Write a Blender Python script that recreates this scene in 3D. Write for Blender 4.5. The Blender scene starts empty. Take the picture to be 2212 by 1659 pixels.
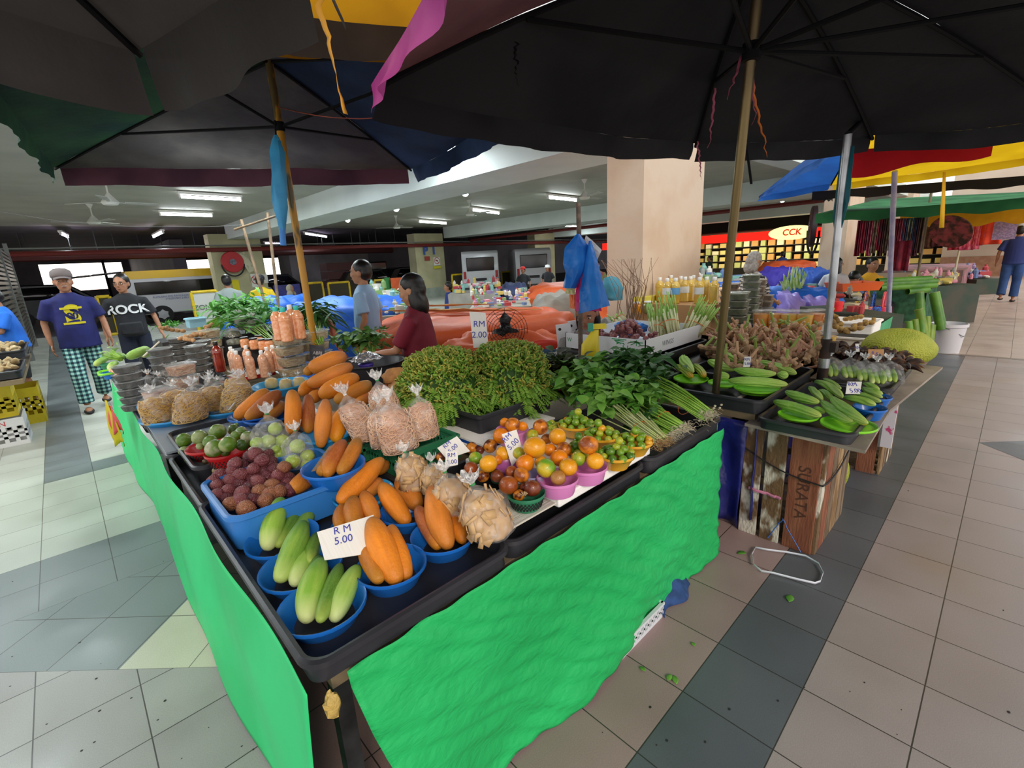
import bpy, bmesh, math, random
from mathutils import Vector, Matrix, Euler, noise as mnoise
C = bpy.context.scene
COL = C.collection
PI = math.pi
rnd = random.Random(7)
R = math.radians
# ---------------------------------------------------------------- camera
CAMH = 1.55
FPX = 1015.9
cam_d = bpy.data.cameras.new('camera'); cam = bpy.data.objects.new('camera', cam_d); COL.objects.link(cam)
cam_d.sensor_fit = 'HORIZONTAL'; cam_d.sensor_width = 36.0; cam_d.lens = 36.0*FPX/2212.0
cam_d.clip_start = 0.02; cam_d.clip_end = 300
CM = Matrix.Rotation(R(-43.032), 3, 'Z') @ Matrix.Rotation(R(75.233), 3, 'X') @ Matrix.Rotation(R(-3.082), 3, 'Z')
cam.matrix_world = Matrix.Translation((0, 0, CAMH)) @ CM.to_4x4()
C.camera = cam
# ---------------------------------------------------------------- sky, daylight from the open side, exposure
w = bpy.data.worlds.new('sky'); C.world = w; w.use_nodes = True
wn = w.node_tree.nodes; wl = w.node_tree.links; wn.clear()
wo = wn.new('ShaderNodeOutputWorld'); bg = wn.new('ShaderNodeBackground')
tc = wn.new('ShaderNodeTexCoord'); sx = wn.new('ShaderNodeSeparateXYZ'); cr = wn.new('ShaderNodeValToRGB')
wl.new(tc.outputs['Generated'], sx.inputs[0]); wl.new(sx.outputs['Z'], cr.inputs[0])
cr.color_ramp.elements[0].position = 0.0; cr.color_ramp.elements[0].color = (1.0, 0.94, 0.9, 1)
cr.color_ramp.elements[1].position = 0.6; cr.color_ramp.elements[1].color = (0.84, 0.94, 1.0, 1)
wl.new(cr.outputs[0], bg.inputs[0]); bg.inputs[1].default_value = .95
wl.new(bg.outputs[0], wo.inputs[0])
sd = bpy.data.lights.new('sun', 'SUN'); sun = bpy.data.objects.new('sun', sd); COL.objects.link(sun)
sd.energy = 1.0; sd.angle = R(14); sd.color = (1.0, 0.86, 0.7)
sun.rotation_euler = Vector((0.35, 0.8, -0.5)).to_track_quat('-Z', 'Y').to_euler()
C.view_settings.view_transform = 'Standard'; C.view_settings.look = 'None'
C.view_settings.exposure = 0.66; C.view_settings.gamma = 1; C.view_settings.use_curve_mapping = False
C.cycles.max_bounces = 8; C.cycles.diffuse_bounces = 4; C.cycles.glossy_bounces = 3; C.cycles.transmission_bounces = 5; C.cycles.transparent_max_bounces = 16
C.cycles.caustics_reflective = False; C.cycles.caustics_refractive = False
C.cycles.use_adaptive_sampling = True; C.cycles.adaptive_threshold = 0.03
C.cycles.use_denoising = True; C.cycles.sample_clamp_indirect = 6

def ray(x, y):
 return CM @ Vector(((x-1106)/FPX, -(y-829.5)/FPX, -1))
def at(x, y, z=0.0):            # the point at height z seen at photo pixel x, y
 d = ray(x, y); t = (z-CAMH)/d.z
 return Vector((0, 0, CAMH)) + d*t
def atx(x, y, X):
 d = ray(x, y); return Vector((0, 0, CAMH)) + d*(X/d.x)
def aty(x, y, Y):
 d = ray(x, y); return Vector((0, 0, CAMH)) + d*(Y/d.y)
def dp(x, y, t):                # the point at depth t
 return Vector((0, 0, CAMH)) + ray(x, y)*t
def pxy(P):
 c = CM.transposed() @ (Vector(P)-Vector((0, 0, CAMH)))
 return 1106+FPX*c.x/-c.z, 829.5-FPX*c.y/-c.z
# ---------------------------------------------------------------- materials
MATS = {}
def lin(c):
 if isinstance(c, str):
  c = tuple(int(c[i:i+2], 16)/255 for i in (0, 2, 4))
 return tuple((v/12.92 if v <= 0.04045 else ((v+0.055)/1.055)**2.4) for v in c)
def mat(name, col, rough=.5, spec=.5, metal=0, col2=None, nscale=8, lo=.4, hi=.6, bump=0, bscale=40, trans=0, ior=1.45, alpha=1, emit=0, sss=0, transl=0, stretch=None, vein=None, coat=0, detail=3, both=None):
 if name in MATS: return MATS[name]
 m = bpy.data.materials.new(name); m.use_nodes = True
 n = m.node_tree.nodes; l = m.node_tree.links
 b = n['Principled BSDF']; out = n['Material Output']
 c = lin(col)
 b.inputs['Base Color'].default_value = (*c, 1); b.inputs['Roughness'].default_value = rough
 b.inputs['Specular IOR Level'].default_value = spec; b.inputs['Metallic'].default_value = metal
 b.inputs['IOR'].default_value = ior
 if coat: b.inputs['Coat Weight'].default_value = coat; b.inputs['Coat Roughness'].default_value = .1
 if trans: b.inputs['Transmission Weight'].default_value = trans
 if alpha < 1: b.inputs['Alpha'].default_value = alpha
 if emit: b.inputs['Emission Color'].default_value = (*c, 1); b.inputs['Emission Strength'].default_value = emit
 if sss:
  b.inputs['Subsurface Weight'].default_value = sss; b.inputs['Subsurface Radius'].default_value = (.02, .01, .006); b.inputs['Subsurface Scale'].default_value = .5
 tcn = None
 def coords():
  nonlocal tcn
  if tcn: return tcn
  t = n.new('ShaderNodeTexCoord'); mp = n.new('ShaderNodeMapping'); oi = n.new('ShaderNodeObjectInfo'); ad = n.new('ShaderNodeVectorMath')
  ml = n.new('ShaderNodeMath'); ml.operation = 'MULTIPLY'; ml.inputs[1].default_value = 37.0
  l.new(oi.outputs['Random'], ml.inputs[0]); l.new(t.outputs['Object'], ad.inputs[0]); l.new(ml.outputs[0], ad.inputs[1])
  l.new(ad.outputs[0], mp.inputs[0])
  if stretch: mp.inputs['Scale'].default_value = stretch
  tcn = mp.outputs[0]; return tcn
 colsock = None
 if col2 is not None:
  nz = n.new('ShaderNodeTexNoise'); nz.inputs['Scale'].default_value = nscale; nz.inputs['Detail'].default_value = detail
  l.new(coords(), nz.inputs['Vector'])
  rp = n.new('ShaderNodeValToRGB'); rp.color_ramp.elements[0].position = lo; rp.color_ramp.elements[1].position = hi
  rp.color_ramp.elements[0].color = (*c, 1); rp.color_ramp.elements[1].color = (*lin(col2), 1)
  l.new(nz.outputs['Fac'], rp.inputs[0]); l.new(rp.outputs[0], b.inputs['Base Color']); colsock = rp.outputs[0]
  if emit: l.new(colsock, b.inputs['Emission Color'])
 if bump:
  nb = n.new('ShaderNodeTexNoise'); nb.inputs['Scale'].default_value = bscale; nb.inputs['Detail'].default_value = detail
  l.new(coords(), nb.inputs['Vector'])
  bp = n.new('ShaderNodeBump'); bp.inputs['Strength'].default_value = bump; bp.inputs['Distance'].default_value = .02
  l.new(nb.outputs['Fac'], bp.inputs['Height']); l.new(bp.outputs[0], b.inputs['Normal'])
 if transl:
  tr = n.new('ShaderNodeBsdfTranslucent'); mx = n.new('ShaderNodeMixShader'); mx.inputs[0].default_value = transl
  tr.inputs[0].default_value = (*c, 1)
  if colsock: l.new(colsock, tr.inputs[0])
  l.new(b.outputs[0], mx.inputs[1]); l.new(tr.outputs[0], mx.inputs[2]); l.new(mx.outputs[0], out.inputs[0])
 MATS[name] = m
 return m
def film(name, tint='ffffff', a=.25, rough=.15, bump=.6, bscale=60):
 """thin clear plastic: mostly see-through with crinkled highlights"""
 if name in MATS: return MATS[name]
 m = bpy.data.materials.new(name); m.use_nodes = True; n = m.node_tree.nodes; l = m.node_tree.links
 b = n['Principled BSDF']; out = n['Material Output']
 b.inputs['Base Color'].default_value = (*lin(tint), 1); b.inputs['Roughness'].default_value = rough; b.inputs['Specular IOR Level'].default_value = 1.0
 t = n.new('ShaderNodeBsdfTransparent'); mx = n.new('ShaderNodeMixShader')
 nz = n.new('ShaderNodeTexNoise'); nz.inputs['Scale'].default_value = bscale; tc_ = n.new('ShaderNodeTexCoord'); l.new(tc_.outputs['Object'], nz.inputs['Vector'])
 nz.inputs['Detail'].default_value = 2
 bp = n.new('ShaderNodeBump'); bp.inputs['Strength'].default_value = bump; bp.inputs['Distance'].default_value = .01
 l.new(nz.outputs['Fac'], bp.inputs['Height']); l.new(bp.outputs[0], b.inputs['Normal'])
 rp = n.new('ShaderNodeValToRGB'); rp.color_ramp.elements[0].position = .45; rp.color_ramp.elements[1].position = .7
 rp.color_ramp.elements[0].color = (a*.55,)*3+(1,); rp.color_ramp.elements[1].color = (min(1, a*1.7),)*3+(1,)
 l.new(nz.outputs['Fac'], rp.inputs[0]); l.new(rp.outputs[0], mx.inputs[0])
 l.new(t.outputs[0], mx.inputs[1]); l.new(b.outputs[0], mx.inputs[2]); l.new(mx.outputs[0], out.inputs[0])
 MATS[name] = m; return m
def tiles(name, ca, cb, grout, phx, phy, px_, py_, rot=0, rough=.28):
 m = bpy.data.materials.new(name); m.use_nodes = True; n = m.node_tree.nodes; l = m.node_tree.links; b = n['Principled BSDF']
 t = n.new('ShaderNodeTexCoord'); mp = n.new('ShaderNodeMapping'); mp.vector_type = 'TEXTURE'
 mp.inputs['Location'].default_value = (phx, phy, 0); mp.inputs['Rotation'].default_value = (0, 0, rot)
 l.new(t.outputs['Object'], mp.inputs[0])
 br = n.new('ShaderNodeTexBrick'); l.new(mp.outputs[0], br.inputs['Vector']); br.offset = 0; br.squash = 1
 br.inputs['Scale'].default_value = 1; br.inputs['Brick Width'].default_value = px_; br.inputs['Row Height'].default_value = py_
 br.inputs['Mortar Size'].default_value = .0022; br.inputs['Mortar Smooth'].default_value = .1
 br.inputs['Color1'].default_value = (*lin(ca), 1); br.inputs['Color2'].default_value = (*lin(cb), 1); br.inputs['Mortar'].default_value = (*lin(grout), 1)
 nz = n.new('ShaderNodeTexNoise'); nz.inputs['Scale'].default_value = 260; l.new(t.outputs['Object'], nz.inputs['Vector'])
 n2 = n.new('ShaderNodeTexNoise'); n2.inputs['Scale'].default_value = 2.3; n2.inputs['Detail'].default_value = 5; l.new(t.outputs['Object'], n2.inputs['Vector'])
 ma = n.new('ShaderNodeMath'); ma.operation = 'ADD'; l.new(nz.outputs['Fac'], ma.inputs[0]); l.new(n2.outputs['Fac'], ma.inputs[1])
 mr = n.new('ShaderNodeMapRange'); l.new(ma.outputs[0], mr.inputs[0]); mr.inputs[1].default_value = .7; mr.inputs[2].default_value = 1.35; mr.inputs[3].default_value = .82; mr.inputs[4].default_value = 1.13
 mm = n.new('ShaderNodeVectorMath'); mm.operation = 'MULTIPLY'; l.new(br.outputs['Color'], mm.inputs[0]); l.new(mr.outputs[0], mm.inputs[1])
 l.new(mm.outputs[0], b.inputs['Base Color'])
 r2 = n.new('ShaderNodeMapRange'); l.new(n2.outputs['Fac'], r2.inputs[0]); r2.inputs[1].default_value = .35; r2.inputs[2].default_value = .65; r2.inputs[3].default_value = rough; r2.inputs[4].default_value = rough+.22
 l.new(r2.outputs[0], b.inputs['Roughness'])
 bp = n.new('ShaderNodeBump'); bp.inputs['Strength'].default_value = .5; bp.inputs['Distance'].default_value = .003; bp.invert = True
 l.new(br.outputs['Fac'], bp.inputs['Height']); l.new(bp.outputs[0], b.inputs['Normal'])
 return m
# ---------------------------------------------------------------- mesh building
class MB:
 def __init__(s): s.v = []; s.f = []; s.m = []; s.X = Matrix.Identity(4); s.k = 0
 def add(s, vs, fs):
  b = len(s.v); s.v += [tuple(s.X @ Vector(p)) for p in vs]
  s.f += [tuple(i+b for i in f) for f in fs]; s.m += [s.k]*len(fs); return s
 def box(s, x0, y0, z0, x1, y1, z1):
  return s.add([(x0,y0,z0),(x1,y0,z0),(x1,y1,z0),(x0,y1,z0),(x0,y0,z1),(x1,y0,z1),(x1,y1,z1),(x0,y1,z1)],
                     [(3,2,1,0),(4,5,6,7),(0,1,5,4),(1,2,6,5),(2,3,7,6),(3,0,4,7)])
 def bx(s, c, sz, rz=0, rx=0, ry=0):
  o = s.X; s.X = o @ Matrix.Translation(c) @ Euler((rx, ry, rz)).to_matrix().to_4x4()
  a, b, d = sz[0]/2, sz[1]/2, sz[2]/2; s.box(-a, -b, -d, a, b, d); s.X = o; return s
 def tube(s, pts, rad, n=8, cap=True, sx=1, up=None):
  pts = [Vector(p) for p in pts]; N = len(pts)
  if not hasattr(rad, '__len__'): rad = [rad]*N
  vs = []; u = None
  for i, p in enumerate(pts):
   t = (pts[min(i+1, N-1)]-pts[max(i-1, 0)]).normalized()
   if u is None:
    u = Vector(up) if up else (Vector((0, 0, 1)) if abs(t.z) < .9 else Vector((1, 0, 0)))
   u = (u - t*u.dot(t)).normalized(); w_ = t.cross(u)
   for k in range(n):
    a = 2*PI*k/n; vs.append(p+(u*math.cos(a)+w_*math.sin(a)*sx)*rad[i])
  fs = [(i*n+k, i*n+(k+1) % n, (i+1)*n+(k+1) % n, (i+1)*n+k) for i in range(N-1) for k in range(n)]
  if cap: fs += [tuple(reversed(range(n))), tuple((N-1)*n+k for k in range(n))]
  return s.add(vs, fs)
 def lathe(s, prof, n=24, c=(0, 0, 0), sx=1, sy=1, wav=None):
  vs = []
  for j, (r, z) in enumerate(prof):
   for k in range(n):
    a = 2*PI*k/n; q = r*(wav(a, z) if wav else 1)
    vs.append((c[0]+q*math.cos(a)*sx, c[1]+q*math.sin(a)*sy, c[2]+z))
  N = len(prof)
  fs = [(j*n+k, j*n+(k+1) % n, (j+1)*n+(k+1) % n, (j+1)*n+k) for j in range(N-1) for k in range(n)]
  if prof[0][0] > 1e-6: fs.append(tuple(reversed(range(n))))
  if prof[-1][0] > 1e-6: fs.append(tuple((N-1)*n+k for k in range(n)))
  return s.add(vs, fs)
 def ell(s, c, r, n=12, m=8, rot=None, nz=0, nf=3, seed=0, pw=1):
  vs = []; fs = []
  Rm = rot.to_matrix() if rot is not None and hasattr(rot, 'to_matrix') else Matrix.Identity(3)
  if not hasattr(r, '__len__'): r = (r, r, r)
  for j in range(m+1):
   th = PI*j/m
   for k in range(n if 0 < j < m else 1):
    a = 2*PI*k/n; d = Vector((math.sin(th)*math.cos(a), math.sin(th)*math.sin(a), math.cos(th)))
    if pw != 1: d = Vector([math.copysign(abs(q)**pw, q) for q in d])
    q = 1+(nz*mnoise.noise(d*nf+Vector((seed, seed*1.7, 0))) if nz else 0)
    vs.append(Vector(c)+Rm @ Vector((d.x*r[0]*q, d.y*r[1]*q, d.z*r[2]*q)))
  def id_(j, k): return 0 if j == 0 else (1+(m-1)*n if j == m else 1+(j-1)*n+k % n)
  for j in range(m):
   for k in range(n):
    if j == 0: fs.append((0, id_(1, k), id_(1, k+1)))
    elif j == m-1: fs.append((id_(j, k), id_(m, 0), id_(j, k+1)))
    else: fs.append((id_(j, k), id_(j+1, k), id_(j+1, k+1), id_(j, k+1)))
  return s.add(vs, fs)
 def grid(s, fn, nu, nv, close=False):
  vs = [fn(i/nu, j/nv) for j in range(nv+1) for i in range(nu+1)]
  fs = [(j*(nu+1)+i, j*(nu+1)+i+1, (j+1)*(nu+1)+i+1, (j+1)*(nu+1)+i) for j in range(nv) for i in range(nu)]
  return s.add(vs, fs)
 def loft(s, rings, cap=True):
  n = len(rings[0]); vs = [p for r_ in rings for p in r_]
  fs = [(i*n+k, i*n+(k+1) % n, (i+1)*n+(k+1) % n, (i+1)*n+k) for i in range(len(rings)-1) for k in range(n)]
  if cap: fs += [tuple(reversed(range(n))), tuple((len(rings)-1)*n+k for k in range(n))]
  return s.add(vs, fs)
 def prism(s, pts, z0, z1):
  n = len(pts); vs = [(x, y, z0) for x, y in pts]+[(x, y, z1) for x, y in pts]
  return s.add(vs, [tuple(reversed(range(n))), tuple(range(n, 2*n))]+[(k, (k+1) % n, n+(k+1) % n, n+k) for k in range(n)])
 def mesh(s, name, mats, smooth=True):
  me = bpy.data.meshes.new(name); me.from_pydata(s.v, [], s.f)
  if not isinstance(mats, (list, tuple)): mats = [mats]
  for m in mats: me.materials.append(m)
  if len(mats) > 1: me.polygons.foreach_set('material_index', s.m)
  if smooth: me.polygons.foreach_set('use_smooth', [True]*len(me.polygons))
  me.update()
  if smooth == 'auto': me.set_sharp_from_angle(angle=R(38))
  return me
def obj(name, mb, mats, parent=None, smooth='auto', loc=None, solid=0, sub=0, bev=0, lab=None):
 me = mb.mesh(name, mats, smooth) if isinstance(mb, MB) else mb
 o = bpy.data.objects.new(name, me); COL.objects.link(o)
 if parent is not None: o.parent = parent
 if loc is not None: o.location = loc
 if bev:
  q = o.modifiers.new('b', 'BEVEL'); q.width = bev; q.segments = 2; q.limit_method = 'ANGLE'
 if solid:
  q = o.modifiers.new('s', 'SOLIDIFY'); q.thickness = solid; q.offset = 0
 if sub:
  q = o.modifiers.new('u', 'SUBSURF'); q.levels = sub; q.render_levels = sub
 if lab: o['label'] = lab
 return o
def tag(o, label, cat, group=None, kind=None):
 o['label'] = label; o['category'] = cat
 if group: o['group'] = group
 if kind: o['kind'] = kind
 return o
def thing(name, loc, label, cat, group=None, rz=0):
 o = bpy.data.objects.new(name, None); COL.objects.link(o); o.empty_display_size = .05
 o.location = loc; o.rotation_euler = (0, 0, rz); return tag(o, label, cat, group)
def struct(name, mb, mats, parent=None, **k):
 o = obj(name, mb, mats, parent, **k); o['kind'] = 'structure'; return o
KIDS = {}
def dup(root, loc=None, rot=None, sc=None, label=None, group=None):
 r_ = root.copy(); COL.objects.link(r_)
 if loc is not None: r_.location = loc
 if rot is not None: r_.rotation_euler = rot
 if sc is not None: r_.scale = (sc, sc, sc) if not hasattr(sc, '__len__') else sc
 if label: r_['label'] = label
 if group: r_['group'] = group
 for ch in list(root.children):
  c = ch.copy(); COL.objects.link(c); c.parent = r_
  for g in list(ch.children):
   d = g.copy(); COL.objects.link(d); d.parent = c
 return r_
ORD = ['leftmost', 'second from the left', 'third from the left', 'fourth from the left', 'fifth from the left', 'sixth from the left', 'seventh from the left', 'eighth from the left', 'ninth from the left', 'tenth from the left', 'eleventh from the left', 'twelfth from the left', 'thirteenth from the left', 'fourteenth from the left', 'fifteenth from the left', 'sixteenth from the left', 'seventeenth from the left', 'eighteenth from the left', 'nineteenth from the left', 'twentieth from the left']
def ordlab(objs, what, rows=1, rownames=None):
 """single things out of look-alikes by where they stand in their row"""
 P = [(o, pxy(o.matrix_basis.translation)) for o in objs]
 P.sort(key=lambda t: t[1][1]); n = len(P); per = -(-n//rows)
 rn = rownames or {1: [''], 2: ['back row ', 'front row '], 3: ['back row ', 'middle row ', 'front row '], 4: ['top row ', 'upper middle row ', 'lower middle row ', 'bottom row '],
          5: ['topmost row ', 'second row ', 'middle row ', 'fourth row ', 'bottom row ']}[rows]
 for i in range(rows):
  q = sorted(P[i*per:(i+1)*per], key=lambda t: t[1][0])
  for k, (o, _) in enumerate(q):
   o['label'] = (what+', '+(rn[i].strip()+', ' if rn[i] else '')+(ORD[k] if not (k == len(q)-1 and k > 0) else 'rightmost'))
 return objs
FONT = None
def text(name, s, size, mat_, parent=None, loc=(0, 0, 0), rot=(0, 0, 0), ext=.0006, align='CENTER', shear=0, mw=None, space=1.0, bold=0, sx=1):
 cu = bpy.data.curves.new(name, 'FONT'); cu.body = s; cu.size = size; cu.extrude = ext; cu.align_x = align; cu.align_y = 'CENTER'; cu.shear = shear; cu.space_character = space; cu.space_line = .95; cu.offset = bold
 t_ = bpy.data.objects.new('t', cu); COL.objects.link(t_); dg = bpy.context.evaluated_depsgraph_get(); dg.update()
 me = bpy.data.meshes.new_from_object(t_.evaluated_get(dg)); bpy.data.objects.remove(t_)
 me.materials.clear(); me.materials.append(mat_)
 o = bpy.data.objects.new(name, me); COL.objects.link(o)
 if mw is not None: o.matrix_world = mw
 else: o.location = loc; o.rotation_euler = rot
 if sx != 1: o.scale = (sx, 1, 1)
 if parent is not None: o.parent = parent
 return o
def fuse(mb, vox=.012, smooth=6, name='body'):
 """one continuous skin around all the overlapping forms"""
 me = mb.mesh('tmp', []); o = bpy.data.objects.new('tmp', me); COL.objects.link(o)
 q = o.modifiers.new('r', 'REMESH'); q.mode = 'VOXEL'; q.voxel_size = vox; q.use_smooth_shade = True
 if smooth:
  q = o.modifiers.new('s', 'SMOOTH'); q.factor = .5; q.iterations = smooth
 dg = bpy.context.evaluated_depsgraph_get(); dg.update()
 m2 = bpy.data.meshes.new_from_object(o.evaluated_get(dg)); m2.name = name
 bpy.data.objects.remove(o); bpy.data.meshes.remove(me)
 m2.materials.clear(); return m2
def nz3(p, s=1.0, o=0): return mnoise.noise(Vector((p[0]*s+o, p[1]*s+o*.7, p[2]*s-o)))
WHITE = mat('white_plastic', 'f2f0ea', .35)
# ================================================================ the building
GR = '3c3733'
def poly(name, pts, z, m):
 mb = MB(); mb.add([(x, y, z) for x, y in pts], [tuple(range(len(pts)))])
 return mb
fl_beige = tiles('tile_beige', '9c8f8c', '948784', GR, .124, .0065, .304, .3037)
fl_dark = tiles('tile_charcoal', '55585e', '5c5e63', '33312f', .124, .310, .304, .304)
fl_pink = tiles('tile_pink', '967c7a', '9d8380', GR, .124, .614, .304, .3085)
fl_grey = tiles('tile_grey_beige', '9c9a96', '948f8e', GR, -.085, 2.157, .306, .3075)
fl_pale = tiles('tile_pale', 'b8bcb2', 'b2b5ab', '6b655c', -.085, 3.08, .305, .3)
fl_slate = tiles('tile_slate', '727a7c', '777f80', '3c3c3c', -.085, 3.08, .305, .3)
a45 = R(45)
k2 = .4290/math.sqrt(2)
fl_dslate = tiles('tile_slate_diagonal', '70797b', '757e7f', '3c3c3c', -.575, 2.755, k2, k2, a45)
fl_dpale = tiles('tile_pale_diagonal', 'c4c2ae', 'bfbca8', '6b655c', -.575, 2.755, k2, k2, a45)
fl_far = tiles('tile_far_rose', 'b5a196', 'ad988d', GR, 8.6, .31, .42, .42)
fmats = [fl_beige, fl_dark, fl_pink, fl_grey, fl_pale, fl_slate, fl_dslate, fl_dpale, fl_far]
F = MB()
def fp(k, pts): F.k = k; F.add([(x, y, 0) for x, y in pts], [tuple(range(len(pts)))])
def fr(k, x0, y0, x1, y1): fp(k, [(x0, y0), (x1, y0), (x1, y1), (x0, y1)])
fp(0, [(-4, -7), (8.6, -7), (8.6, .0065), (5.6, .0065), (4.9, .0065), (-4, .0065)][:1]+[(8.6, -7), (8.6, .0065), (-4, .0065)])
fr(0, -4, .0065, 8.6, .310)
fr(1, -4, .310, 8.6, .614)
fr(2, .26, .614, 8.6, 1.92)
fp(3, [(-4, .614), (.26, .614), (.26, 1.92), (-4, 6.18)])
fp(6, [(-4, 6.18), (-.14, 2.32), (.31, 2.77), (0, 3.08), (-.9, 3.08)][:1]+[(-.14, 2.32), (.31, 2.77), (.31, 3.08), (-.9, 3.08)])
fp(7, [(-.14, 2.32), (.26, 1.92), (1.2, 1.92), (1.2, 3.08), (.31, 3.08), (.31, 2.77)])
fr(5, -.9, 3.08, 1.2, 3.68)
fp(4, [(-.9, 3.08), (-.9, 3.68), (-4, 6.78), (-4, 6.18)])
fp(4, [(-.9, 3.68), (-.39, 3.68), (-.39, 20.2), (-4, 20.2), (-4, 6.78)])
fr(4, -.39, 3.68, -.085, 5.17); fr(5, -.39, 5.17, -.085, 20.2)
fr(4, -.085, 3.68, 1.2, 5.17); fr(5, -.085, 5.17, 1.2, 5.47); fr(4, -.085, 5.47, 1.2, 20.2)
fr(4, 1.2, 1.92, 34, 20.2)
fr(8, 8.6, -7, 34, 1.92)
struct('floor', F, fmats, smooth=False)
D = MB(); D.add([(4.9, .0065, .0012), (5.35, -.45, .0012), (4.9, -.9, .0012), (4.45, -.45, .0012)], [(3, 2, 1, 0)])
struct('floor_diamond_inlay', D, fl_dark, smooth=False)
B_ = MB(); B_.box(8.58, -7, -.01, 8.66, 1.5, .004); struct('floor_joint_strip', B_, mat('joint_metal', '8a7f76', .4, metal=.4), smooth=False)
G = MB(); G.box(-14, 20.2, -.3, 60, 60, -.02); struct('floor_car_park', G, mat('asphalt', '2e2c2c', .8, col2='3a3736', nscale=3), smooth=False)
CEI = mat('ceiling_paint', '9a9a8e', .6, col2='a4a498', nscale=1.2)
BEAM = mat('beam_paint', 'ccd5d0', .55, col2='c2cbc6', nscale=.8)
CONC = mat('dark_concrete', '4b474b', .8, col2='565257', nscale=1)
PLAS = mat('beige_plaster', 'cbb7a2', .7, col2='c0a58c', nscale=2.2, lo=.45, hi=.75, bump=.15, bscale=14)
CREAM = mat('cream_paint', 'b9b48f', .6, col2='aba683', nscale=1.5)
HC, HB = 3.25, 2.77
c_ = MB(); c_.box(-6, 3.35, HC, 34, 20.4, HC+.25); struct('ceiling', c_, CEI, smooth=False)
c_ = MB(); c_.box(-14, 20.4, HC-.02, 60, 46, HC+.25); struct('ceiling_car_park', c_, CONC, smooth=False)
def beam(n, x0, y0, x1, y1, z0=HB, m=BEAM):
 b = MB(); b.box(x0, y0, z0, x1, y1, HC+.01); struct('trim_%d' % n, b, m, smooth=False)
beam(1, 4.79, 2.95, 5.9, 19.5); beam(2, 14.2, 2.95, 15.3, 19.5, 2.74); beam(3, 22.2, 2.95, 23.2, 19.5, 2.72); beam(4, -6, 2.95, 34, 3.36, 2.95)
beam(5, 29.5, 2.95, 30.2, 19.5, 2.6)
def column(n, x0, y0, x1, y1, m, z1=HC, dado=None, frieze=None):
 b = MB(); b.box(x0, y0, 0, x1, y1, z1); o = struct('wall_column_%d' % n, b, m, smooth=False)
 if dado:
  d = MB(); d.box(x0-.012, y0-.012, 0, x1+.012, y1+.012, dado); struct('baseboard_column', d, mat('grey_skirting', '8f9a8e', .7, col2='a0a89c', nscale=3), smooth=False)
 return o
column(1, 4.79, 2.9, 6.2, 3.37, PLAS)
column(2, 13.2, 2.8, 14.55, 3.3, PLAS)
column(3, 4.2, 19.4, 5.85, 20.0, CREAM, 2.95, .45)
column(4, 12.45, 19.4, 14.06, 20.0, CREAM, 2.95, .45)
column(5, 20.5, 19.4, 22.2, 20.0, CREAM, 2.95, .45)
column(6, 28.5, 19.4, 30.1, 20.0, CREAM, 2.95, .45)
column(7, 21.6, 2.8, 23, 3.3, PLAS)
# car park deep wall with openings to the bright street
def wallrun(n, y, x0, x1, z1, holes, m, th=.3):
 b = MB(); xs = x0
 for (a, c, lo, hi) in sorted(holes):
  b.box(xs, y, -.3, a, y+th, z1); b.box(a, y, -.3, c, y+th, lo); b.box(a, y, hi, c, y+th, z1); xs = c
 b.box(xs, y, -.3, x1, y+th, z1); struct('wall_%s' % n, b, m, smooth=False)
YB = 42.0
def hole(xa, xb, ya, yb):
 p = aty(xa, ya, YB); q = aty(xb, yb, YB); return (p.x, q.x, min(p.z, q.z), max(p.z, q.z))
H_ = [hole(100, 225, 632, 567), hole(228, 262, 600, 566), hole(297, 326, 587, 562), hole(377, 461, 585, 560), hole(577, 622, 640, 556)]
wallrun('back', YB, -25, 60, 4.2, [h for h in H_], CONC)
b = MB(); b.box(4.1, 26, -.3, 4.6, 42, 3.2); b.box(12.4, 30, -.3, 13.4, 30.5, 3.2); b.box(17, 33, -.3, 60, 33.4, 3.2); struct('wall_car_park', b, mat('car_park_wall', '6d6a70', .8, col2='7a767c', nscale=.7), smooth=False)
# far end wall beyond the aisle
b = MB(); b.box(26.0, -9, 0, 26.4, 2.2, 4.5); struct('wall_far', b, mat('far_plaster', 'cdbba8', .7, col2='c3ae9a', nscale=1), smooth=False)
b = MB(); b.box(25.9, -9, 0, 26.0, 2.2, .75); struct('baseboard_far', b, mat('brown_tile', '8d6248', .5, col2='9a7256', nscale=6), smooth=False)
# pipes under the slab
def pipe(name, pts, r, m, lab, n=8):
 b = MB(); b.tube(pts, r, n); return tag(obj(name, b, m), lab, 'pipe')
RED = mat('red_pipe', '6b2420', .5); GREYP = mat('grey_pipe', '777a78', .5)
pipe('sprinkler_pipe', [(-8, 19.3, 2.42), (30, 19.3, 2.42)], .075, RED, 'dark red sprinkler pipe running across in front of the car park')
pipe('conduit_pipe', [(-8, 19.2, 2.56), (30, 19.2, 2.56)], .022, GREYP, 'thin grey conduit running just above the red sprinkler pipe')
pipe('sprinkler_pipe', [(15.6, 2.5, 2.68), (15.6, 19.2, 2.6)], .06, RED, 'dark red pipe running beneath the second ceiling beam')
pipe('drain_pipe', [(-2, 22.4, 2.45), (13, 22.4, 2.35)], .13, mat('maroon_drain', '4a1f1c', .6), 'fat maroon drain pipe hung over the parked van')
b = MB(); rnd.seed(3)
for x in range(-5, 28):
 for k in range(2):
  xx = x+rnd.random(); yy = 20.6+rnd.random()*3; b.tube([(xx, yy, 2.5), (xx, yy, HC)], .012, 5)
tag(obj('pipe_hanger', b, mat('hanger_rod', '3a3a3a', .6)), 'thin dark rods holding pipes to the car park slab', 'rod', kind='stuff')
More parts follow.
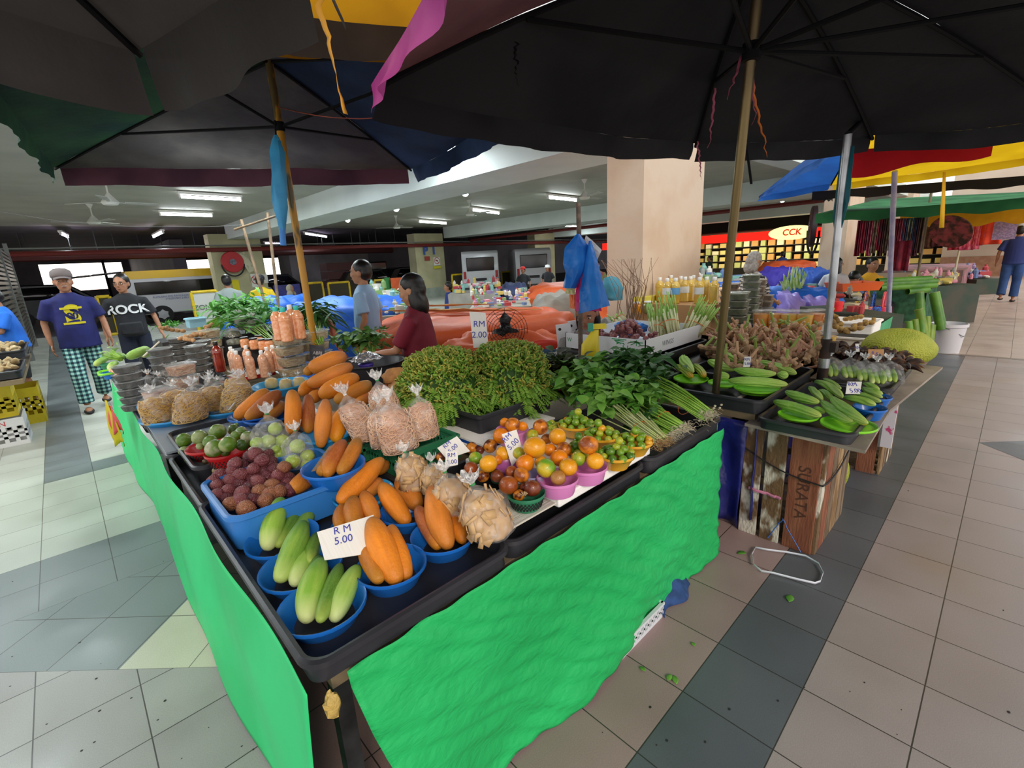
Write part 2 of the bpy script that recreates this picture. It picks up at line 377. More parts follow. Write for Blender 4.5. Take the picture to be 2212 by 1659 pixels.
# tube lamps
TUBE = mat('tube_glow', 'f4fbff', .4, emit=14)
TUBEV = mat('tube_glow_violet', 'ead9ff', .4, emit=9)
def tubelamp(p, q, label, m=TUBE, power=38):
 p = Vector(p); q = Vector(q); c = (p+q)/2; L = (q-p).length; a = math.atan2(q.y-p.y, q.x-p.x)
 t = thing('tube_lamp', c, label, 'ceiling light', 'fluorescent lamps on the ceiling', a)
 b = MB(); b.box(-L/2-.04, -.05, .05, L/2+.04, .05, .1); obj('housing', b, WHITE, t)
 b = MB(); b.tube([(-L/2, 0, 0), (L/2, 0, 0)], .026, 10); obj('tube', b, m, t)
 for s_ in (-1, 1): b = MB(); b.bx((s_*(L/2+.015), 0, .015), (.03, .06, .09)); obj('socket', b, WHITE, t)
 if power:
  ld = bpy.data.lights.new('tube_light', 'AREA'); ld.shape = 'RECTANGLE'; ld.size = L; ld.size_y = .1; ld.energy = power; ld.color = (.86, .97, 1)
  lo = bpy.data.objects.new('tube_light', ld); COL.objects.link(lo); lo.parent = t; lo.location = (0, 0, -.06)
def tl(x0, y0, x1, y1, label, z=3.13, **k): tubelamp(at(x0, y0, z), at(x1, y1, z), label, **k)
tl(390, 425, 519, 432, 'lit twin tube lamp above the maroon umbrella flap, nearer of two', power=50)
tl(347, 463, 457, 466, 'lit tube lamp beyond the nearer one above the white van', power=44)
tl(905, 479, 963, 483, 'lit tube lamp nearest the P 1 column')
tl(1020, 454, 1077, 461, 'lit tube lamp between two ceiling fans in the middle bay', power=44)
tl(1184, 427, 1244, 433, 'lit tube lamp beside the fan next to the beige column', power=44)
tl(1214, 487, 1246, 490, 'small lit tube lamp under the second beam behind the blue bag')
for i, (x0, y0, x1, y1, lb, v, z) in enumerate([(658, 505, 705, 512, 'violet tube lamp in the car park behind the yellow pole', 1, 3.1), (572, 526, 612, 528, 'violet tube lamp low behind the blue folded umbrella', 1, 2.85),
  (131, 505, 146, 512, 'short violet lamp in the car park above the man in the cap', 1, 3.0), (332, 512, 352, 502, 'slanting violet lamp in the car park above the van', 1, 3.0), (1133, 542, 1146, 544, 'tiny far lamp left of the third car park column', 0, 2.6)]):
 tl(x0, y0, x1, y1, lb, z, m=TUBEV if v else TUBE, power=16)
for i, (x, y) in enumerate([(1.5, 5.5), (2, 7), (6.5, 4.5), (4.2, 6), (9.5, 3.5), (-1.5, 5.5), (-1, 8), (3, 9)]):  # unseen tube lamps added to fill the interior with light
 tubelamp((x-.6, y, 3.15), (x+.6, y, 3.15), 'tube lamp behind the umbrellas, '+ORD[i], power=34)
def bulb(x, y, z, label):
 p = at(x, y, z); t = thing('ceiling_bulb', p, label, 'ceiling light')
 b = MB(); b.ell((0, 0, 0), .07, 10, 6); obj('bulb', b, TUBE, t)
 b = MB(); b.tube([(0, 0, .05), (0, 0, .12)], .04); obj('socket', b, WHITE, t)
bulb(751, 475, 2.95, 'small bright bulb under the first beam, leftmost of three'); bulb(856, 451, 2.95, 'small bright bulb under the first beam, middle of three'); bulb(1005, 417, 2.95, 'small bright bulb under the first beam, rightmost of three'); bulb(1690, 433, 3.0, 'bright bulb on the ceiling left of the blue umbrella')
# ceiling fans
def fan(x, y, label, ang=0, z=2.86):
 p = at(x, y, z); t = thing('ceiling_fan', p, label, 'ceiling fan', 'white ceiling fans', ang)
 b = MB(); b.lathe([(.02, -.05), (.1, -.045), (.13, 0), (.09, .05), (.03, .13), (.02, .15)], 16); obj('motor', b, mat('fan_white', 'd8d8cf', .4), t)
 b = MB(); b.tube([(0, 0, .12), (0, 0, .38)], .014); b.lathe([(.02, .3), (.07, .385), (.0, .39)], 12); obj('rod', b, mat('fan_white', 'd8d8cf', .4), t)
 for k in range(3):
  b = MB(); b.X = Matrix.Rotation(2*PI*k/3, 4, 'Z'); b.box(.1, -.02, -.005, .22, .02, .005); b.add([(.2, -.05, .01), (.72, -.07, .012), (.72, .07, -.005), (.2, .05, -.005), (.2, -.05, .018), (.72, -.07, .02), (.72, .07, .003), (.2, .05, .003)], [(0, 1, 2, 3), (7, 6, 5, 4), (0, 4, 5, 1), (1, 5, 6, 2), (2, 6, 7, 3), (3, 7, 4, 0)])
  obj('blade', b, mat('fan_blade', 'aeb0a8', .4), t)
fan(238, 437, 'white ceiling fan nearest the maroon flap', .3); fan(203, 480, 'white ceiling fan above the men by the van', .9)
fan(857, 491, 'small white ceiling fan left of the P 1 column', .2); fan(1015, 463, 'white ceiling fan beside the middle tube lamp', .7); fan(1263, 426, 'ceiling fan with a brown blade next to the beige column', .1); fan(1189, 497, 'tiny far ceiling fan under the second beam', .5)
# ================================================================ umbrellas
def canopy(name, col, tr=.25, col2=None, ns=3):
 m = mat(name, col, .75, .2, col2=col2 or col, nscale=ns, transl=tr, bump=.25, bscale=18, stretch=(1, 1, 1)); return m
DARKM = mat('dark_rib', '0e0e10', .7, .2)
def umbrella(name, label, cat, apex, cor, mats, pole, drop=.12, sag=.06, arch=.03, hubdz=.45, hem=None, skip=(), polemat=None, prad=.017, sfrac=.55, polelabel=None, ribr=.009, vmats=None, gap=.03, nv=8, flare=.04):
 apex = Vector(apex); t = thing(name, Vector(pole[1]), label, cat, 'market umbrellas'); O = Vector(pole[1]); n = len(cor); cor = [Vector(c) for c in cor]
 A = apex-O
 cen = sum(cor, Vector())/n
 for i in range(n):
  if i in skip: continue
  a, b_ = cor[i]-O, cor[(i+1) % n]-O; outv = ((a+b_)/2-(cen-O)); outv.z = 0; outv.normalize()
  def fn(u, v, a=a, b_=b_):
   p = A.lerp(a.lerp(b_, u), v); s_ = math.sin(PI*u)
   p += Vector((0, 0, 1))*(arch*math.sin(PI*v)-sag*s_*v*v)
   p.z += .02*nz3(p, 1.6, i)*v
   return p
  b = MB(); b.grid(fn, 14, 10); m = mats[i % len(mats)]
  obj('canopy_panel', b, m, t, smooth=True)
  if drop:
   g_ = gap
   def fv(u, v, a=a, b_=b_):
    u_ = g_+(1-2*g_)*u; p = fn(u_, 1); L = (b_-a).length
    fl = drop*(.92+.12*math.sin(PI*u))
    wv = .02*math.sin(u_*L*9+i)*v+.012*math.sin(u_*L*23+i)*v
    return p+outv*(wv+flare*v*v)+Vector((0, 0, -fl*v))
   b = MB(); b.grid(fv, 40, 4)
   vm = (vmats or mats); obj('valance', b, vm[i % len(vm)], t, smooth=True)
 hub = A.lerp(Vector((0, 0, 0)), hubdz/max(A.length, .01))
 for i in range(n):
  c = cor[i]-O; pts = [A.lerp(c, k/8)+Vector((0, 0, arch*math.sin(PI*k/8)-.012)) for k in range(9)]
  b = MB(); b.tube(pts, ribr, 6); obj('rib', b, DARKM, t)
  b = MB(); b.tube([hub, A.lerp(c, sfrac)+Vector((0, 0, arch*.9-.02))], ribr*.9, 6); obj('stretcher', b, DARKM, t)
 b = MB(); b.tube([(0, 0, 0), A+Vector((0, 0, .03))], prad, 12); obj('pole', b, polemat or DARKM, t, lab=polelabel)
 b = MB(); b.lathe([(prad+.002, -.03), (.035, -.03), (.035, .03), (prad+.002, .03)], 12, hub); obj('runner_hub', b, DARKM, t)
 return t
U_GREEN = canopy('canvas_green', '2c4a30', .22, '1e322c', 1.5)
U_GREY = canopy('canvas_grey', '4a4644', .10, '3a3636', 2)
U_BLUE = canopy('canvas_navy', '2c3e5c', .35, '1f2c44', 1.5)
U_MAR = canopy('canvas_maroon', '4a2c36', .2, '3a222c', 2)
U_BLK = canopy('canvas_black', '1f1e22', .03, '2a2a2c', 1.5)
U_MAG = canopy('canvas_magenta', 'b43f94', .3, 'c763a8', 3)
U_MAUVE = canopy('canvas_mauve', '6b4a50', .25, '5a3c44', 2)
YELP = mat('yellow_pole', 'b8841c', .45, col2='5a4a28', nscale=14, lo=.52, hi=.6, stretch=(1, 1, .25), coat=.2)
# green, grey and blue canopy on the yellow pole
apx = Vector((1.42, 3.82, 2.98)); L_ = at(118, 362, 2.6); R_ = at(888, 366, 2.6)
cA = [L_, R_, Vector((2.65, 1.75, 2.66)), Vector((-.15, 3.05, 2.72))]
pb = at(683, 720, .9)
kk = Vector((apx.x, apx.y, .62))
umbrella('market_umbrella', 'green, grey and navy market umbrella on a yellow pole, maroon flap facing the stall', 'umbrella', apx, cA, [U_GREY, U_BLUE, U_GREY, U_GREEN], (apx, kk), drop=.16, sag=.0, arch=.02, hubdz=.42, polemat=YELP, prad=.026, polelabel='worn yellow pole', vmats=[U_MAR, U_BLUE, U_GREY, U_GREEN], gap=.012, ribr=.012, sfrac=.62, flare=.02)
# the big black canopy overhead
POLEB = mat('brass_brown_pole', '7a6a45', .35, metal=.6, col2='4a3f30', nscale=5, stretch=(1, 1, .2))
A_ = at(800, 188, 2.18); Bc = at(1503, 312, 2.18)
top = at(1650, -136, 2.62); base = at(1535, 850, .72)
g0 = Vector((base.x+.02, base.y+.01, 0))
cB = [A_, Bc, at(1885, 296, 2.2), at(2310, 248, 2.2), Vector((3.9, -1.1, 2.2)), Vector((2.2, -1.6, 2.2)), Vector((.75, -.45, 2.22)), Vector((.62, .55, 2.2))]
umbrella('market_umbrella', 'huge black market umbrella with a magenta side flap over the front stall', 'umbrella', top, cB, [U_BLK]*6+[U_MAUVE, U_MAUVE], (top, g0), drop=.1, sag=.02, arch=.05, hubdz=.34, polemat=POLEB, prad=.02, polelabel='worn brass brown pole', vmats=[U_BLK]*6+[U_MAUVE, U_MAG], gap=.012, ribr=.011, sfrac=.6, flare=.03)
# grey canopy top left
cG = [at(300, 108, 2.12), at(668, -112, 2.12), Vector((.1, .2, 2.2)), Vector((-1.3, -.2, 2.2)), Vector((-1.9, .9, 2.2)), at(-320, -70, 2.16)]
umbrella('market_umbrella', 'dark grey market umbrella with a green hem nearest the camera', 'umbrella', (-.75, .75, 2.62), cG, [U_GREY, U_GREY], ((0, 0, 0), (-.85, .8, 0)), drop=.15, sag=.0, arch=.03, polemat=DARKM, vmats=[canopy('hem_grey', '3c3a38', .1), U_GREY], gap=.03, flare=.015)
# yellow canopy above them
U_YEL = canopy('canvas_yellow', 'c98a1c', .55, 'b67a1a', 2); U_WH = canopy('canvas_offwhite', 'd8d4d0', .5)
cY = [at(500, 66, 2.72), at(960, 92, 2.72), Vector((1.75, 1.15, 2.86)), Vector((1.0, .35, 2.86)), Vector((.0, 1.0, 2.86))]
umbrella('market_umbrella', 'yellow and white market umbrella lit through by the sky, above the others', 'umbrella', (1.0, 1.35, 3.05), cY, [U_YEL, U_YEL, U_WH, U_WH, U_YEL], ((0, 0, 0), (1.0, 1.35, 2.86)), drop=.10, sag=-.01, arch=.03, polemat=DARKM, prad=.008, gap=.01)
# hanging straps and strings
def ribbon(name, pts, wd, m, label, cat='strap', parent=None):
 b = MB(); pts = [Vector(p) for p in pts]
 vs = []
 for i, p in enumerate(pts):
  a = i*.5; s_ = Vector((.7*math.cos(a*.4), -.7*math.sin(a*.4)-.3, 0)).normalized()*wd/2
  vs += [p-s_, p+s_]
 b.add(vs, [(2*i, 2*i+1, 2*i+3, 2*i+2) for i in range(len(pts)-1)])
 o = obj(name, b, m, parent, solid=.001)
 if parent is None: tag(o, label, cat)
 return o
def wav(p, q, n=14, am=.01, sag_=0, seed=0):
 p = Vector(p); q = Vector(q); return [p.lerp(q, i/n)+Vector((am*nz3((i*.6, seed, 0)), am*nz3((0, i*.6, seed+5)), -sag_*math.sin(PI*i/n))) for i in range(n+1)]
YST = mat('yellow_strap', 'e0a83c', .6, transl=.3)
ribbon('hanging_strap', wav(at(684, -20, 2.35), at(745, 246, 1.98)+Vector((0, 0, 0)), 16, .02), .018, YST, 'frayed yellow strap dangling from the yellow canopy')
ribbon('orange_plastic_strip', wav(at(604, 232, 2.62), at(835, 254, 2.45), 12, .01, .03), .02, mat('orange_band', 'a04a2c', .6), 'orange plastic band tied between yellow pole and black canopy', 'cord')
PINKS = mat('pink_string', 'b05a72', .6); ORS = mat('orange_string', 'd8742c', .6)
for i, (x0, y0, x1, y1, z, m, lb) in enumerate([(1607, 110, 1570, 215, 2.33, PINKS, 'pink raffia string hanging left of the brass pole'), (1622, 60, 1630, 270, 2.4, PINKS, 'pink raffia strings tied around the brass pole near the hub'),
 (1618, 150, 1658, 340, 2.3, ORS, 'curled orange string hanging beside the brass pole'), (1545, 190, 1532, 318, 2.24, PINKS, 'salmon string hanging from the black umbrella rib'), (1507, 305, 1515, 388, 2.17, PINKS, 'pink string dangling at the notch of the black flap'), (1113, 90, 1117, 185, 2.28, DARKM, 'short black strap hanging under the black canopy')]):
 p = at(x0, y0, z); q = aty(x1, y1, p.y)
 ribbon('hanging_string', wav(p, (q.x, q.y, q.z), 16, .018, 0, i), .010, m, lb, 'string')
p = at(1605, 255, 2.12); q = aty(1623, 397, p.y); b = MB(); b.tube([p, q], .006, 6); tag(obj('umbrella_spoke', b, DARKM), 'loose dark metal spoke hanging beside the brass pole', 'rod')
# folded blue umbrella hanging on the yellow pole
BLUEU = mat('bright_blue_nylon', '3f9fd0', .5, col2='3590c4', nscale=6, bump=.3, bscale=12)
pt = aty(596, 292, 3.72); pm = aty(612, 530, 3.72)
t = thing('folded_umbrella', pt, 'folded light blue umbrella hanging upside down against the yellow pole', 'umbrella')
b = MB(); d = pm-pt
def fu(a, z): return 1+.16*math.sin(a*5+z*9)
b.loft([[d*s_+Vector((math.cos(k*PI/8)*r_*fu(k*PI/8, s_*3), math.sin(k*PI/8)*r_*fu(k*PI/8, s_*3), 0)) for k in range(16)] for s_, r_ in ((0, .012), (.05, .028), (.15, .045), (.35, .045), (.5, .05), (.65, .046), (.8, .026), (.86, .02))])
obj('canopy', b, BLUEU, t)
b = MB(); b.tube([d*.84, d*1.0], .022, 10); obj('handle', b, mat('blue_handle', '2f7ac8', .3), t)
b = MB(); b.tube([d*-.13, d*.02], .006, 6); obj('tip', b, DARKM, t)
# umbrellas along the aisle to the right
SIL = mat('galvanised_pole', 'b4b8bc', .3, metal=.85, col2='8d9296', nscale=6)
U_RBL = canopy('canvas_blue', '2c62b0', .45, '2a58a0', 2); U_RED = canopy('canvas_red', 'a81c26', .5, '98161e', 2); U_RY = canopy('canvas_bright_yellow', 'e8b81e', .6, 'd8a818', 2)
U_RG = canopy('canvas_leaf_green', '3f8550', .4, '2f6a40', 2); U_GD = canopy('canvas_gold', 'd09a1e', .5, 'b8841c', 2)
zz = 2.32
c0 = at(1640, 428, zz); c1 = at(1835, 345, zz); c2 = at(2145, 292, zz+.02)
t1 = at(1832, 305, 2.62); b1 = at(1768, 880, .0)
bs = Vector((3.15, .72, .0)); tp = aty(1838, 250, .74); tp = Vector((4.1, .55, 2.72))
sp = at(1773, 840, .66)
spt = aty(1832, 290, sp.y)
umbrella('market_umbrella', 'blue, red and yellow market umbrella behind the silver pole', 'umbrella', at(1900, 232, 2.62), [at(1640, 424, 2.3), at(1795, 398, 2.3), at(2330, 328, 2.34), Vector((6.2, -.9, 2.3)), Vector((5.0, -.5, 2.3)), Vector((4.3, .8, 2.34))], [U_RBL, U_RY, U_RY, U_RY, U_RED, U_RBL], ((0, 0, 0), spt), drop=.08, sag=.0, polemat=DARKM, vmats=[U_RBL, U_RY, U_RY, U_RY, U_RED, U_RBL], gap=.01)
b = MB(); q0, q1 = at(1834, 372, 2.2), at(2140, 298, 2.28)
b.grid(lambda u, v: (at(1830, 325, 2.24).lerp(at(2148, 300, 2.24), u))+Vector((0, 0, -.20*v*(1-u*.45)-.02*math.sin(u*9)*v)), 20, 5); tag(obj('red_flap', b, U_RED, smooth=True), 'red canvas flap hanging beside the silver pole', 'cloth')
# silver pole (with rusty lower sleeve)
t = thing('canopy_pole', (sp.x, sp.y, 0), 'silver metal pole with a rusty clamped foot standing behind the bitter gourd tray', 'pole')
b = MB(); b.tube([(0, 0, .95), spt-Vector((sp.x, sp.y, 0))], .021, 12); obj('upper_tube', b, SIL, t)
RUST = mat('rusty_iron', '4a3226', .7, col2='2c2320', nscale=12, metal=.3)
b = MB(); b.tube([(0, 0, 0), (0, 0, .98)], .03, 10); b.bx((0.02, -.03, .93), (.07, .05, .06)); obj('foot_tube', b, RUST, t)
b = MB(); b.tube([(0, 0, .8), (0, 0, .86)], .034, 12); obj('clamp_band', b, SIL, t)
pu = spt-Vector((sp.x, sp.y, 0)); b = MB(); b.add([pu*.97+Vector((.0, -.035, 0)), pu*.97+Vector((.03, .03, 0)), pu*.8+Vector((.02, .035, 0)), pu*.72+Vector((.02, -.0, 0)), pu*.84+Vector((-.02, -.045, 0))], [(0, 1, 2, 3, 4)]); obj('taped_cloth', b, mat('teal_cloth', '1f6a78', .6), t, solid=.004)
def canopypole(x0, y0, x1, y1, Y, m, label, r=.02, z0=None):
 p = aty(x1, y1, Y); q = aty(x0, y0, Y); b = MB(); b.tube([(p.x, p.y, 0 if z0 is None else z0), p, q], r, 10); return tag(obj('canopy_pole', b, m), label, 'pole')
canopypole(1933, 370, 1918, 700, .98, mat('lilac_pole', '8f8fb0', .5, col2='a5a4bd', nscale=8), 'lilac painted pole with a knot, next to the bamboo baskets', .024)
canopypole(2012, 415, 1975, 640, 1.2, mat('brown_pole', '6f5f46', .6), 'thin brown pole beside the bamboo stems', .02)
canopypole(2088, 462, 2050, 650, 1.05, mat('bamboo_pole_pale', 'b5b39a', .5), 'pale leaning pole in front of the green net stall', .022)
canopypole(1963, 465, 1958, 560, 2.0, mat('blue_pole', '5f8098', .5), 'blue grey pole among the hanging scarves', .03)
# stall canopies further down the aisle
def slopecanopy(name, label, pts, m, drop=.15):
 t = thing(name, Vector(pts[0]), label, 'canopy', 'stall canopies down the aisle'); P = [Vector(p)-Vector(pts[0]) for p in pts]
 b = MB(); b.grid(lambda u, v: P[0].lerp(P[1], u).lerp(P[3].lerp(P[2], u), v)+Vector((0, 0, -.06*math.sin(PI*u)*math.sin(PI*v))), 12, 8); obj('top_sheet', b, m, t, smooth=True)
 b = MB(); b.grid(lambda u, v: P[0].lerp(P[1], u)+Vector((0, 0, -drop*v*(1+.12*math.sin(u*26)))), 60, 3); obj('scalloped_flap', b, m, t, smooth=True)
 b = MB(); b.grid(lambda u, v: P[0].lerp(P[3], u)+Vector((0, 0, -drop*v*(1+.12*math.sin(u*26)))), 40, 3); obj('side_flap', b, m, t, smooth=True)
 return t
def gx(x, y, X): return atx(x, y, X)
slopecanopy('stall_canopy', 'black canopy sheet above the green one', [gx(1755, 414, 7.4), gx(2290, 374, 7.4), gx(2330, 392, 9.5), gx(1800, 420, 9.5)], U_BLK, .10)
slopecanopy('stall_canopy', 'leaf green canopy with a short flap past the silver pole', [gx(1762, 462, 8.4), gx(2260, 425, 8.4), gx(2300, 410, 12.5), gx(1900, 430, 12.5)], U_RG, .13)
slopecanopy('stall_canopy', 'gold scalloped canopy over the trinket stall', [gx(1945, 466, 12.6), gx(2290, 440, 12.6), gx(2300, 430, 18), gx(2000, 450, 18)], U_GD, .26)
# the yellow strap hanging at right
ribbon('hanging_strap', [atx(2040, 372, 4.9), atx(2038, 420, 4.9), atx(2036, 455, 4.9), atx(2034, 492, 4.9)], .035, mat('strap_yellow_bright', 'e6bd22', .6, transl=.4), 'pointed bright yellow strap hanging from the yellow canopy over the aisle')
# ================================================================ the green-skirted corner stall
BLKP = mat('black_tray_plastic', '25252a', .38, col2='2e2e33', nscale=4, bump=.04, bscale=30)
BLUEP = mat('blue_basin_plastic', '1c68c0', .3, coat=.2); CYANP = mat('cyan_basin_plastic', '2f98d8', .32, coat=.2)
STEEL = mat('worn_steel', '4a4a4c', .4, metal=.7, col2='2f2f30', nscale=8)
def clothmat(name, c1, c2, sc=(1, 1, 1), rough=.55):
 m = mat(name, c1, rough, .35, col2=c2, nscale=2.2, lo=.35, hi=.7)
 n = m.node_tree.nodes; l = m.node_tree.links; b = n['Principled BSDF']
 t = n.new('ShaderNodeTexCoord')
 mp = n.new('ShaderNodeMapping'); mp.inputs['Scale'].default_value = (6, 6, 13); mp.inputs['Rotation'].default_value = (0, R(-35), 0); l.new(t.outputs['Object'], mp.inputs[0])
 a = n.new('ShaderNodeTexNoise'); a.inputs['Scale'].default_value = 1.6; a.inputs['Detail'].default_value = 6; a.inputs['Distortion'].default_value = .1; l.new(mp.outputs[0], a.inputs['Vector'])
 v = n.new('ShaderNodeTexVoronoi'); v.feature = 'DISTANCE_TO_EDGE'; v.inputs['Scale'].default_value = 26; l.new(t.outputs['Object'], v.inputs['Vector'])
 s = n.new('ShaderNodeMath'); s.operation = 'MULTIPLY_ADD'; s.inputs[1].default_value = .22; l.new(v.outputs['Distance'], s.inputs[0]); l.new(a.outputs['Fac'], s.inputs[2])
 bp = n.new('ShaderNodeBump'); bp.inputs['Strength'].default_value = .7; bp.inputs['Distance'].default_value = .02
 l.new(s.outputs[0], bp.inputs['Height']); l.new(bp.outputs[0], b.inputs['Normal']); return m
GREENC = clothmat('green_tarp', '1da356', '28b866'); GREENL = mat('green_tarp_smooth', '33cc7c', .5, .35, col2='2abf70', nscale=2, bump=.25, bscale=5)
st = thing('market_stall', (.24, .92, 0), 'long corner market stall wrapped in bright green cloth', 'stall')
def loc(o, p): o.location = Vector(p)
b = MB(); b.box(.02, 0, .64, 1.96, .98, .68); b.box(.02, .98, .64, 1.05, 4.75, .68); obj('tabletop', b, mat('plywood', '7a6a52', .7), st, bev=.002)
for (x, y) in ((.03, .03), (1.9, .03), (1.9, .92), (.03, 4.6), (1.0, 4.6), (.03, 2.4)):
 b = MB(); b.box(x, y, 0, x+.04, y+.04, .64); obj('leg', b, STEEL, st)
def frontfn(u, v):
 # u along x 0..1.98, v 0 top ..1 bottom
 u0 = .045+.20*(v**1.5)*(1-v*.15); 
 x = .0+u0+(1.985-u0)*u; z = .69*(1-v)+.008
 fold = math.exp(-((u)/.10)**2)
 y = -.036-.035*math.sin(u*9+v*4)*v*.6-.02*v+.006*math.sin((u*2.1-v*.8)*15)*(.25+v*.5)+.004*math.sin((u*3-v*1.6)*27+4*nz3((u*5, v*5, 2)))+.006*nz3((u*14, v*9, 4))
 y += .03*nz3((u*4, v*3, 0), 1, 3)*v - .05*fold*v
 if v > .97: z += .02*nz3((u*9, 1, 1))
 return Vector((x, y, z))
b = MB(); b.grid(frontfn, 110, 60); obj('front_skirt', b, GREENC, st, smooth=True, solid=.0015)
def leftfn(u, v):
 y = -.03+4.7*u; z = .69*(1-v)+.008
 y0 = y + (1-u)*.0*v
 x = -.038-.03*math.sin(PI*v)*.5-.03*v+.02*math.sin(y*2.2+v*2)*v+.008*math.sin(y*7+v*5)
 x += (-.03 if u < .01 else 0)*v
 if u < .012: pass
 return Vector((x, y0, z))
b = MB(); b.grid(leftfn, 120, 30); obj('side_skirt', b, GREENL, st, smooth=True, solid=.0015)
b = MB(); b.grid(lambda u, v: Vector((1.985+.02*math.sin(v*5)*v, -.01+.98*u, .70*(1-v)+.012+.0*u)), 20, 16); obj('end_skirt', b, GREENC, st, smooth=True, solid=.0015)
b = MB(); b.ell((.0, -.05, .655), (.018, .013, .032), 10, 8, nz=.5, nf=5); obj('corner_pad', b, mat('yellow_tape', 'b89a52', .5, bump=.5, bscale=60), st, lab='taped pale yellow padding at the corner')
# trays
def tray(x0, y0, x1, y1, z0, z1, label, group='black display trays', m=None, r=.05, rz=0, name='display_tray', cat='tray'):
 m = m or BLKP; cx, cy = (x0+x1)/2, (y0+y1)/2; t = thing(name, (cx, cy, z0), label, cat, group, rz)
 hx, hy = (x1-x0)/2, (y1-y0)/2; h = z1-z0
 def rr(ax, ay, rad, n=6):
  out = []
  for (sx_, sy_, a0) in ((1, 1, 0), (-1, 1, 90), (-1, -1, 180), (1, -1, 270)):
   for k in range(n+1):
    a = R(a0+90*k/n); out.append((sx_*(ax-rad)+rad*math.cos(a), sy_*(ay-rad)+rad*math.sin(a)))
  return out
 rings = []
 tp_ = .010
 for (ins, z, rad) in ((tp_+.004, 0, r*.7), (.0+.012, h-.012, r), (-.001, h-.012, r+.006), (0, h, r+.006), (.008, h+.004, r), (.018, h, r*.9), (tp_+.014, .006, r*.6)):
  rings.append([Vector((x, y, z)) for x, y in rr(hx-ins, hy-ins, rad)])
 b = MB(); b.loft(rings, cap=True); obj('tray_body', b, m, t, smooth='auto')
 return t
tray(.205, .878, .80, 1.93, .698, .755, 'black plastic tray at the front corner holding green and orange cucumbers')
tray(.80, .90, 1.56, 1.50, .68, .742, 'black tray beneath the white foam board')
tray(1.56, .885, 2.235, 1.50, .685, .755, 'black tray at the stall end holding rooted green vegetables')
tray(.215, 1.90, .80, 2.62, .68, .742, 'black tray beside the blue tub, mostly empty and shaded')
tray(.26, 2.25, .62, 2.95, .70, .772, 'black tray tilted under the red colanders')
tray(.215, 2.62, .85, 3.35, .68, .738, 'black tray holding mottled green fruit')
tray(.20, 3.36, .9, 4.4, .68, .738, 'black tray under the cyan basin, further along the stall')
tray(.20, 4.45, .9, 5.5, .68, .738, 'black tray at the far end of the green stall')
# bowls
def bowl(x, y, wpx, zr, h, m, label, group, name='plastic_bowl', cat='bowl', rim=.010, base=.68, holes=False, sx=1, n=32):
 p = at(x, y, zr); dep = (p-Vector((0, 0, CAMH))).dot(CM @ Vector((0, 0, -1))); r = wpx/2*dep/FPX
 t = thing(name, (p.x, p.y, zr-h), label, cat, group)
 b = MB()
 prof = [(0, .0), (r*base, 0), (r*(base+.04), .006), (r*.93, h-.012), (r*.995, h-.010), (r, h-.004), (r*.99, h), (r*.95, h-.002), (r*.9, h-.012), (r*base*.95, .008), (0, .006)]
 b.lathe(prof, n, sx=sx); obj('bowl_wall', b, m, t, smooth='auto')
 if holes:
  hb = MB()
  for j in range(4):
   for k in range(30):
    a = 2*PI*(k+.5*(j % 2))/30; z = h*(.25+.13*j); q = r*(base+.04+(.93-base-.04)*(z/(h-.012)))+.0008
    hb.X = Matrix.Translation((q*math.cos(a), q*math.sin(a), z)) @ Matrix.Rotation(a, 4, 'Z'); hb.box(-.001, -.003, -.003, .001, .003, .003)
  o = obj('wall_holes', hb, mat('hole_dark_'+m.name, '1a1a1a', .8), t, smooth=False); o['kind'] = 'stuff'
 t['r'] = r
 return t, p, r
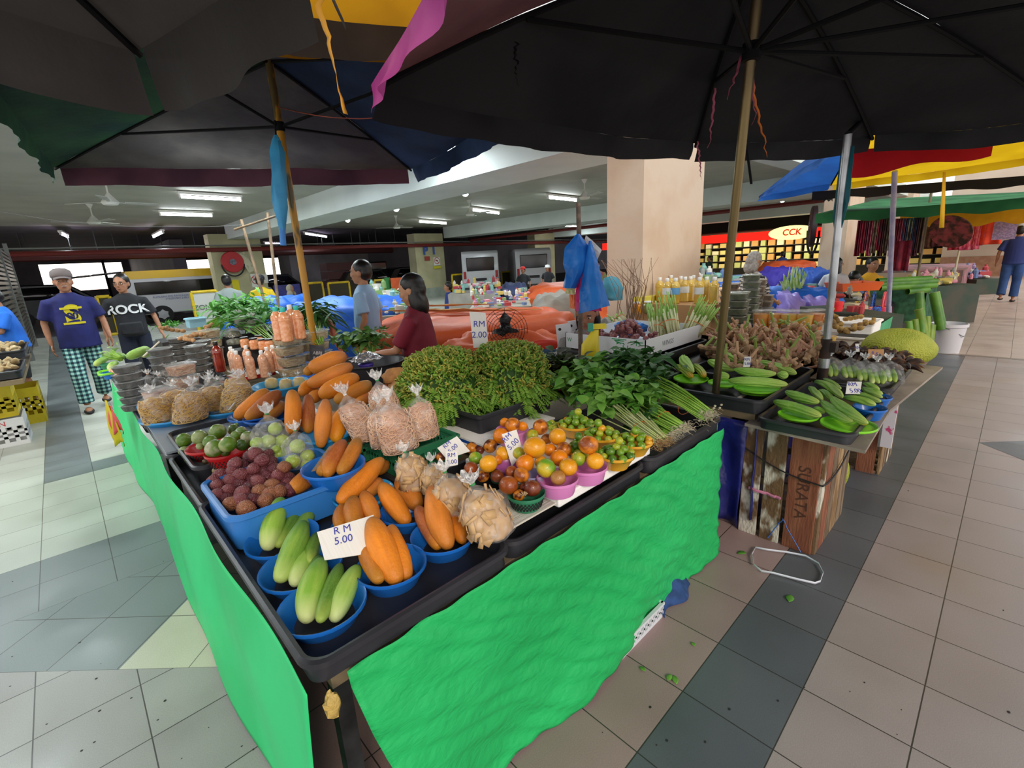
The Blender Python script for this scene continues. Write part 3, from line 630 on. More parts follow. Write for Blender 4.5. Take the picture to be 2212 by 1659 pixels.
# cucumbers and other long fruit
def longmat(name, c1, c2, c3=None, net=.35, rough=.5, ends=None, vs=90, streak=(5, 5, 1.1), mottle=.5):
 if name in MATS: return MATS[name]
 m = mat(name, c1, rough, .4, col2=c2, nscale=9, lo=.35, hi=.72, stretch=streak, coat=0)
 n = m.node_tree.nodes; l = m.node_tree.links; b = n['Principled BSDF']
 t = n.new('ShaderNodeTexCoord'); v = n.new('ShaderNodeTexNoise'); v.inputs['Scale'].default_value = vs; v.inputs['Detail'].default_value = 2
 l.new(t.outputs['Object'], v.inputs['Vector']); bp = n.new('ShaderNodeBump'); bp.inputs['Strength'].default_value = net; bp.inputs['Distance'].default_value = .004
 l.new(v.outputs['Fac'], bp.inputs['Height']); l.new(bp.outputs[0], b.inputs['Normal'])
 src = b.inputs['Base Color'].links[0].from_socket
 # fine light netting
 w_ = n.new('ShaderNodeTexVoronoi'); w_.feature = 'DISTANCE_TO_EDGE'; w_.inputs['Scale'].default_value = vs*1.3
 mp2 = n.new('ShaderNodeMapping'); mp2.inputs['Scale'].default_value = (1, 1, .35); l.new(t.outputs['Object'], mp2.inputs[0]); l.new(mp2.outputs[0], w_.inputs['Vector'])
 rp = n.new('ShaderNodeMapRange'); rp.inputs[1].default_value = .0; rp.inputs[2].default_value = .09; rp.inputs[3].default_value = mottle*.5; rp.inputs[4].default_value = 0
 l.new(w_.outputs['Distance'], rp.inputs[0])
 mx = n.new('ShaderNodeMix'); mx.data_type = 'RGBA'; l.new(rp.outputs[0], mx.inputs[0]); l.new(src, mx.inputs[6]); mx.inputs[7].default_value = (*lin(c3 or c2), 1)
 last = mx.outputs[2]
 if ends:
  # colour of the two tips: along local Z, 0 at the stem end and 1 at the blossom end
  sp_ = n.new('ShaderNodeSeparateXYZ'); l.new(t.outputs['Generated'], sp_.inputs[0])
  rr_ = n.new('ShaderNodeValToRGB'); e = rr_.color_ramp.elements; e[0].position = 0; e[0].color = (*lin(ends[0]), 1); e[1].position = .32; e[1].color = (*lin(ends[0]), 0)
  e2 = e.new(.62); e2.color = (*lin(ends[1]), 0); e3 = e.new(1); e3.color = (*lin(ends[1]), 1)
  l.new(sp_.outputs['Z'], rr_.inputs[0]); m3 = n.new('ShaderNodeMix'); m3.data_type = 'RGBA'
  l.new(rr_.outputs['Alpha'], m3.inputs[0]); l.new(last, m3.inputs[6]); l.new(rr_.outputs['Color'], m3.inputs[7]); last = m3.outputs[2]
 l.new(last, b.inputs['Base Color']); return m
OC = [longmat('orange_skin_%d' % i, a, c, 'd8a05a', .5, vs=110, mottle=.35, ends=e) for i, (a, c, e) in enumerate([('ee8c24', 'd8781c', ('cf7a1e', 'b0702c')), ('e08630', 'c87428', ('c87a2a', 'a8683a')), ('b4602a', '9c5024', ('cc8020', '8a4a26')), ('c47624', 'a66020', ('b87a24', '8c6a34')), ('e38e1a', 'd8801c', ('e8980e', 'dd8a20'))])]
GC = [longmat('green_skin_%d' % i, a, c, 'b5c878', .25, vs=120, mottle=.25, streak=(9, 9, .9), ends=e) for i, (a, c, e) in enumerate([('7fae3a', '9cbc4c', ('c9d28a', '3f7a2a')), ('6f9e38', '8fb348', ('b8cc70', '3a6e2a')), ('4d7a24', '6b9434', ('9ab04c', '305a1e')), ('8fba4a', 'a8c860', ('cdd890', '5c9440'))])]
BG = longmat('bitter_skin', '94c44c', 'aed468', 'c8dc90', .6, vs=60, ends=('b8cc6a', '79a83c')); BG2 = longmat('bitter_skin_dark', '74a83c', '8ebc4e', 'b0d078', .6, vs=60, ends=('b8cc6a', '6a9a38')); BG3 = longmat('bitter_skin_ripe', '9ab848', 'b0c048', 'd8c050', .6, vs=60, ends=('d8a020', '8aac40'))
def tipof(x, y, p0, L, far=True):
 """the point on the sight line of pixel x, y at distance L from p0"""
 o = Vector((0, 0, CAMH)); d = ray(x, y); q = o-p0; a = d.dot(d); b_ = 2*d.dot(q); c_ = q.dot(q)-L*L; D = b_*b_-4*a*c_
 if D < 0: t_ = -b_/(2*a)
 else: t_ = (-b_+(1 if far else -1)*math.sqrt(D))/(2*a)
 return o+d*t_
def longfruit(name, x0, y0, z0, x1, y1, L, wpx, m, label, cat, group=None, far=True, bend=.04, ridges=0, bdir=None, z1=None, taper=.10, pw=.38, stem=None, seed=None):
 seed = seed if seed is not None else rnd.random()*50
 P0 = at(x0, y0, z0); P1 = at(x1, y1, z1) if z1 is not None else tipof(x1, y1, P0, L, far)
 dep = ((P0+P1)/2-Vector((0, 0, CAMH))).dot(CM @ Vector((0, 0, -1))); r = wpx/2*dep/FPX*.85; Lr = (P1-P0).length
 ax = (P1-P0).normalized(); qt = ax.to_track_quat('Z', 'X')
 b = MB(); n = 44 if ridges else 18; N = 22
 bd = Vector((math.cos(seed), math.sin(seed), 0)) if bdir is None else qt.inverted() @ Vector(bdir)
 rings = []
 for i in range(N+1):
  t_ = (1-math.cos(PI*i/N))/2; s_ = max(0.0, 4*t_*(1-t_))**pw
  rad = r*s_*(1+taper*(.5-t_)+.05*math.sin(t_*7+seed))
  if ridges: rad *= 1-.0*t_
  off = bd*(bend*Lr*(4*t_*(1-t_)-.5)*1.0)
  ring = []
  for k in range(n):
   a = 2*PI*k/n; q = rad
   if ridges: q *= 1+.12*math.sin(a*ridges+2*math.sin(t_*6+seed))+.05*nz3((math.cos(a)*4, math.sin(a)*4, t_*30+seed))
   ring.append(Vector((q*math.cos(a), q*math.sin(a), t_*Lr))+off)
  rings.append(ring)
 b.loft(rings)
 if name is None: return b, P0, qt, m
 o = bpy.data.objects.new(name, b.mesh(name, m, True)); COL.objects.link(o); o.location = P0; o.rotation_mode = 'QUATERNION'; o.rotation_quaternion = qt
 tag(o, label, cat, group); return o
# --- blue bowls
BG_ = 'blue basins of cucumbers'
bowl(696, 1302, 186, .752, .06, BLUEP, 'blue basin with three green cucumbers in the very front corner', BG_)
bowl(650, 1220, 172, .752, .06, BLUEP, 'blue basin of green cucumbers, second back along the tray edge', BG_)
bowl(610, 1158, 150, .752, .06, BLUEP, 'blue basin of green cucumbers just below the blue tub', BG_)
bowl(845, 1217, 152, .757, .062, BLUEP, 'blue basin with orange cucumbers beside the price card', BG_)
bowl(957, 1152, 142, .757, .062, BLUEP, 'blue basin with three orange cucumbers at the tray edge', BG_)
bowl(884, 1098, 128, .757, .06, BLUEP, 'blue basin of orange cucumbers behind the tray edge basin', BG_)
bowl(775, 1130, 118, .752, .06, BLUEP, 'blue basin mostly hidden behind the price card', BG_)
bowl(785, 1062, 130, .775, .05, CYANP, 'light blue basin under the long tilted orange cucumber', BG_)
bowl(720, 1003, 134, .875, .07, BLUEP, 'blue basin with a brown card standing on the tub edge', BG_)
bowl(703, 935, 112, .84, .07, CYANP, 'light blue basin of upright orange cucumbers above the lime bags', BG_)
bowl(547, 893, 100, .80, .05, BLUEP, 'blue basin of brown orange cucumbers, the one further left', BG_)
bowl(582, 896, 104, .80, .055, BLUEP, 'blue basin of brown orange cucumbers, overlapping its neighbour', BG_)
# --- green cucumbers: bottom px, top px
def cuc(x0, y0, x1, y1, w, k, label, z=.728, L=.2, far=True, name='cucumber', **kw):
 return longfruit(name, x0, y0, z, x1, y1, L, w, GC[k], label, 'cucumber', 'green cucumbers', far=far, bend=.03, **kw)
cuc(658, 1344, 693, 1208, 68, 0, 'fattest green cucumber at the front of the front basin', L=.19)
cuc(690, 1345, 735, 1220, 46, 2, 'dark green cucumber squeezed in the middle of the front basin', L=.19, z=.74)
cuc(719, 1340, 772, 1222, 56, 3, 'yellow green cucumber at the tray edge side of the front basin', L=.18)
cuc(603, 1258, 658, 1128, 60, 1, 'long dark-tipped green cucumber leaning in the second basin', L=.21)
cuc(632, 1262, 688, 1170, 50, 3, 'pale green cucumber resting beside the dark-tipped one', L=.19)
cuc(668, 1215, 684, 1152, 34, 2, 'small dark cucumber tip behind the second basin', L=.15, z=.75)
cuc(672, 1255, 690, 1205, 40, 2, 'dark cucumber end hidden behind the fattest one', L=.12, z=.75)
cuc(576, 1187, 608, 1075, 54, 0, 'cucumber with cracked skin marks standing nearest the blue tub', L=.19)
cuc(600, 1180, 645, 1100, 38, 2, 'dark slim cucumber in the third basin', L=.18)
cuc(630, 1170, 674, 1100, 40, 1, 'green cucumber tip behind the slim dark one', L=.18)
# --- orange cucumbers
def ora(x0, y0, x1, y1, w, k, label, z=.733, L=.2, far=True, z1=None, bend=.03, **kw):
 return longfruit('orange_cucumber', x0, y0, z, x1, y1, L, w, OC[k], label, 'cucumber', 'orange ripe cucumbers', far=far, z1=z1, bend=bend, **kw)
ora(860, 1262, 800, 1120, 70, 0, 'big bright orange cucumber leaning over the price card', L=.21)
ora(880, 1252, 842, 1135, 52, 0, 'orange cucumber tucked behind the big bright one', L=.19)
ora(822, 1258, 783, 1168, 52, 3, 'brownish orange cucumber low beside the price card', L=.17, z=.75)
ora(968, 1186, 930, 1050, 62, 1, 'broad dusty orange cucumber in the tray edge basin', L=.22, z=.738)
ora(950, 1185, 902, 1096, 46, 2, 'reddish orange cucumber at one side of the tray edge basin', L=.18)
ora(1002, 1172, 968, 1082, 46, 0, 'orange cucumber at the bag side of the tray edge basin', L=.18)
ora(882, 1132, 822, 1046, 50, 0, 'glossy orange cucumber leaning in the middle basin', L=.19)
ora(905, 1095, 862, 1036, 58, 1, 'pale orange cucumber behind the glossy one', L=.18)
ora(768, 1145, 762, 1076, 52, 3, 'tan orange cucumber rising behind the price card', L=.16, z=.76)
ora(735, 1145, 738, 1090, 36, 3, 'tan cucumber half hidden at the card corner', L=.14, z=.76)
ora(812, 1125, 785, 1065, 44, 1, 'orange brown cucumber next to the tan one', L=.17, z=.77)
ora(730, 1086, 826, 992, 54, 0, 'long orange cucumber pointing up to the green crate', L=.25, z=.79)
ora(815, 1020, 836, 1000, 30, 3, 'brown cucumber end under the long tilted one', L=.16, z=.80)
ora(790, 1068, 822, 1038, 38, 1, 'short pinkish orange cucumber between basins', L=.12, z=.77)
ora(702, 1028, 742, 952, 46, 2, 'red brown cucumber beside the brown card', L=.19, z=.845)
ora(735, 1024, 776, 948, 40, 3, 'tan cucumber beside the red brown one', L=.19, z=.845)
ora(690, 1025, 716, 985, 36, 3, 'tan cucumber stub under the brown card', L=.12, z=.85)
ora(632, 938, 632, 842, 42, 0, 'upright orange cucumber above the lime bags', L=.21, z=.85)
ora(666, 935, 666, 852, 34, 2, 'dark red brown cucumber upright beside it', L=.2, z=.84)
ora(692, 968, 704, 862, 40, 1, 'tall cucumber with a pale scarred top', L=.21, z=.83)
ora(722, 955, 743, 880, 42, 4, 'bright yellow orange cucumber in the light blue basin', L=.18, z=.83)
ora(726, 915, 724, 892, 26, 3, 'tiny cucumber tip behind the scarred one', L=.1, z=.85)
ora(508, 905, 580, 842, 40, 0, 'smooth orange cucumber lying leftmost over a blue basin', L=.22, z=.79)
ora(532, 907, 606, 846, 42, 2, 'dark brown cucumber lying across two blue basins', L=.23, z=.80)
ora(574, 906, 612, 870, 32, 3, 'brown cucumber under the dark brown one', L=.17, z=.79)
ora(560, 908, 600, 880, 26, 2, 'slim shaded cucumber deep in the blue basin', L=.17, z=.78)
ora(668, 798, 748, 768, 50, 1, 'topmost orange cucumber of the stacked heap', L=.24, z=.96, far=True)
ora(660, 806, 682, 790, 26, 3, 'greenish cucumber end peeking below the topmost', L=.12, z=.94)
ora(665, 832, 762, 790, 42, 1, 'second orange cucumber down the heap', L=.26, z=.92)
ora(690, 855, 774, 812, 46, 0, 'third, redder orange cucumber down the heap', L=.25, z=.89)
ora(724, 868, 802, 828, 42, 3, 'fourth cucumber of the heap with a dark end', L=.24, z=.86)
ora(648, 850, 690, 822, 36, 0, 'cucumber poking out left under the heap', L=.2, z=.88)
ora(672, 862, 694, 850, 32, 1, 'cucumber end in the gap below the heap', L=.14, z=.87)
ora(765, 868, 826, 848, 34, 2, 'cucumber lying behind the pink noodle bags', L=.2, z=.84)
ora(630, 1060, 700, 1000, 50, 2, 'shaded brown cucumber lying in the blue tub', L=.22, z=.80)
ora(742, 960, 760, 905, 36, 2, 'dark cucumber in shade beside the green crate', L=.18, z=.76)
# --- blue tub and snake fruit
tub = tray(.228, 1.53, .665, 1.945, .715, .83, 'deep blue rectangular tub heaped with snake fruit', 'blue tubs', m=mat('blue_tub_plastic', '2c70b8', .38, col2='3076c0', nscale=4), name='blue_tub', cat='tub', r=.05)
def scalemat(name, c1, c2, vs=26):
 m = mat(name, c1, .38, .5, col2=c2, nscale=14, lo=.35, hi=.65, coat=.15); n = m.node_tree.nodes; l = m.node_tree.links; b = n['Principled BSDF']
 t = n.new('ShaderNodeTexCoord'); v = n.new('ShaderNodeTexVoronoi'); v.inputs['Scale'].default_value = 260; l.new(t.outputs['Object'], v.inputs['Vector'])
 bp = n.new('ShaderNodeBump'); bp.inputs['Strength'].default_value = 1; bp.inputs['Distance'].default_value = .0035; bp.invert = True; l.new(v.outputs['Distance'], bp.inputs['Height']); l.new(bp.outputs[0], b.inputs['Normal']); return m
SF = [scalemat('snakeskin_plum', '6e3038', '8a4a4c'), scalemat('snakeskin_dark', '552830', '74363e'), scalemat('snakeskin_rust', '8a4e34', 'a06a48')]
def snakefruit(m, s):
 b = MB(); b.lathe([(0, -.023), (.012, -.022), (.021, -.013), (.0245, 0), (.0225, .011), (.015, .021), (.006, .028), (0, .031)], 14, wav=lambda a, z: 1+.05*math.sin(a*3+s)); return b.mesh('snake_fruit', m, True)
SFM = [snakefruit(m, i) for i, m in enumerate(SF)]
sp_ = [(385, 940, 0), (500, 925, 1), (560, 930, 0), (1000, 700, 1), (1060, 665, 0), (1135, 745, 0), (1200, 690, 1), (1240, 770, 1), (1160, 860, 1), (1040, 845, 0), (820, 795, 0), (910, 810, 1), (880, 915, 0), (640, 920, 0), (755, 985, 0), (560, 1010, 0), (600, 1050, 0), (600, 1165, 0), (740, 1110, 0), (870, 1035, 1), (910, 1130, 0), (1000, 1060, 1), (1105, 1000, 0), (1100, 1110, 2), (1250, 1040, 2), (1325, 930, 0), (1440, 1020, 1), (1345, 1120, 2), (1380, 1080, 1), (1400, 830, 2), (1390, 880, 1), (870, 1230, 0), (765, 1260, 2), (1035, 1220, 1), (1180, 1225, 2), (940, 1320, 2), (1450, 960, 1), (1020, 960, 1), (1280, 850, 1), (700, 1210, 1), (1230, 1150, 2), (960, 1180, 1), (1470, 1100, 1), (660, 980, 1), (1060, 930, 1), (1210, 950, 1), (790, 880, 0), (1330, 990, 1)]
sfo = []
for i, (x, y, k) in enumerate(sp_[3:]):
 X, Y = 360+x/5.53, 860+y/5.53
 zt = .80+.0*rnd.random()+max(0, (1040-Y))*.0011+(.012 if k != 1 else -.004); zt = min(zt, .93)
 o = bpy.data.objects.new('snake_fruit', SFM[k]); COL.objects.link(o); o.location = at(X, Y, zt)
 o.rotation_euler = (rnd.uniform(-2.6, 2.6), rnd.uniform(-2, 2), rnd.uniform(0, 6)); s_ = rnd.uniform(.98, 1.12); o.scale = (s_,)*3
 tag(o, '', 'fruit', 'snake fruit heaped in the blue tub'); sfo.append(o)
ordlab(sfo, 'scaly snake fruit in the blue tub', 5)
# a hidden fill of the same fruit under the visible ones
b = MB()
for i in range(46):
 p = at(360+rnd.uniform(600, 1400)/5.53, 860+rnd.uniform(760, 1280)/5.53, rnd.uniform(.745, .775)); 
 if .26 < p.x < .62 and 1.57 < p.y < 1.9: b.ell(p, .024, 10, 6)
tag(obj('fruit_fill', b, SF[1], smooth=True), 'lower layer of snake fruit mostly hidden in the blue tub', 'fruit', kind='stuff')
# --- green crowned fruit (kuini) and colanders
REDP = mat('red_colander', 'c01c20', .35, coat=.2)
bowl(450, 962, 88, .80, .055, REDP, 'red colander of mottled green fruit, the one behind', 'red colanders', name='colander', cat='colander', holes=True)
bowl(489, 972, 86, .83, .075, REDP, 'red colander of mottled green fruit, the one in front', 'red colanders', name='colander', cat='colander', holes=True)
def roundmat(name, c1, c2, c3=None, lo=.45, hi=.6, ns=25, rough=.3, bump=.15, coat=.3):
 return mat(name, c1, rough, .5, col2=c2, nscale=ns, lo=lo, hi=hi, bump=bump, bscale=220, coat=coat, detail=4)
GK = [roundmat('mottled_green', '5c7e20', '9aa468', ns=16, lo=.5, hi=.66), roundmat('mottled_green_scarred', '5c7e24', 'b0a888', lo=.46, hi=.58, ns=14), roundmat('dark_mottled_green', '3e5a1c', '7c8848', ns=18, lo=.48, hi=.62)]
def roundfruit(x, y, wpx, z, m, label, cat, group, name, sq=.92, squash=None, rr=None, nzz=.05, n=18, stemd=None):
 p = at(x, y, z); dep = (p-Vector((0, 0, CAMH))).dot(CM @ Vector((0, 0, -1))); r = rr or wpx/2*dep/FPX
 t = bpy.data.objects.new(name, None)
 b = MB(); b.ell((0, 0, 0), (r, r, r*sq), n, int(n*.7), nz=nzz, nf=1.5, seed=rnd.random()*30)
 if stemd: pass
 o = bpy.data.objects.new(name, b.mesh(name, m, True)); COL.objects.link(o); o.location = p; o.rotation_euler = (rnd.uniform(-.9, .9), rnd.uniform(-.9, .9), rnd.uniform(0, 6))
 bpy.data.objects.remove(t); tag(o, label, cat, group); return o
kf = []
for (x, y, w, z, k) in [(210, 500, 175, .80, 0), (215, 635, 130, .76, 0), (400, 470, 190, .85, 0), (610, 400, 190, .87, 0), (520, 520, 160, .86, 0), (570, 600, 220, .875, 1), (730, 550, 205, .89, 0), (790, 375, 130, .85, 2), (830, 450, 130, .86, 0), (890, 400, 130, .85, 1), (970, 470, 160, .86, 1), (900, 560, 150, .85, 2), (1060, 470, 120, .82, 2), (270, 730, 110, .74, 0), (400, 575, 90, .82, 0), (830, 325, 60, .82, 0), (1010, 545, 90, .83, 2), (700, 640, 120, .84, 2)]:
 kf.append(roundfruit(360+x/5.53, 860+y/5.53, w/5.53, z, GK[k], '', 'fruit', 'mottled green fruit around the red colanders', 'green_fruit'))
ordlab(kf, 'mottled green round fruit at the red colanders', 3)
for i, (x, y, w, k, lb) in enumerate([(510, 815, 60, 'c08a28', 'yellow fruit in the dark tray under the colanders'), (590, 865, 90, '9a8a58', 'tan flat fruit in the dark tray under the colanders'), (460, 760, 70, '5a4a30', 'dark brown fruit deep in the tray under the colanders')]):
 roundfruit(360+x/5.53, 860+y/5.53, w/5.53, .76, roundmat('tray_fruit_%d' % i, k, '6a5428'), lb, 'fruit', None, 'loose_fruit')
# --- bags of limes / contents
BAG = film('clear_bag', 'ffffff', .15, .12, .7, 45)
KNOT = mat('bag_tie_green', '2f8a4a', .5); KNOTO = mat('bag_tie_orange', 'd87838', .5); BAGO = film('bag_neck', 'f4f4f4', .6, .2, .8, 80)
def bag(x, y, z, w, h, label, content=None, cm=None, lean=(0, 0), group=None, tie=KNOT, strands=0, sm=None, dz=.0, neck=.05, depth=.75, rz=0, name='plastic_bag', cat='bag', fill=.8, flat=1, filmm=None, chips=0, rdm=None):
 """tied clear bag standing at base pixel x, y with width w and height h in metres"""
 t = thing(name, at(x, y, z), label, cat, group, rz); rs = random.Random(int(x*7+y)); A_ = Vector((lean[0], lean[1], 1))
 def ax(s_): return Vector((A_.x*s_*h, A_.y*s_*h, s_*h))
 prof = [(0, .72), (.03, .9), (.12, 1.0), (.4, .98), (.62, .92), (.74, .72), (.83, .4), (.90, .15), (.94, .08)]
 rings = []
 for s_, q in prof:
  rings.append([ax(s_)+Vector((math.cos(a)*w/2*q*(1+.10*math.sin(a*7+s_*9+x)), math.sin(a)*w/2*depth*q*(1+.10*math.sin(a*5+s_*7+y)), 0)) for a in [2*PI*k/22 for k in range(22)]])
 b = MB(); b.loft(rings); obj('film', b, filmm or BAG, t, smooth=True)
 rings = []
 for s_, q in ((.94, .08), (.98, .12), (1.04, .3), (1.14, .42)):
  rings.append([ax(s_)+Vector((math.cos(a)*w/2*q*(1+.35*math.sin(a*4+s_*5+x)), math.sin(a)*w/2*q*.6*(1+.35*math.sin(a*5+x)), .012*math.sin(a*6+x) if s_ > 1.1 else 0)) for a in [2*PI*k/20 for k in range(20)]])
 b = MB(); b.loft(rings, cap=False); obj('bag_neck', b, BAGO, t, smooth=True)
 b = MB(); b.tube([ax(.93), ax(.955)], w*.055, 10); obj('tie', b, tie, t)
 if cm is not None:
  b = MB(); top_ = fill
  rings = []
  for s_, q in ((.012, .62), (.04, .84), (.12, .95), (.35, .95), (.6, .9), (.72, .72), (.79, .4), (.82, .1)):
   s2 = s_*top_/.85
   rings.append([ax(s2)+Vector((math.cos(a)*w/2*q*(1+.10*math.sin(a*7+s_*9+x))*(.94+.06*nz3((math.cos(a)*3, math.sin(a)*3, s_*6+x))), math.sin(a)*w/2*depth*q*(1+.1*math.sin(a*5+s_*7+y))*.94, 0)) for a in [2*PI*k/22 for k in range(22)]])
  b.loft(rings); obj('contents', b, cm, t, smooth=True)
  if strands:
   b = MB()
   for i in range(strands):
    a0 = rs.uniform(0, 2*PI); s0 = rs.uniform(.06, .82 if chips else .7)*top_/.85; da = rs.uniform(-.8, .8); ds = rs.uniform(-.25, .25)
    pts = []
    for k in range(6):
     u = k/5; s2 = min(max(s0+ds*u, .04), .78*top_/.85); a = a0+da*u+.15*math.sin(u*6+i); q = .97*(1 if s2 < .5 else 1-(s2-.5)*(1.5 if chips else .9))
     pts.append(ax(s2)+Vector((math.cos(a)*w/2*q, math.sin(a)*w/2*depth*q, 0)))
    if chips:
     p_, q_ = pts[0], pts[3]; nrm = Vector((math.cos(a0), math.sin(a0), .3)).normalized(); sd_ = (q_-p_).cross(nrm).normalized()*chips
     o_ = nrm*.006*rs.random(); b.add([p_-sd_+o_, q_-sd_+o_, q_+sd_+o_, p_+sd_+o_, p_-sd_+o_-nrm*.003, q_-sd_+o_-nrm*.003, q_+sd_+o_-nrm*.003, p_+sd_+o_-nrm*.003], [(0, 1, 2, 3), (7, 6, 5, 4), (0, 4, 5, 1), (1, 5, 6, 2), (2, 6, 7, 3), (3, 7, 4, 0)])
    else: b.tube(pts, rs.uniform(.0014, .0026), 4, cap=False)
   o = obj('strands', b, sm or cm, t, smooth=True); o['kind'] = 'stuff'
 return t
LIME = roundmat('bagged_lime', '8aa83c', 'a8bc50', ns=18, bump=.2)
def limebag(x, y, z, w, h, lean, spots, label):
 t = bag(x, y, z, w, h, label, lean=lean, group='bags of limes', name='lime_bag')
 for (dx, dy, dz_, r) in spots:
  b = MB(); b.ell((dx+lean[0]*dz_, dy+lean[1]*dz_, dz_), (r, r, r*.95), 14, 10, nz=.05, seed=dx*99); o = bpy.data.objects.new('lime', b.mesh('lime', LIME, True)); COL.objects.link(o); o.location = t.location
  tag(o, '', 'lime', 'limes inside clear bags'); LB.append(o)
LB = []
limebag(590, 1000, .80, .15, .2, (.15, .35), [(-.045, -.02, .035, .03), (.02, -.03, .035, .032), (.045, 0, .07, .031), (-.01, .0, .085, .03), (-.05, .0, .09, .026), (.03, .02, .12, .028), (.005, -.045, .06, .02)], 'tilted clear bag of limes, the larger one above the tub')
limebag(648, 1008, .80, .12, .15, (.1, .2), [(-.03, -.02, .035, .029), (.03, -.01, .035, .028), (.0, .0, .08, .030), (.02, -.02, .005, .024)], 'knotted clear bag of limes, the smaller one nearer the upright cucumbers')
for i, o in enumerate(LB): o['label'] = ['lime low left in the larger tilted bag', 'lime low centre in the larger tilted bag', 'lime at the side of the larger tilted bag', 'lime in the middle of the larger tilted bag', 'lime against the open side of the larger bag', 'topmost lime in the larger tilted bag', 'small lime at the front of the larger bag', 'lime low left in the smaller knotted bag', 'lime low right in the smaller knotted bag', 'topmost lime in the smaller knotted bag', 'lime at the very bottom of the smaller bag'][i]
b = MB(); q = at(575, 985, .82); b.grid(lambda u, v: q+Vector((-.06+.12*u, .02-.02*v, .05*v+.008*math.sin(u*9))), 8, 4); tag(obj('bag_label', b, WHITE, solid=.001), 'white paper slip lying on the larger lime bag', 'paper')
# --- price cards
CARD = mat('card_white', 'e6e3de', .7, col2='e2dfd9', nscale=3, bump=.08, bscale=3, stretch=(60, 1, 1)); INK = mat('blue_ink', '3a3f9c', .5)
def card(px4, zs, lines, label, size, m=None, group='price cards', inkm=None, th=.003, offs=(0, 0), rot=0, name='price_card', lsx=1, up=1.0):
 """px4: tl, tr, br, bl; zs: heights of bottom (bl) - the card plane is built from br/bl at zs and top leaning"""
 bl = at(*px4[3], zs[0]); br_ = at(*px4[2], zs[1]) if zs[1] is not None else None
 return bl, br_
def card3(TL, TR, BR, BL, lines, label, size, m=CARD, ink=INK, name='price_card', group='price cards', th=.0035, offs=(0, 0), rot=0, cat='sign', bold=0, lsp=1.15):
 TL, TR, BR, BL = map(Vector, (TL, TR, BR, BL)); O = (TL+TR+BR+BL)/4; X = ((TR-TL)+(BR-BL)).normalized(); Y = ((TL-BL)+(TR-BR)); Y = (Y-X*Y.dot(X)).normalized(); Z = X.cross(Y)
 
 t = thing(name, O, label, cat, group)
 b = MB(); n = Z*th/2; v = [q-Z*q.dot(Z) for q in (TL-O, TR-O, BR-O, BL-O)]; b.add([p+n for p in v]+[p-n for p in v], [(0, 1, 2, 3), (7, 6, 5, 4), (0, 4, 5, 1), (1, 5, 6, 2), (2, 6, 7, 3), (3, 7, 4, 0)]); obj('board', b, m, t)
 Mx = Matrix((X, Y, Z)).transposed().to_4x4() @ Matrix.Rotation(rot, 4, 'Z')
 H_ = (len(lines)-1)/2
 for i, s_ in enumerate(lines):
  o = text('writing', s_, size, ink, None, bold=bold); o.parent = t
  o.matrix_local = Matrix.Translation(X*offs[0]+Y*(offs[1])+Z*(th/2+.0006)) @ Mx @ Matrix.Translation((0, (H_-i)*size*lsp, 0))
 return t
def pxcard(tl, tr, br, bl, z_b, D, lines, label, size, **k):
 """upright-ish card: bottom at height z_b, top found at horizontal distance of the bottom plus lean D"""
 B1 = at(*bl, z_b); B2 = tipof(*br, B1, k.pop('w'), k.pop('farx', True)) if 'w' in k else at(*br, z_b)
 def up(px_, B, ln): 
  return tipof(*px_, B, ln, True)
 h = k.pop('h'); T1 = up(tl, B1, h); T2 = up(tr, B2, h)
 return card3(T1, T2, B2, B1, lines, label, size, **k)
# front 5.00 card: flat-ish, corners by height
card3(at(684, 1148, .85), at(808, 1114, .85), at(785, 1196, .79), at(702, 1212, .785), ['R M', '5.00'], 'large white price card reading RM 5.00 between green and orange cucumbers', .029, rot=.0, lsp=1.0, offs=(-.004, .016))
def upcard(tl, tr, br, bl, dep, lines, label, size, **k):
 """card whose four corners lie at camera depth dep (bottom) and dep+lean (top)"""
 ln = k.pop('lean', .02); return card3(dp(*tl, dep+ln), dp(*tr, dep+ln), dp(*br, dep), dp(*bl, dep), lines, label, size, **k)
def depth(P): return (Vector(P)-Vector((0, 0, CAMH))).dot(CM @ Vector((0, 0, -1)))
upcard((1014, 673), (1049, 676), (1055, 748), (1023, 752), depth(at(1040, 800, .95)), ['RM', '2.00'], 'tall white price card RM 2.00 stuck in the fern heap', .05, offs=(0, .0), lsp=1.25)
upcard((1084, 938), (1116, 928), (1130, 976), (1106, 1008), depth(at(1115, 1000, .84)), ['RM', '5.00'], 'slim white price card RM 5.00 among the oranges', .028, offs=(0, .02), rot=.15)
upcard((945, 968), (987, 942), (1016, 975), (965, 992), depth(at(985, 1000, .84))+.03, ['RM', '  5.00'], 'tilted white price card behind the small one by the chip bags', .024, offs=(-.01, .01), rot=.35, name='price_card')
upcard((963, 975), (989, 975), (989, 1004), (962, 1010), depth(at(975, 1010, .86)), ['RM', '2.00'], 'small pale price card RM 2.00 leaning on the chip bags', .021)
bc = mat('brown_card', '6e5844', .6)
b = MB(); q0 = at(672, 1019, .87); q1 = tipof(710, 965, q0, .1); q2 = tipof(716, 962, q0, .105); q3 = q0+Vector((.012, -.004, 0)); nb = (q1-q0).cross(q3-q0).normalized()*.003
b.add([q0, q1, q2, q3, q0+nb, q1+nb, q2+nb, q3+nb], [(0, 1, 2, 3), (7, 6, 5, 4), (0, 4, 5, 1), (1, 5, 6, 2), (2, 6, 7, 3), (3, 7, 4, 0)]); tag(obj('brown_board', b, bc), 'edge-on brown card propped in the blue basin on the tub', 'card')
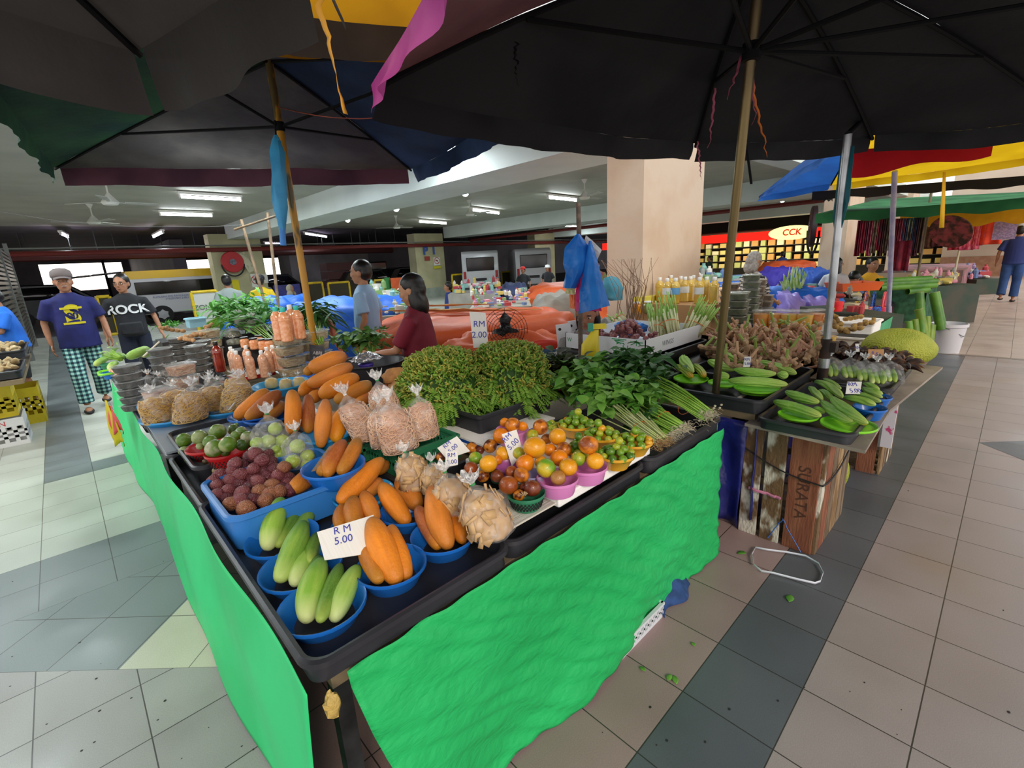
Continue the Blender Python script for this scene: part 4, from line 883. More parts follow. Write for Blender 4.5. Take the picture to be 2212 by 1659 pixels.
# ================================================================ foam board, citrus, chip bags
def r5(x, y): return 900+x/4.096, 860+y/4.096
CARDB = mat('white_corrugated', 'd8d2c8', .7, col2='cfc8bb', nscale=3, bump=.35, bscale=6, stretch=(1, 40, 1))
q = [at(1072, 1163, .762), at(1214, 1082, .762), at(1158, 1030, .762), at(1000, 1090, .762)]
b = MB(); b.add([tuple(p) for p in q]+[(p.x, p.y, p.z+.006) for p in q], [(3, 2, 1, 0), (4, 5, 6, 7), (0, 1, 5, 4), (1, 2, 6, 5), (2, 3, 7, 6), (3, 0, 4, 7)])
cb = thing('cardboard_sheet', q[0], 'white corrugated cardboard sheet with round vent holes under the chip bags', 'cardboard')
o = obj('sheet', b, CARDB, cb); o.matrix_parent_inverse = Matrix.Translation(-q[0])
p = at(1155, 1098, .769)-q[0]; b = MB(); b.lathe([(0, .0), (.009, .0), (.009, .0008), (0, .0008)], 16, p, sx=1.2); obj('vent_hole', b, mat('hole_dark', '2a2622', .8), cb)
p = at(1145, 1078, .769)-q[0]
f0, f1, f2 = at(1210, 1064, .79), at(1401, 962, .79), at(1166, 1052, .79)
FOAM = mat('white_foam', 'f3f1ee', .6, bump=.15, bscale=150)
b = MB(); bx_ = [Vector((1.03, .925)), Vector((1.60, .925)), Vector((1.60, 1.42)), Vector((1.03, 1.42))]
b.box(1.045, .925, .752, 1.615, 1.42, .79); o = obj('foam_board', b, FOAM, bev=.006); tag(o, 'thick white foam board carrying the citrus bowls', 'board')
PINK = mat('pink_bowl', 'd582be', .35, coat=.2); YELB = mat('yellow_bowl', 'dba22a', .35, coat=.2); GRNB = mat('green_colander', '2f7a58', .4); PURB = mat('purple_bowl', 'a8599c', .35)
g = 'bowls on the foam board'
bowl(1204, 1030, 91, .845, .055, PINK, 'pink bowl with a green and orange citrus pair at the foam edge', g, base=.78)
bowl(1268, 1004, 88, .845, .055, PINK, 'pink bowl with yellow oranges beside a calamansi bowl', g, base=.78)
bowl(1106, 926, 72, .86, .06, PINK, 'pink bowl of oranges against the blue foam lid', g, base=.78)
bowl(1098, 1004, 60, .845, .05, PURB, 'purple bowl half hidden behind the RM 5.00 card', g, base=.78)
bowl(1152, 1022, 50, .84, .045, mat('lilac_bowl', 'a9a0c8', .35), 'lilac bowl between the green colander and pink bowl', g, base=.78)
bowl(1136, 1062, 84, .825, .055, GRNB, 'green colander of brown passion fruit on the cardboard', g, name='colander', cat='colander', holes=True)
bowl(1080, 1010, 60, .82, .05, mat('dark_green_bowl', '1f5238', .4), 'dark green bowl in shade behind the brown fruit', g)
YB_ = [(1244, 913, 79, 'yellow bowl of calamansi nearest the spinach leaves'), (1300, 937, 80, 'yellow bowl of calamansi, second from the spinach'), (1370, 950, 80, 'yellow bowl of calamansi nearest the rooted stems'), (1331, 978, 82, 'yellow bowl of calamansi on the foam edge'), (1256, 968, 70, 'yellow bowl of calamansi behind the orange fruit')]
CAL = [roundmat('calamansi_green', '5f8a1c', '86a62c', ns=60, rough=.3), roundmat('calamansi_lime', '9aab2a', 'b8b42e', ns=60, rough=.3), roundmat('calamansi_orange', 'e09a1c', 'd8aa28', ns=60, rough=.3), roundmat('calamansi_dark', '3f6a18', '5c8424', ns=60, rough=.3)]
calm = []
for m in CAL:
 b = MB(); b.ell((0, 0, 0), (.0165, .0165, .0155), 14, 10, nz=.03); calm.append(b.mesh('calamansi', m, True))
for bi, (x, y, w_, lb) in enumerate(YB_):
 zr = .862 if bi in (0, 1, 4) else .85
 t, p, r = bowl(x, y, w_, zr, .055, YELB, lb, g, base=.6)
 fr = []; rs = random.Random(bi+4)
 spots = [(0, 0, .022)]+[(r*.42*math.cos(a), r*.42*math.sin(a), .012) for a in [k*2*PI/5+bi for k in range(5)]]+[(r*.78*math.cos(a), r*.78*math.sin(a), -.004) for a in [k*2*PI/9+bi*.7 for k in range(9)]]+[(r*.2*math.cos(bi*2), r*.2*math.sin(bi*2), .044)]
 for (dx, dy, dz) in spots:
  o = bpy.data.objects.new('calamansi', rs.choice([calm[0], calm[0], calm[1], calm[1], calm[2] if bi in (0, 1, 2) else calm[3], calm[3] if bi > 2 else calm[0]])); COL.objects.link(o)
  o.location = p+Vector((dx, dy, dz)); o.rotation_euler = (rs.uniform(0, 6), rs.uniform(0, 6), 0); s_ = rs.uniform(.9, 1.08); o.scale = (s_,)*3
  tag(o, '', 'calamansi', 'calamansi in yellow bowls'); fr.append(o)
 ordlab(fr, 'small calamansi in the '+['bowl nearest the spinach', 'second bowl from the spinach', 'bowl nearest the stems', 'bowl on the foam edge', 'bowl behind the orange'][bi], 3)
 for o in fr: o['label'] = o['label'].replace('small ', '').replace(' from the left', ' from left')
ex = []
for (x, y) in [(1195, 220), (1235, 240), (1195, 265), (1225, 275), (1170, 235)]:
 o = bpy.data.objects.new('calamansi', calm[(x//5) % 2]); COL.objects.link(o); o.location = at(*r5(x, y), .83); tag(o, '', 'calamansi', 'calamansi in yellow bowls'); ex.append(o)
ordlab(ex, 'loose calamansi beside the netted orange near the spinach', 1)
OR = [roundmat('citrus_orange', 'e8870f', 'db7a10', ns=12), roundmat('citrus_yellow', 'eba51e', 'dd9414', ns=9), roundmat('citrus_blotched', 'd8801c', '8a4418', lo=.45, hi=.6, ns=30), roundmat('citrus_green_yellow', '6fa02c', 'c8b02a', lo=.42, hi=.6, ns=16), roundmat('passion_brown', '8a3f1c', 'a8581e', lo=.4, hi=.65, ns=22), roundmat('passion_dark', '5e241c', '7a3a1c', ns=22), roundmat('passion_mottled', 'c87a1c', '5a2418', lo=.47, hi=.56, ns=36), roundmat('dusty_brown', 'a8743c', 'b88448', ns=20)]
CT = [(850, 238, 142, 2, .90, 'blotched orange with its stem cap on top of the back pink bowl'), (778, 215, 90, 0, .88, 'small orange at the edge of the back pink bowl'), (935, 250, 95, 0, .89, 'orange at the far side of the back pink bowl'), (745, 335, 150, 0, .87, 'plain orange leaning on the back of the RM 5.00 card'), (1095, 257, 148, 2, .88, 'brown blotched orange against the blue foam lid'), (1247, 340, 158, 1, .90, 'round yellow orange near the middle calamansi'), (1025, 328, 112, 3, .86, 'small green citrus behind the biggest orange'), (1045, 435, 208, 1, .91, 'biggest orange, bright with a dark scar, beside the RM 5.00 card'),
      (1150, 362, 105, 2, .86, 'orange with brown nick between two yellow ones'), (1177, 457, 124, 0, .86, 'orange just beside the biggest one'), (1303, 455, 140, 2, .87, 'orange with a green shoulder next to the calamansi'), (1520, 415, 182, 2, .92, 'rusty orange topping the second pink bowl'), (1262, 528, 165, 0, .87, 'orange in the gap behind the pink bowls'), (1430, 535, 140, 3, .87, 'olive green orange in the second pink bowl'), (1580, 557, 162, 1, .87, 'yellow orange at the rim of the second pink bowl'), (1340, 610, 168, 1, .87, 'smooth orange at the rim of the first pink bowl'),
      (1145, 620, 178, 3, .87, 'green and yellow striped citrus in the first pink bowl'), (1252, 705, 140, 7, .85, 'dusty brown fruit low in the first pink bowl'), (960, 577, 168, 0, .87, 'orange over the lilac bowl'), (1095, 562, 115, 1, .85, 'yellow orange hidden behind the striped citrus'), (905, 487, 120, 3, .87, 'lime green orange beside the RM 5.00 card'), (765, 492, 138, 1, .86, 'yellow orange in the purple bowl'), (650, 425, 130, 6, .84, 'dark mottled passion fruit behind the yellow oranges'), (487, 442, 112, 6, .83, 'mottled passion fruit near the tilted price card'),
      (558, 462, 84, 5, .82, 'dark passion fruit between two mottled ones'), (520, 532, 122, 3, .85, 'yellow green passion fruit beside the tilted card'), (635, 580, 168, 1, .87, 'round bright orange over the brown fruit'), (718, 548, 90, 0, .85, 'orange fruit squeezed behind the round bright one'), (480, 622, 130, 4, .84, 'brown passion fruit near the chip bags'), (587, 690, 120, 6, .82, 'orange brown passion fruit above the big chip bag'), (715, 690, 126, 5, .83, 'dark brown passion fruit in the middle of the brown ones'), (842, 655, 118, 4, .85, 'light brown passion fruit behind the mottled orange one'),
      (927, 682, 146, 2, .86, 'mottled orange fruit on top of the green colander'), (815, 770, 182, 4, .84, 'largest red brown passion fruit on the colander edge'), (1022, 798, 158, 5, .84, 'dark shiny passion fruit at the colander rim'), (905, 860, 110, 6, .82, 'passion fruit with its dried cap in the colander'), (945, 790, 80, 5, .83, 'passion fruit deep inside the green colander'), (212, 520, 90, 6, .84, 'mottled fruit peeking beside the tilted price card')]
for (x, y, d_, k, z, lb) in CT:
 X, Y = r5(x, y); roundfruit(X, Y, d_/4.096*.98, z, OR[k], lb, 'fruit', 'citrus and passion fruit on the corner stall', 'orange' if k < 4 else 'passion_fruit', sq=.93)
p = at(*r5(945, 862), .842); b = MB()
for i in range(7): a = i*.9; b.add([p, p+Vector((.014*math.cos(a), .014*math.sin(a), .006)), p+Vector((.012*math.cos(a+.6), .012*math.sin(a+.6), .009))], [(0, 1, 2)])
tag(obj('dried_calyx', b, mat('dry_calyx', 'b89a70', .8), solid=.001), 'dried pale calyx on the capped passion fruit', 'calyx')
# chip bags
CHIP = mat('beige_chips', 'c9a272', .7, col2='b08a5c', nscale=20); CHIP2 = mat('beige_chip_face', 'cfab7c', .6, col2='c6a070', nscale=20)
for (x, y, w_, h_, lean, lb) in [(905, 1052, .125, .15, (-.2, .15), 'bag of beige chips nearest the green crate'), (942, 1062, .10, .12, (0, .1), 'small bag of beige chips between two larger ones'), (993, 1110, .125, .155, (-.15, .2), 'bag of beige chips behind the biggest bag'), (1072, 1154, .15, .175, (-.25, .25), 'biggest clear bag of beige chips at the tray edge')]:
 bag(x, y, .768, w_, h_, lb, lean=lean, cm=CHIP, strands=46, sm=CHIP2, chips=.02, group='clear bags of beige chips', name='chip_bag', depth=.7, fill=.8)
# green crates under the noodle bags
CRG = mat('green_crate', '2f7d58', .45, col2='2a7450', nscale=4)
def crate(p, sx_, sy_, h, rz, m, label, group, rows=3, holes=9, t_=.008, name='plastic_crate', hz=(.25, .75), hole=(.6, .5), base=True):
 t = thing(name, p, label, 'crate', group, rz); x1, y1 = sx_/2, sy_/2
 b = MB()
 if base: b.box(-x1, -y1, 0, x1, y1, .008)
 b.box(-x1-.006, -y1-.006, h-.012, x1+.006, -y1+t_, h); b.box(-x1-.006, y1-t_, h-.012, x1+.006, y1+.006, h); b.box(-x1-.006, -y1, h-.012, -x1+t_, y1, h); b.box(x1-t_, -y1, h-.012, x1+.006, y1, h)
 def side(L, off, horiz):
  z0, z1 = h*hz[0], h*hz[1]
  def bb(a0, a1, c0, c1):
   if horiz: b.box(a0, off-t_/2, c0, a1, off+t_/2, c1)
   else: b.box(off-t_/2, a0, c0, off+t_/2, a1, c1)
  bb(-L, L, 0, z0); bb(-L, L, z1, h-.01)
  n = holes; pw_ = 2*L/n
  for i in range(n+1):
   xx = -L+i*pw_; ww = pw_*(1-hole[0])/2; bb(max(xx-ww, -L), min(xx+ww, L), z0, z1)
  rh = (z1-z0)/rows
  for j in range(1, rows): bb(-L, L, z0+j*rh-rh*(1-hole[1])/2, z0+j*rh+rh*(1-hole[1])/2)
 side(x1, -y1, True); side(x1, y1, True); side(y1, -x1, False); side(y1, x1, False)
 obj('crate_body', b, m, t, smooth=False); return t
c1 = at(850, 985, .81); c2 = at(984, 938, .81); c0_ = at(786, 950, .81)
ang = math.atan2(c2.y-c1.y, c2.x-c1.x)
print('CR', c1, c2, c0_, ang)
crate(Vector((c1.x+.17, c1.y+.12, .70)), .30, .26, .11, 0.0, CRG, 'green slotted crate under the pink noodle bags, nearer the tilted card', 'green crates', rows=2, holes=10)
crate(Vector((c1.x-.02, c1.y+.42, .70)), .30, .26, .11, 0.0, CRG, 'green slotted crate behind the long tilted orange cucumber', 'green crates', rows=2, holes=10)
NOOD = mat('pink_noodle_gap_shade', 'b98a6e', .55, col2='cca084', nscale=30, stretch=(1, 1, 6)); NOOS = mat('pink_noodle_strand', 'e2bfa4', .45, col2='d4a98c', nscale=10)  # core darker than the strands: shade between them put into the colour
for (x, y, w_, h_, lean, lb) in [(868, 974, .165, .235, (-.1, .1), 'front centre bag of pink shredded noodles with a white glint'), (800, 950, .145, .23, (-.3, .2), 'bag of pink shredded noodles nearest the stacked cucumbers'), (920, 947, .14, .20, (.05, .25), 'bag of noodles nearest the fern tray'), (834, 964, .13, .20, (0, .1), 'slim bag of noodles between two others'), (846, 920, .15, .23, (-.05, .3), 'back bag of noodles with a green tie')]:
 bag(x, y, .815, w_, h_, lb, lean=lean, cm=NOOD, strands=300, sm=NOOS, group='clear bags of pink noodles', name='noodle_bag', depth=.62, tie=KNOT if 'green' in lb else BAGO)
# fern tray on a blue and white foam lid
lidm = mat('foam_lid_blue', '2257b8', .5)
L0, L1 = at(1015, 965, .765), at(1140, 918, .765)
t = thing('foam_box_slab', (1.45, 1.75, .72), 'blue and white foam box lid under the fern tray', 'foam lid')
b = MB(); b.box(-.25, -.26, 0, .21, .22, .035); obj('foam_base', b, FOAM, t, bev=.004)
b = MB(); b.box(-.247, -.264, .035, .214, .224, .052); obj('blue_band', b, lidm, t); b = MB(); b.box(-.25, -.266, .052, .216, .226, .06); obj('foam_rim', b, FOAM, t)
ft = tray(1.26, 1.58, 1.78, 2.04, .782, .868, 'deep black tray packed with fern shoots', 'deep black trays', r=.03)
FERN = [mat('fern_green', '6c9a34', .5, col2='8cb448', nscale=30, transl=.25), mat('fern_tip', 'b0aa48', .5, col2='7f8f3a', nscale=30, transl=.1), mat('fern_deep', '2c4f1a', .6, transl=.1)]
def fernheap(c, rad, label, n, seed, rz=0):
 t = thing('fern_bundle', c, label, 'vegetable', 'bundles of fern shoots', 0); rs = random.Random(seed)
 A = MB(); B2 = MB(); Rz = Matrix.Rotation(rz, 3, 'Z')
 for i in range(n):
  th = rs.uniform(0, 2*PI); u = rs.random()**.6; 
  d = Vector((math.cos(th)*u, math.sin(th)*u, 0)); top_ = math.sqrt(max(0, 1-u**3)) 
  s_ = rs.uniform(.0, 1) if u > .75 else 1
  P = Rz @ Vector((d.x*rad[0], d.y*rad[1], rad[2]*(top_*(.35+.65*s_))+rs.uniform(-.04, .03)))
  out = (Rz @ Vector((d.x, d.y, .9*(1-u)+.25))).normalized(); base_ = P-out*.05+Vector((0, 0, -.03))
  # curled crozier
  side = out.cross(Vector((rs.uniform(-1, 1), rs.uniform(-1, 1), rs.uniform(-1, 1)))).normalized(); R0 = rs.uniform(.010, .017); up_ = side.cross(out).normalized()
  pts = [base_, P]
  for k in range(1, 8):
   a = k*.8; rr = R0*(1-k*.1); pts.append(P+out*(math.sin(a)*rr)+up_*((1-math.cos(a))*rr)*rs.choice([1, 1]))
  (B2 if rs.random() < .8 else A).tube(pts, [.003]*2+[.0038, .0038, .0037, .0035, .0032, .0028, .002], 4)
  # small leaflets
  for k in range(4):
   q = base_.lerp(P, rs.uniform(.1, 1)); dd = (side*rs.choice([-1, 1])*rs.uniform(.6, 1)+out*.5+Vector((0, 0, rs.uniform(-.5, .3)))).normalized(); ln = rs.uniform(.018, .042); nn = dd.cross(out).normalized()*ln*.16
   A.add([q, q+dd*ln*.5+nn, q+dd*ln, q+dd*ln*.5-nn], [(0, 1, 2, 3)])
  if s_ < .6 and rs.random() < .7:
   q = P+Vector((0, 0, -.02)); dd = (out+Vector((0, 0, -.9))).normalized()
   for k in range(5):
    qq = q+dd*.012*k; sd_ = dd.cross(out).normalized()
    for sg in (-1, 1): A.add([qq, qq+sd_*sg*.012+dd*.006+out*.002, qq+sd_*sg*.022+dd*.02, qq+sd_*sg*.006+dd*.014], [(0, 1, 2, 3)])
 o = obj('leaves', A, FERN[0], t, smooth=False); o = obj('curled_shoots', B2, FERN[1], t, smooth=True); o['kind'] = 'stuff'
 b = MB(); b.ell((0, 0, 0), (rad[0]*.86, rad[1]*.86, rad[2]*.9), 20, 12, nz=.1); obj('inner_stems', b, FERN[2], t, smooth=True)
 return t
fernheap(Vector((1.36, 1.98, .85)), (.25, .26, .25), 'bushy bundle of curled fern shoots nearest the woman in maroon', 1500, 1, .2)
fernheap(Vector((1.68, 1.82, .85)), (.25, .25, .25), 'bushy bundle of curled fern shoots beside the RM 2.00 card', 1500, 2, .1)
# leafy greens
LEAF = {k: mat('leaf_'+k, a, .5, .4, col2=b_, nscale=12, transl=.2, detail=2) for k, a, b_ in [('spinach', '5e9a3a', '7fb04c'), ('deep', '35622c', '467636'), ('red', '3e3a2a', '44582c'), ('kang', '4a8a34', '5f9e40'), ('pale', '86a85a', '9cba6c'), ('lettuce', '6f9a4a', '52783a')]}
STEM = {k: mat('stem_'+k, a, .4, .4, col2=b_, nscale=14) for k, a, b_ in [('green', '7fae3c', '95c050'), ('white', 'cdd4a0', 'b4c47c')]}
ROOT = mat('root_hair', 'a88a60', .8, col2='8a6a44', nscale=40); ROOTW = mat('root_pale', 'b8b098', .8)
def leaf(b, p, d, up_, ln, wd, droop=.4):
 d = d.normalized(); s_ = d.cross(up_).normalized(); u = s_.cross(d).normalized(); vs = []
 for i, (t_, w_) in enumerate([(0, .06), (.22, .75), (.5, 1), (.78, .6), (1, .02)]):
  c = p+d*ln*t_-Vector((0, 0, 1))*droop*ln*t_*t_
  vs += [c-s_*wd/2*w_+u*wd*.14*w_, c, c+s_*wd/2*w_+u*wd*.14*w_]
 b.add(vs, [(3*i+j, 3*i+j+1, 3*i+j+4, 3*i+j+3) for i in range(4) for j in range(2)])
def bunch(root, tips, ncen, spread, label, nst=26, nleaf=160, lm='spinach', sm='green', ll=(.05, .09), lw=.6, rootm=None, rr=.035, stemr=.003, sag=.0, cat='vegetable', group='bunches of leafy greens', name='leafy_bunch', seed=1, band=None, lspread=None, upz=.5, flat=.6):
 """stems from the root point fan out to a cloud of leaves"""
 rs = random.Random(seed); root = Vector(root); tips = Vector(tips); D = tips-root; t = thing(name, root, label, cat, group)
 S = MB(); Lb = MB(); dn = D.normalized(); sd_ = dn.cross(Vector((0, 0, 1))).normalized(); ud = sd_.cross(dn)
 ends = []
 for i in range(nst):
  a = rs.uniform(0, 2*PI); q = math.sqrt(rs.random()); o0 = sd_*math.cos(a)*rr*q+ud*math.sin(a)*rr*q*.6; e = D*rs.uniform(.6, 1.0)+sd_*math.cos(a)*spread*q+ud*abs(math.sin(a))*spread*q*flat
  pts = [o0.lerp(e, k/6)+Vector((0, 0, -sag*math.sin(PI*k/6)))+(sd_*.004*nz3((i, k, seed))) for k in range(7)]
  S.tube(pts, [stemr*1.1]*3+[stemr]*2+[stemr*.7]*2, 5); ends.append((pts, e))
 obj('stems', S, STEM[sm], t, smooth=True)['kind'] = 'stuff'
 ls = lspread or (spread*1.1, spread*1.1, spread*.7)
 for i in range(nleaf):
  pts, e = rs.choice(ends); k = rs.uniform(.55, 1.0); p = pts[min(int(k*6), 5)].lerp(pts[6], (k*6) % 1)+Vector((rs.gauss(0, ls[0]*.4), rs.gauss(0, ls[1]*.4), rs.uniform(0, ls[2])))
  if (root+p).z < .75: p.z = .75-root.z+rs.random()*.02
  d = Vector((rs.uniform(-1, 1), rs.uniform(-1, 1), rs.uniform(-.3, upz)))+dn*.5
  leaf(Lb, p, d, Vector((rs.uniform(-.5, .5), rs.uniform(-.5, .5), 1)), rs.uniform(*ll), rs.uniform(*ll)*lw, rs.uniform(.1, .7))
 obj('leaves', Lb, LEAF[lm], t, smooth=True)
 if rootm:
  Rb = MB()
  for i in range(110):
   p = sd_*rs.gauss(0, rr*.7)+ud*rs.gauss(0, rr*.4); d = (-dn+Vector((rs.gauss(0, .7), rs.gauss(0, .7), rs.gauss(0, .5)))).normalized()*rs.uniform(.012, .045)
   Rb.tube([p, p+d*.5+Vector((rs.gauss(0, .004),)*3), p+d], [.0012, .0009, .0004], 3, cap=False)
  for i in range(14):
   p = sd_*rs.gauss(0, rr*.7)+ud*rs.gauss(0, rr*.4); Rb.ell(p, (.006, .006, .006), 6, 4, nz=.4)
  obj('roots', Rb, rootm, t, smooth=False)['kind'] = 'stuff'
 if band:
  c = D*band; Bb = MB(); Bb.tube([c+sd_*math.cos(a)*(rr*1.12)+ud*math.sin(a)*(rr*.85) for a in [2*PI*k/18 for k in range(19)]], .0016, 4, cap=False); obj('rubber_band', Bb, mat('rubber_orange', 'd8702c', .5), t)
 return t
def P_(x, y, z): return at(x, y, z)
bunch(P_(1528, 897, .80), P_(1330, 812, .88), 0, .13, 'big bunch of green leaves whose rooted stems end beside the brass pole', 46, 330, 'deep', rootm=ROOTW, rr=.05, band=.2, seed=3, ll=(.06, .10), lw=.5, lspread=(.1, .1, .10), sag=-.03)
bunch(P_(1475, 925, .79), P_(1330, 850, .85), 0, .10, 'middle bunch of green stems with matted pale roots', 34, 200, 'spinach', rootm=ROOTW, rr=.04, band=.25, seed=4, lspread=(.1, .09, .07))
bunch(P_(1430, 955, .785), P_(1270, 850, .86), 0, .13, 'bunch of rounded spinach leaves with brown hairy roots', 40, 380, 'spinach', 'white', rootm=ROOT, rr=.035, band=.25, seed=5, ll=(.05, .085), lw=.75, lspread=(.14, .11, .08))
bunch(P_(1450, 940, .77), P_(1370, 905, .79), 0, .05, 'short dark bunch of stems lowest in the end tray', 20, 60, 'deep', rootm=ROOTW, rr=.03, seed=8)
bunch(P_(1350, 880, .80), P_(1250, 815, .90), 0, .15, 'leafy mass of spinach tops leaning on the fern bundle', 20, 300, 'spinach', seed=9, ll=(.06, .1), lw=.7, lspread=(.16, .13, .09))
bunch(P_(1240, 870, .78), P_(1205, 810, .86), 0, .13, 'dark red green amaranth leaves beside the fern tray', 20, 260, 'red', seed=6, ll=(.06, .10), lw=.7, lspread=(.13, .13, .12))
bunch(P_(1400, 830, .85), P_(1370, 785, .93), 0, .10, 'upright dark leafy tops behind the big bunch', 16, 170, 'deep', seed=7, ll=(.07, .11), lw=.5, lspread=(.13, .1, .08))
# ================================================================ goods on the far half of the green stall
def r6(x, y): return 200+x/5.267, 660+y/5.267
def r7(x, y): return 480+x/6.38, 600+y/6.38
CLEAR = film('clear_tub_wall', 'ffffff', .10, .08, .1, 8); CLEARL = film('clear_tub_lid', 'e4e8e8', .32, .12, .2, 10)
def tubstack(x, y, z0, n, w, h, cm, label, rnd_=True, dy=.8, group='stacked clear tubs', rz=.3, ribs=0, lidm=None, taper=.86, filln=1):
 """n clear tubs stacked, the lowest standing at pixel x, y; each one is its own thing"""
 p = at(x, y, z0); out = []
 for i in range(n):
  t = thing('clear_tub', p+Vector((.004*(i % 2), .003*((i+1) % 2), i*h)), label % (['lowest', 'second', 'third', 'fourth', 'fifth', 'sixth', 'seventh', 'eighth'][i] if i < n-1 or n == 1 else 'topmost'), 'food tub', group, rz+.05*i)
  hx, hy = w/2, w/2*dy
  def ring(q, z):
   if rnd_: return [Vector((q*hx*math.cos(2*PI*k/24), q*hy*math.sin(2*PI*k/24), z)) for k in range(24)]
   return [Vector((q*hx*math.copysign(abs(math.cos(2*PI*k/24+.01))**.22, math.cos(2*PI*k/24+.01)), q*hy*math.copysign(abs(math.sin(2*PI*k/24+.01))**.22, math.sin(2*PI*k/24+.01)), z)) for k in range(24)]
  b = MB(); b.loft([ring(taper*.93, .003), ring(taper, .006), ring(.96, h*.84)], cap=False); obj('tub_wall', b, CLEAR, t)
  b = MB(); b.loft([ring(taper*.9, .005), ring(taper*.96, .01), ring(.93, h*.74*filln), ring(.6, h*.79*filln)]); obj('contents', b, cm, t)
  b = MB(); b.loft([ring(1.02, h*.84), ring(1.04, h*.86), ring(1.04, h*.93), ring(.95, h*.955), ring(.93, h*.93)]); obj('lid', b, lidm or CLEARL, t)
  out.append(t)
 return out
DKJ = mat('dark_jelly', '1e1e1a', .5, col2='33332c', nscale=40, bump=.6, bscale=60); PALEN = mat('pale_strips', 'd8c29c', .6, col2='b89a6c', nscale=22, lo=.4, hi=.6, bump=.9, bscale=40, stretch=(1, 4, 3))
PINKN = mat('pink_strips', 'd6b294', .6, col2='b8876a', nscale=22, lo=.4, hi=.6, bump=.9, bscale=40, stretch=(1, 4, 3))
tubstack(296, 885, .74, 6, .17, .05, DKJ, 'round clear tub of dark jelly strips, %s in the stack at the stall edge')
tubstack(366, 846, .74, 6, .17, .055, DKJ, 'round clear tub of dark strips, %s in the stack behind the square tubs')
tubstack(437, 815, .74, 5, .18, .055, DKJ, 'round clear tub of dark strips, %s in the stack left of the sauce bottle')
tubstack(450, 800, .74, 5, .16, .055, DKJ, 'round clear tub of dark strips, %s in the hindmost stack by the ginger')
tubstack(395, 790, .74, 5, .16, .055, DKJ, 'round clear tub of dark strips, %s in the low stack by the ginger')
tubstack(407, 862, .745, 3, .155, .085, PINKN, 'square clear tub of pale noodles, %s behind the yellow noodle bags', rnd_=False)
tubstack(352, 890, .745, 2, .16, .08, mat('meat_strips', 'c0a090', .5, col2='8f6a5c', nscale=18), 'square clear tub of pinkish strips, %s nearest the stall edge', rnd_=False)
tubstack(463, 770, .80, 3, .16, .09, PALEN, 'square clear tub of bamboo shoot strips, %s beside the ginger', rnd_=False)
tubstack(635, 812, .745, 4, .20, .085, PALEN, 'square clear tub of bamboo shoots, %s under the teal capped bottles', rnd_=False, rz=.1)
tubstack(690, 800, .745, 4, .20, .085, PALEN, 'square clear tub of bamboo shoots, %s beside the yellow pole', rnd_=False, rz=.2)
tubstack(478, 850, .745, 1, .08, .11, mat('shrimp_paste', '8f4a3c', .5, col2='a86450', nscale=30), 'small round tub of red paste under the sauce bottle, the %s there')
# bottles
def bottle(x, y, z, w, h, fill_m, cap_m, label, ribs=7, group='bottles of dried shrimp', neck=.34, name='bottle', film_=None, capr=.42):
 p = at(x, y, z); t = thing(name, p, label, 'bottle', group); r = w/2
 prof = [(r*.8, 0), (r*.98, .006)]
 for i in range(ribs*2+1):
  zz_ = h*(.06+.56*i/(ribs*2)); prof.append((r*(1.0 if i % 2 == 0 else .94), zz_))
 prof += [(r, h*.66), (r*.93, h*.74), (r*.6, h*.84), (r*neck, h*.88), (r*neck, h*.94)]
 b = MB(); b.lathe(prof, 20); obj('bottle_wall', b, fill_m, t, smooth=True)
 b = MB(); b.lathe([(r*neck*.9, h*.86), (r*capr, h*.90), (r*capr, h*1.0), (r*capr*.9, h*1.01), (0, h*1.01)], 18); obj('cap', b, cap_m, t)
 return t
SHR = mat('dried_shrimp_fill', 'd89a78', .18, .6, col2='e8b898', nscale=60, lo=.4, hi=.6, coat=.8); SHR2 = mat('dried_shrimp_orange', 'dc8c58', .15, .6, col2='ecac80', nscale=50, lo=.4, hi=.6, coat=.8)
SAUCE = mat('red_sauce', '6e1c10', .12, .6, col2='8a2a18', nscale=8, coat=.8); CAPW = mat('cap_white', 'eef0f0', .35); CAPT = mat('cap_teal', '35bfb0', .35); CAPK = mat('cap_black', '141416', .35)
REDB = mat('red_stand', 'c01826', .4)
stp = at(545, 815, .75); b = MB(); b.box(-.13, -.09, 0, .15, .12, .03); o = obj('red_stand', b, REDB, bev=.004); o.location = stp; o.rotation_euler = (0, 0, .1); tag(o, 'flat red stand with white paper under the white capped bottles', 'stand')
b = MB(); b.box(-.135, -.095, .031, .155, .125, .033); obj('paper_liner', b, WHITE, o)
bl = [(546, 818, 'front white capped bottle nearest the red stand corner'), (520, 815, 'white capped bottle behind the front one'), (508, 803, 'white capped bottle at the leftmost back of the cluster'), (513, 810, 'white capped bottle second from the leftmost back'), (540, 800, 'white capped bottle in the middle of the back'), (574, 815, 'front white capped bottle in the middle of the cluster'), (585, 805, 'white capped bottle just behind the middle front one'), (597, 800, 'white capped bottle at the rear next to the rightmost one'), (610, 803, 'rightmost white capped bottle beside the bamboo shoot tubs')]
for (x, y, lb) in bl: bottle(x, y, .784, .068, .205, SHR, CAPW, lb)
bl = [(606, 735, 'teal capped bottle of orange shrimp, leftmost'), (622, 738, 'teal capped bottle of orange shrimp in the middle'), (650, 732, 'teal capped bottle of orange shrimp, rightmost'), (636, 728, 'white capped bottle behind the teal capped ones')]
for i, (x, y, lb) in enumerate(bl): bottle(x, y, 1.09, .08, .23, SHR2, CAPW if i == 3 else CAPT, lb, ribs=8)
bottle(478, 803, .86, .075, .225, SAUCE, CAPK, 'bottle of dark red sauce with a black cap', group=None, ribs=6)
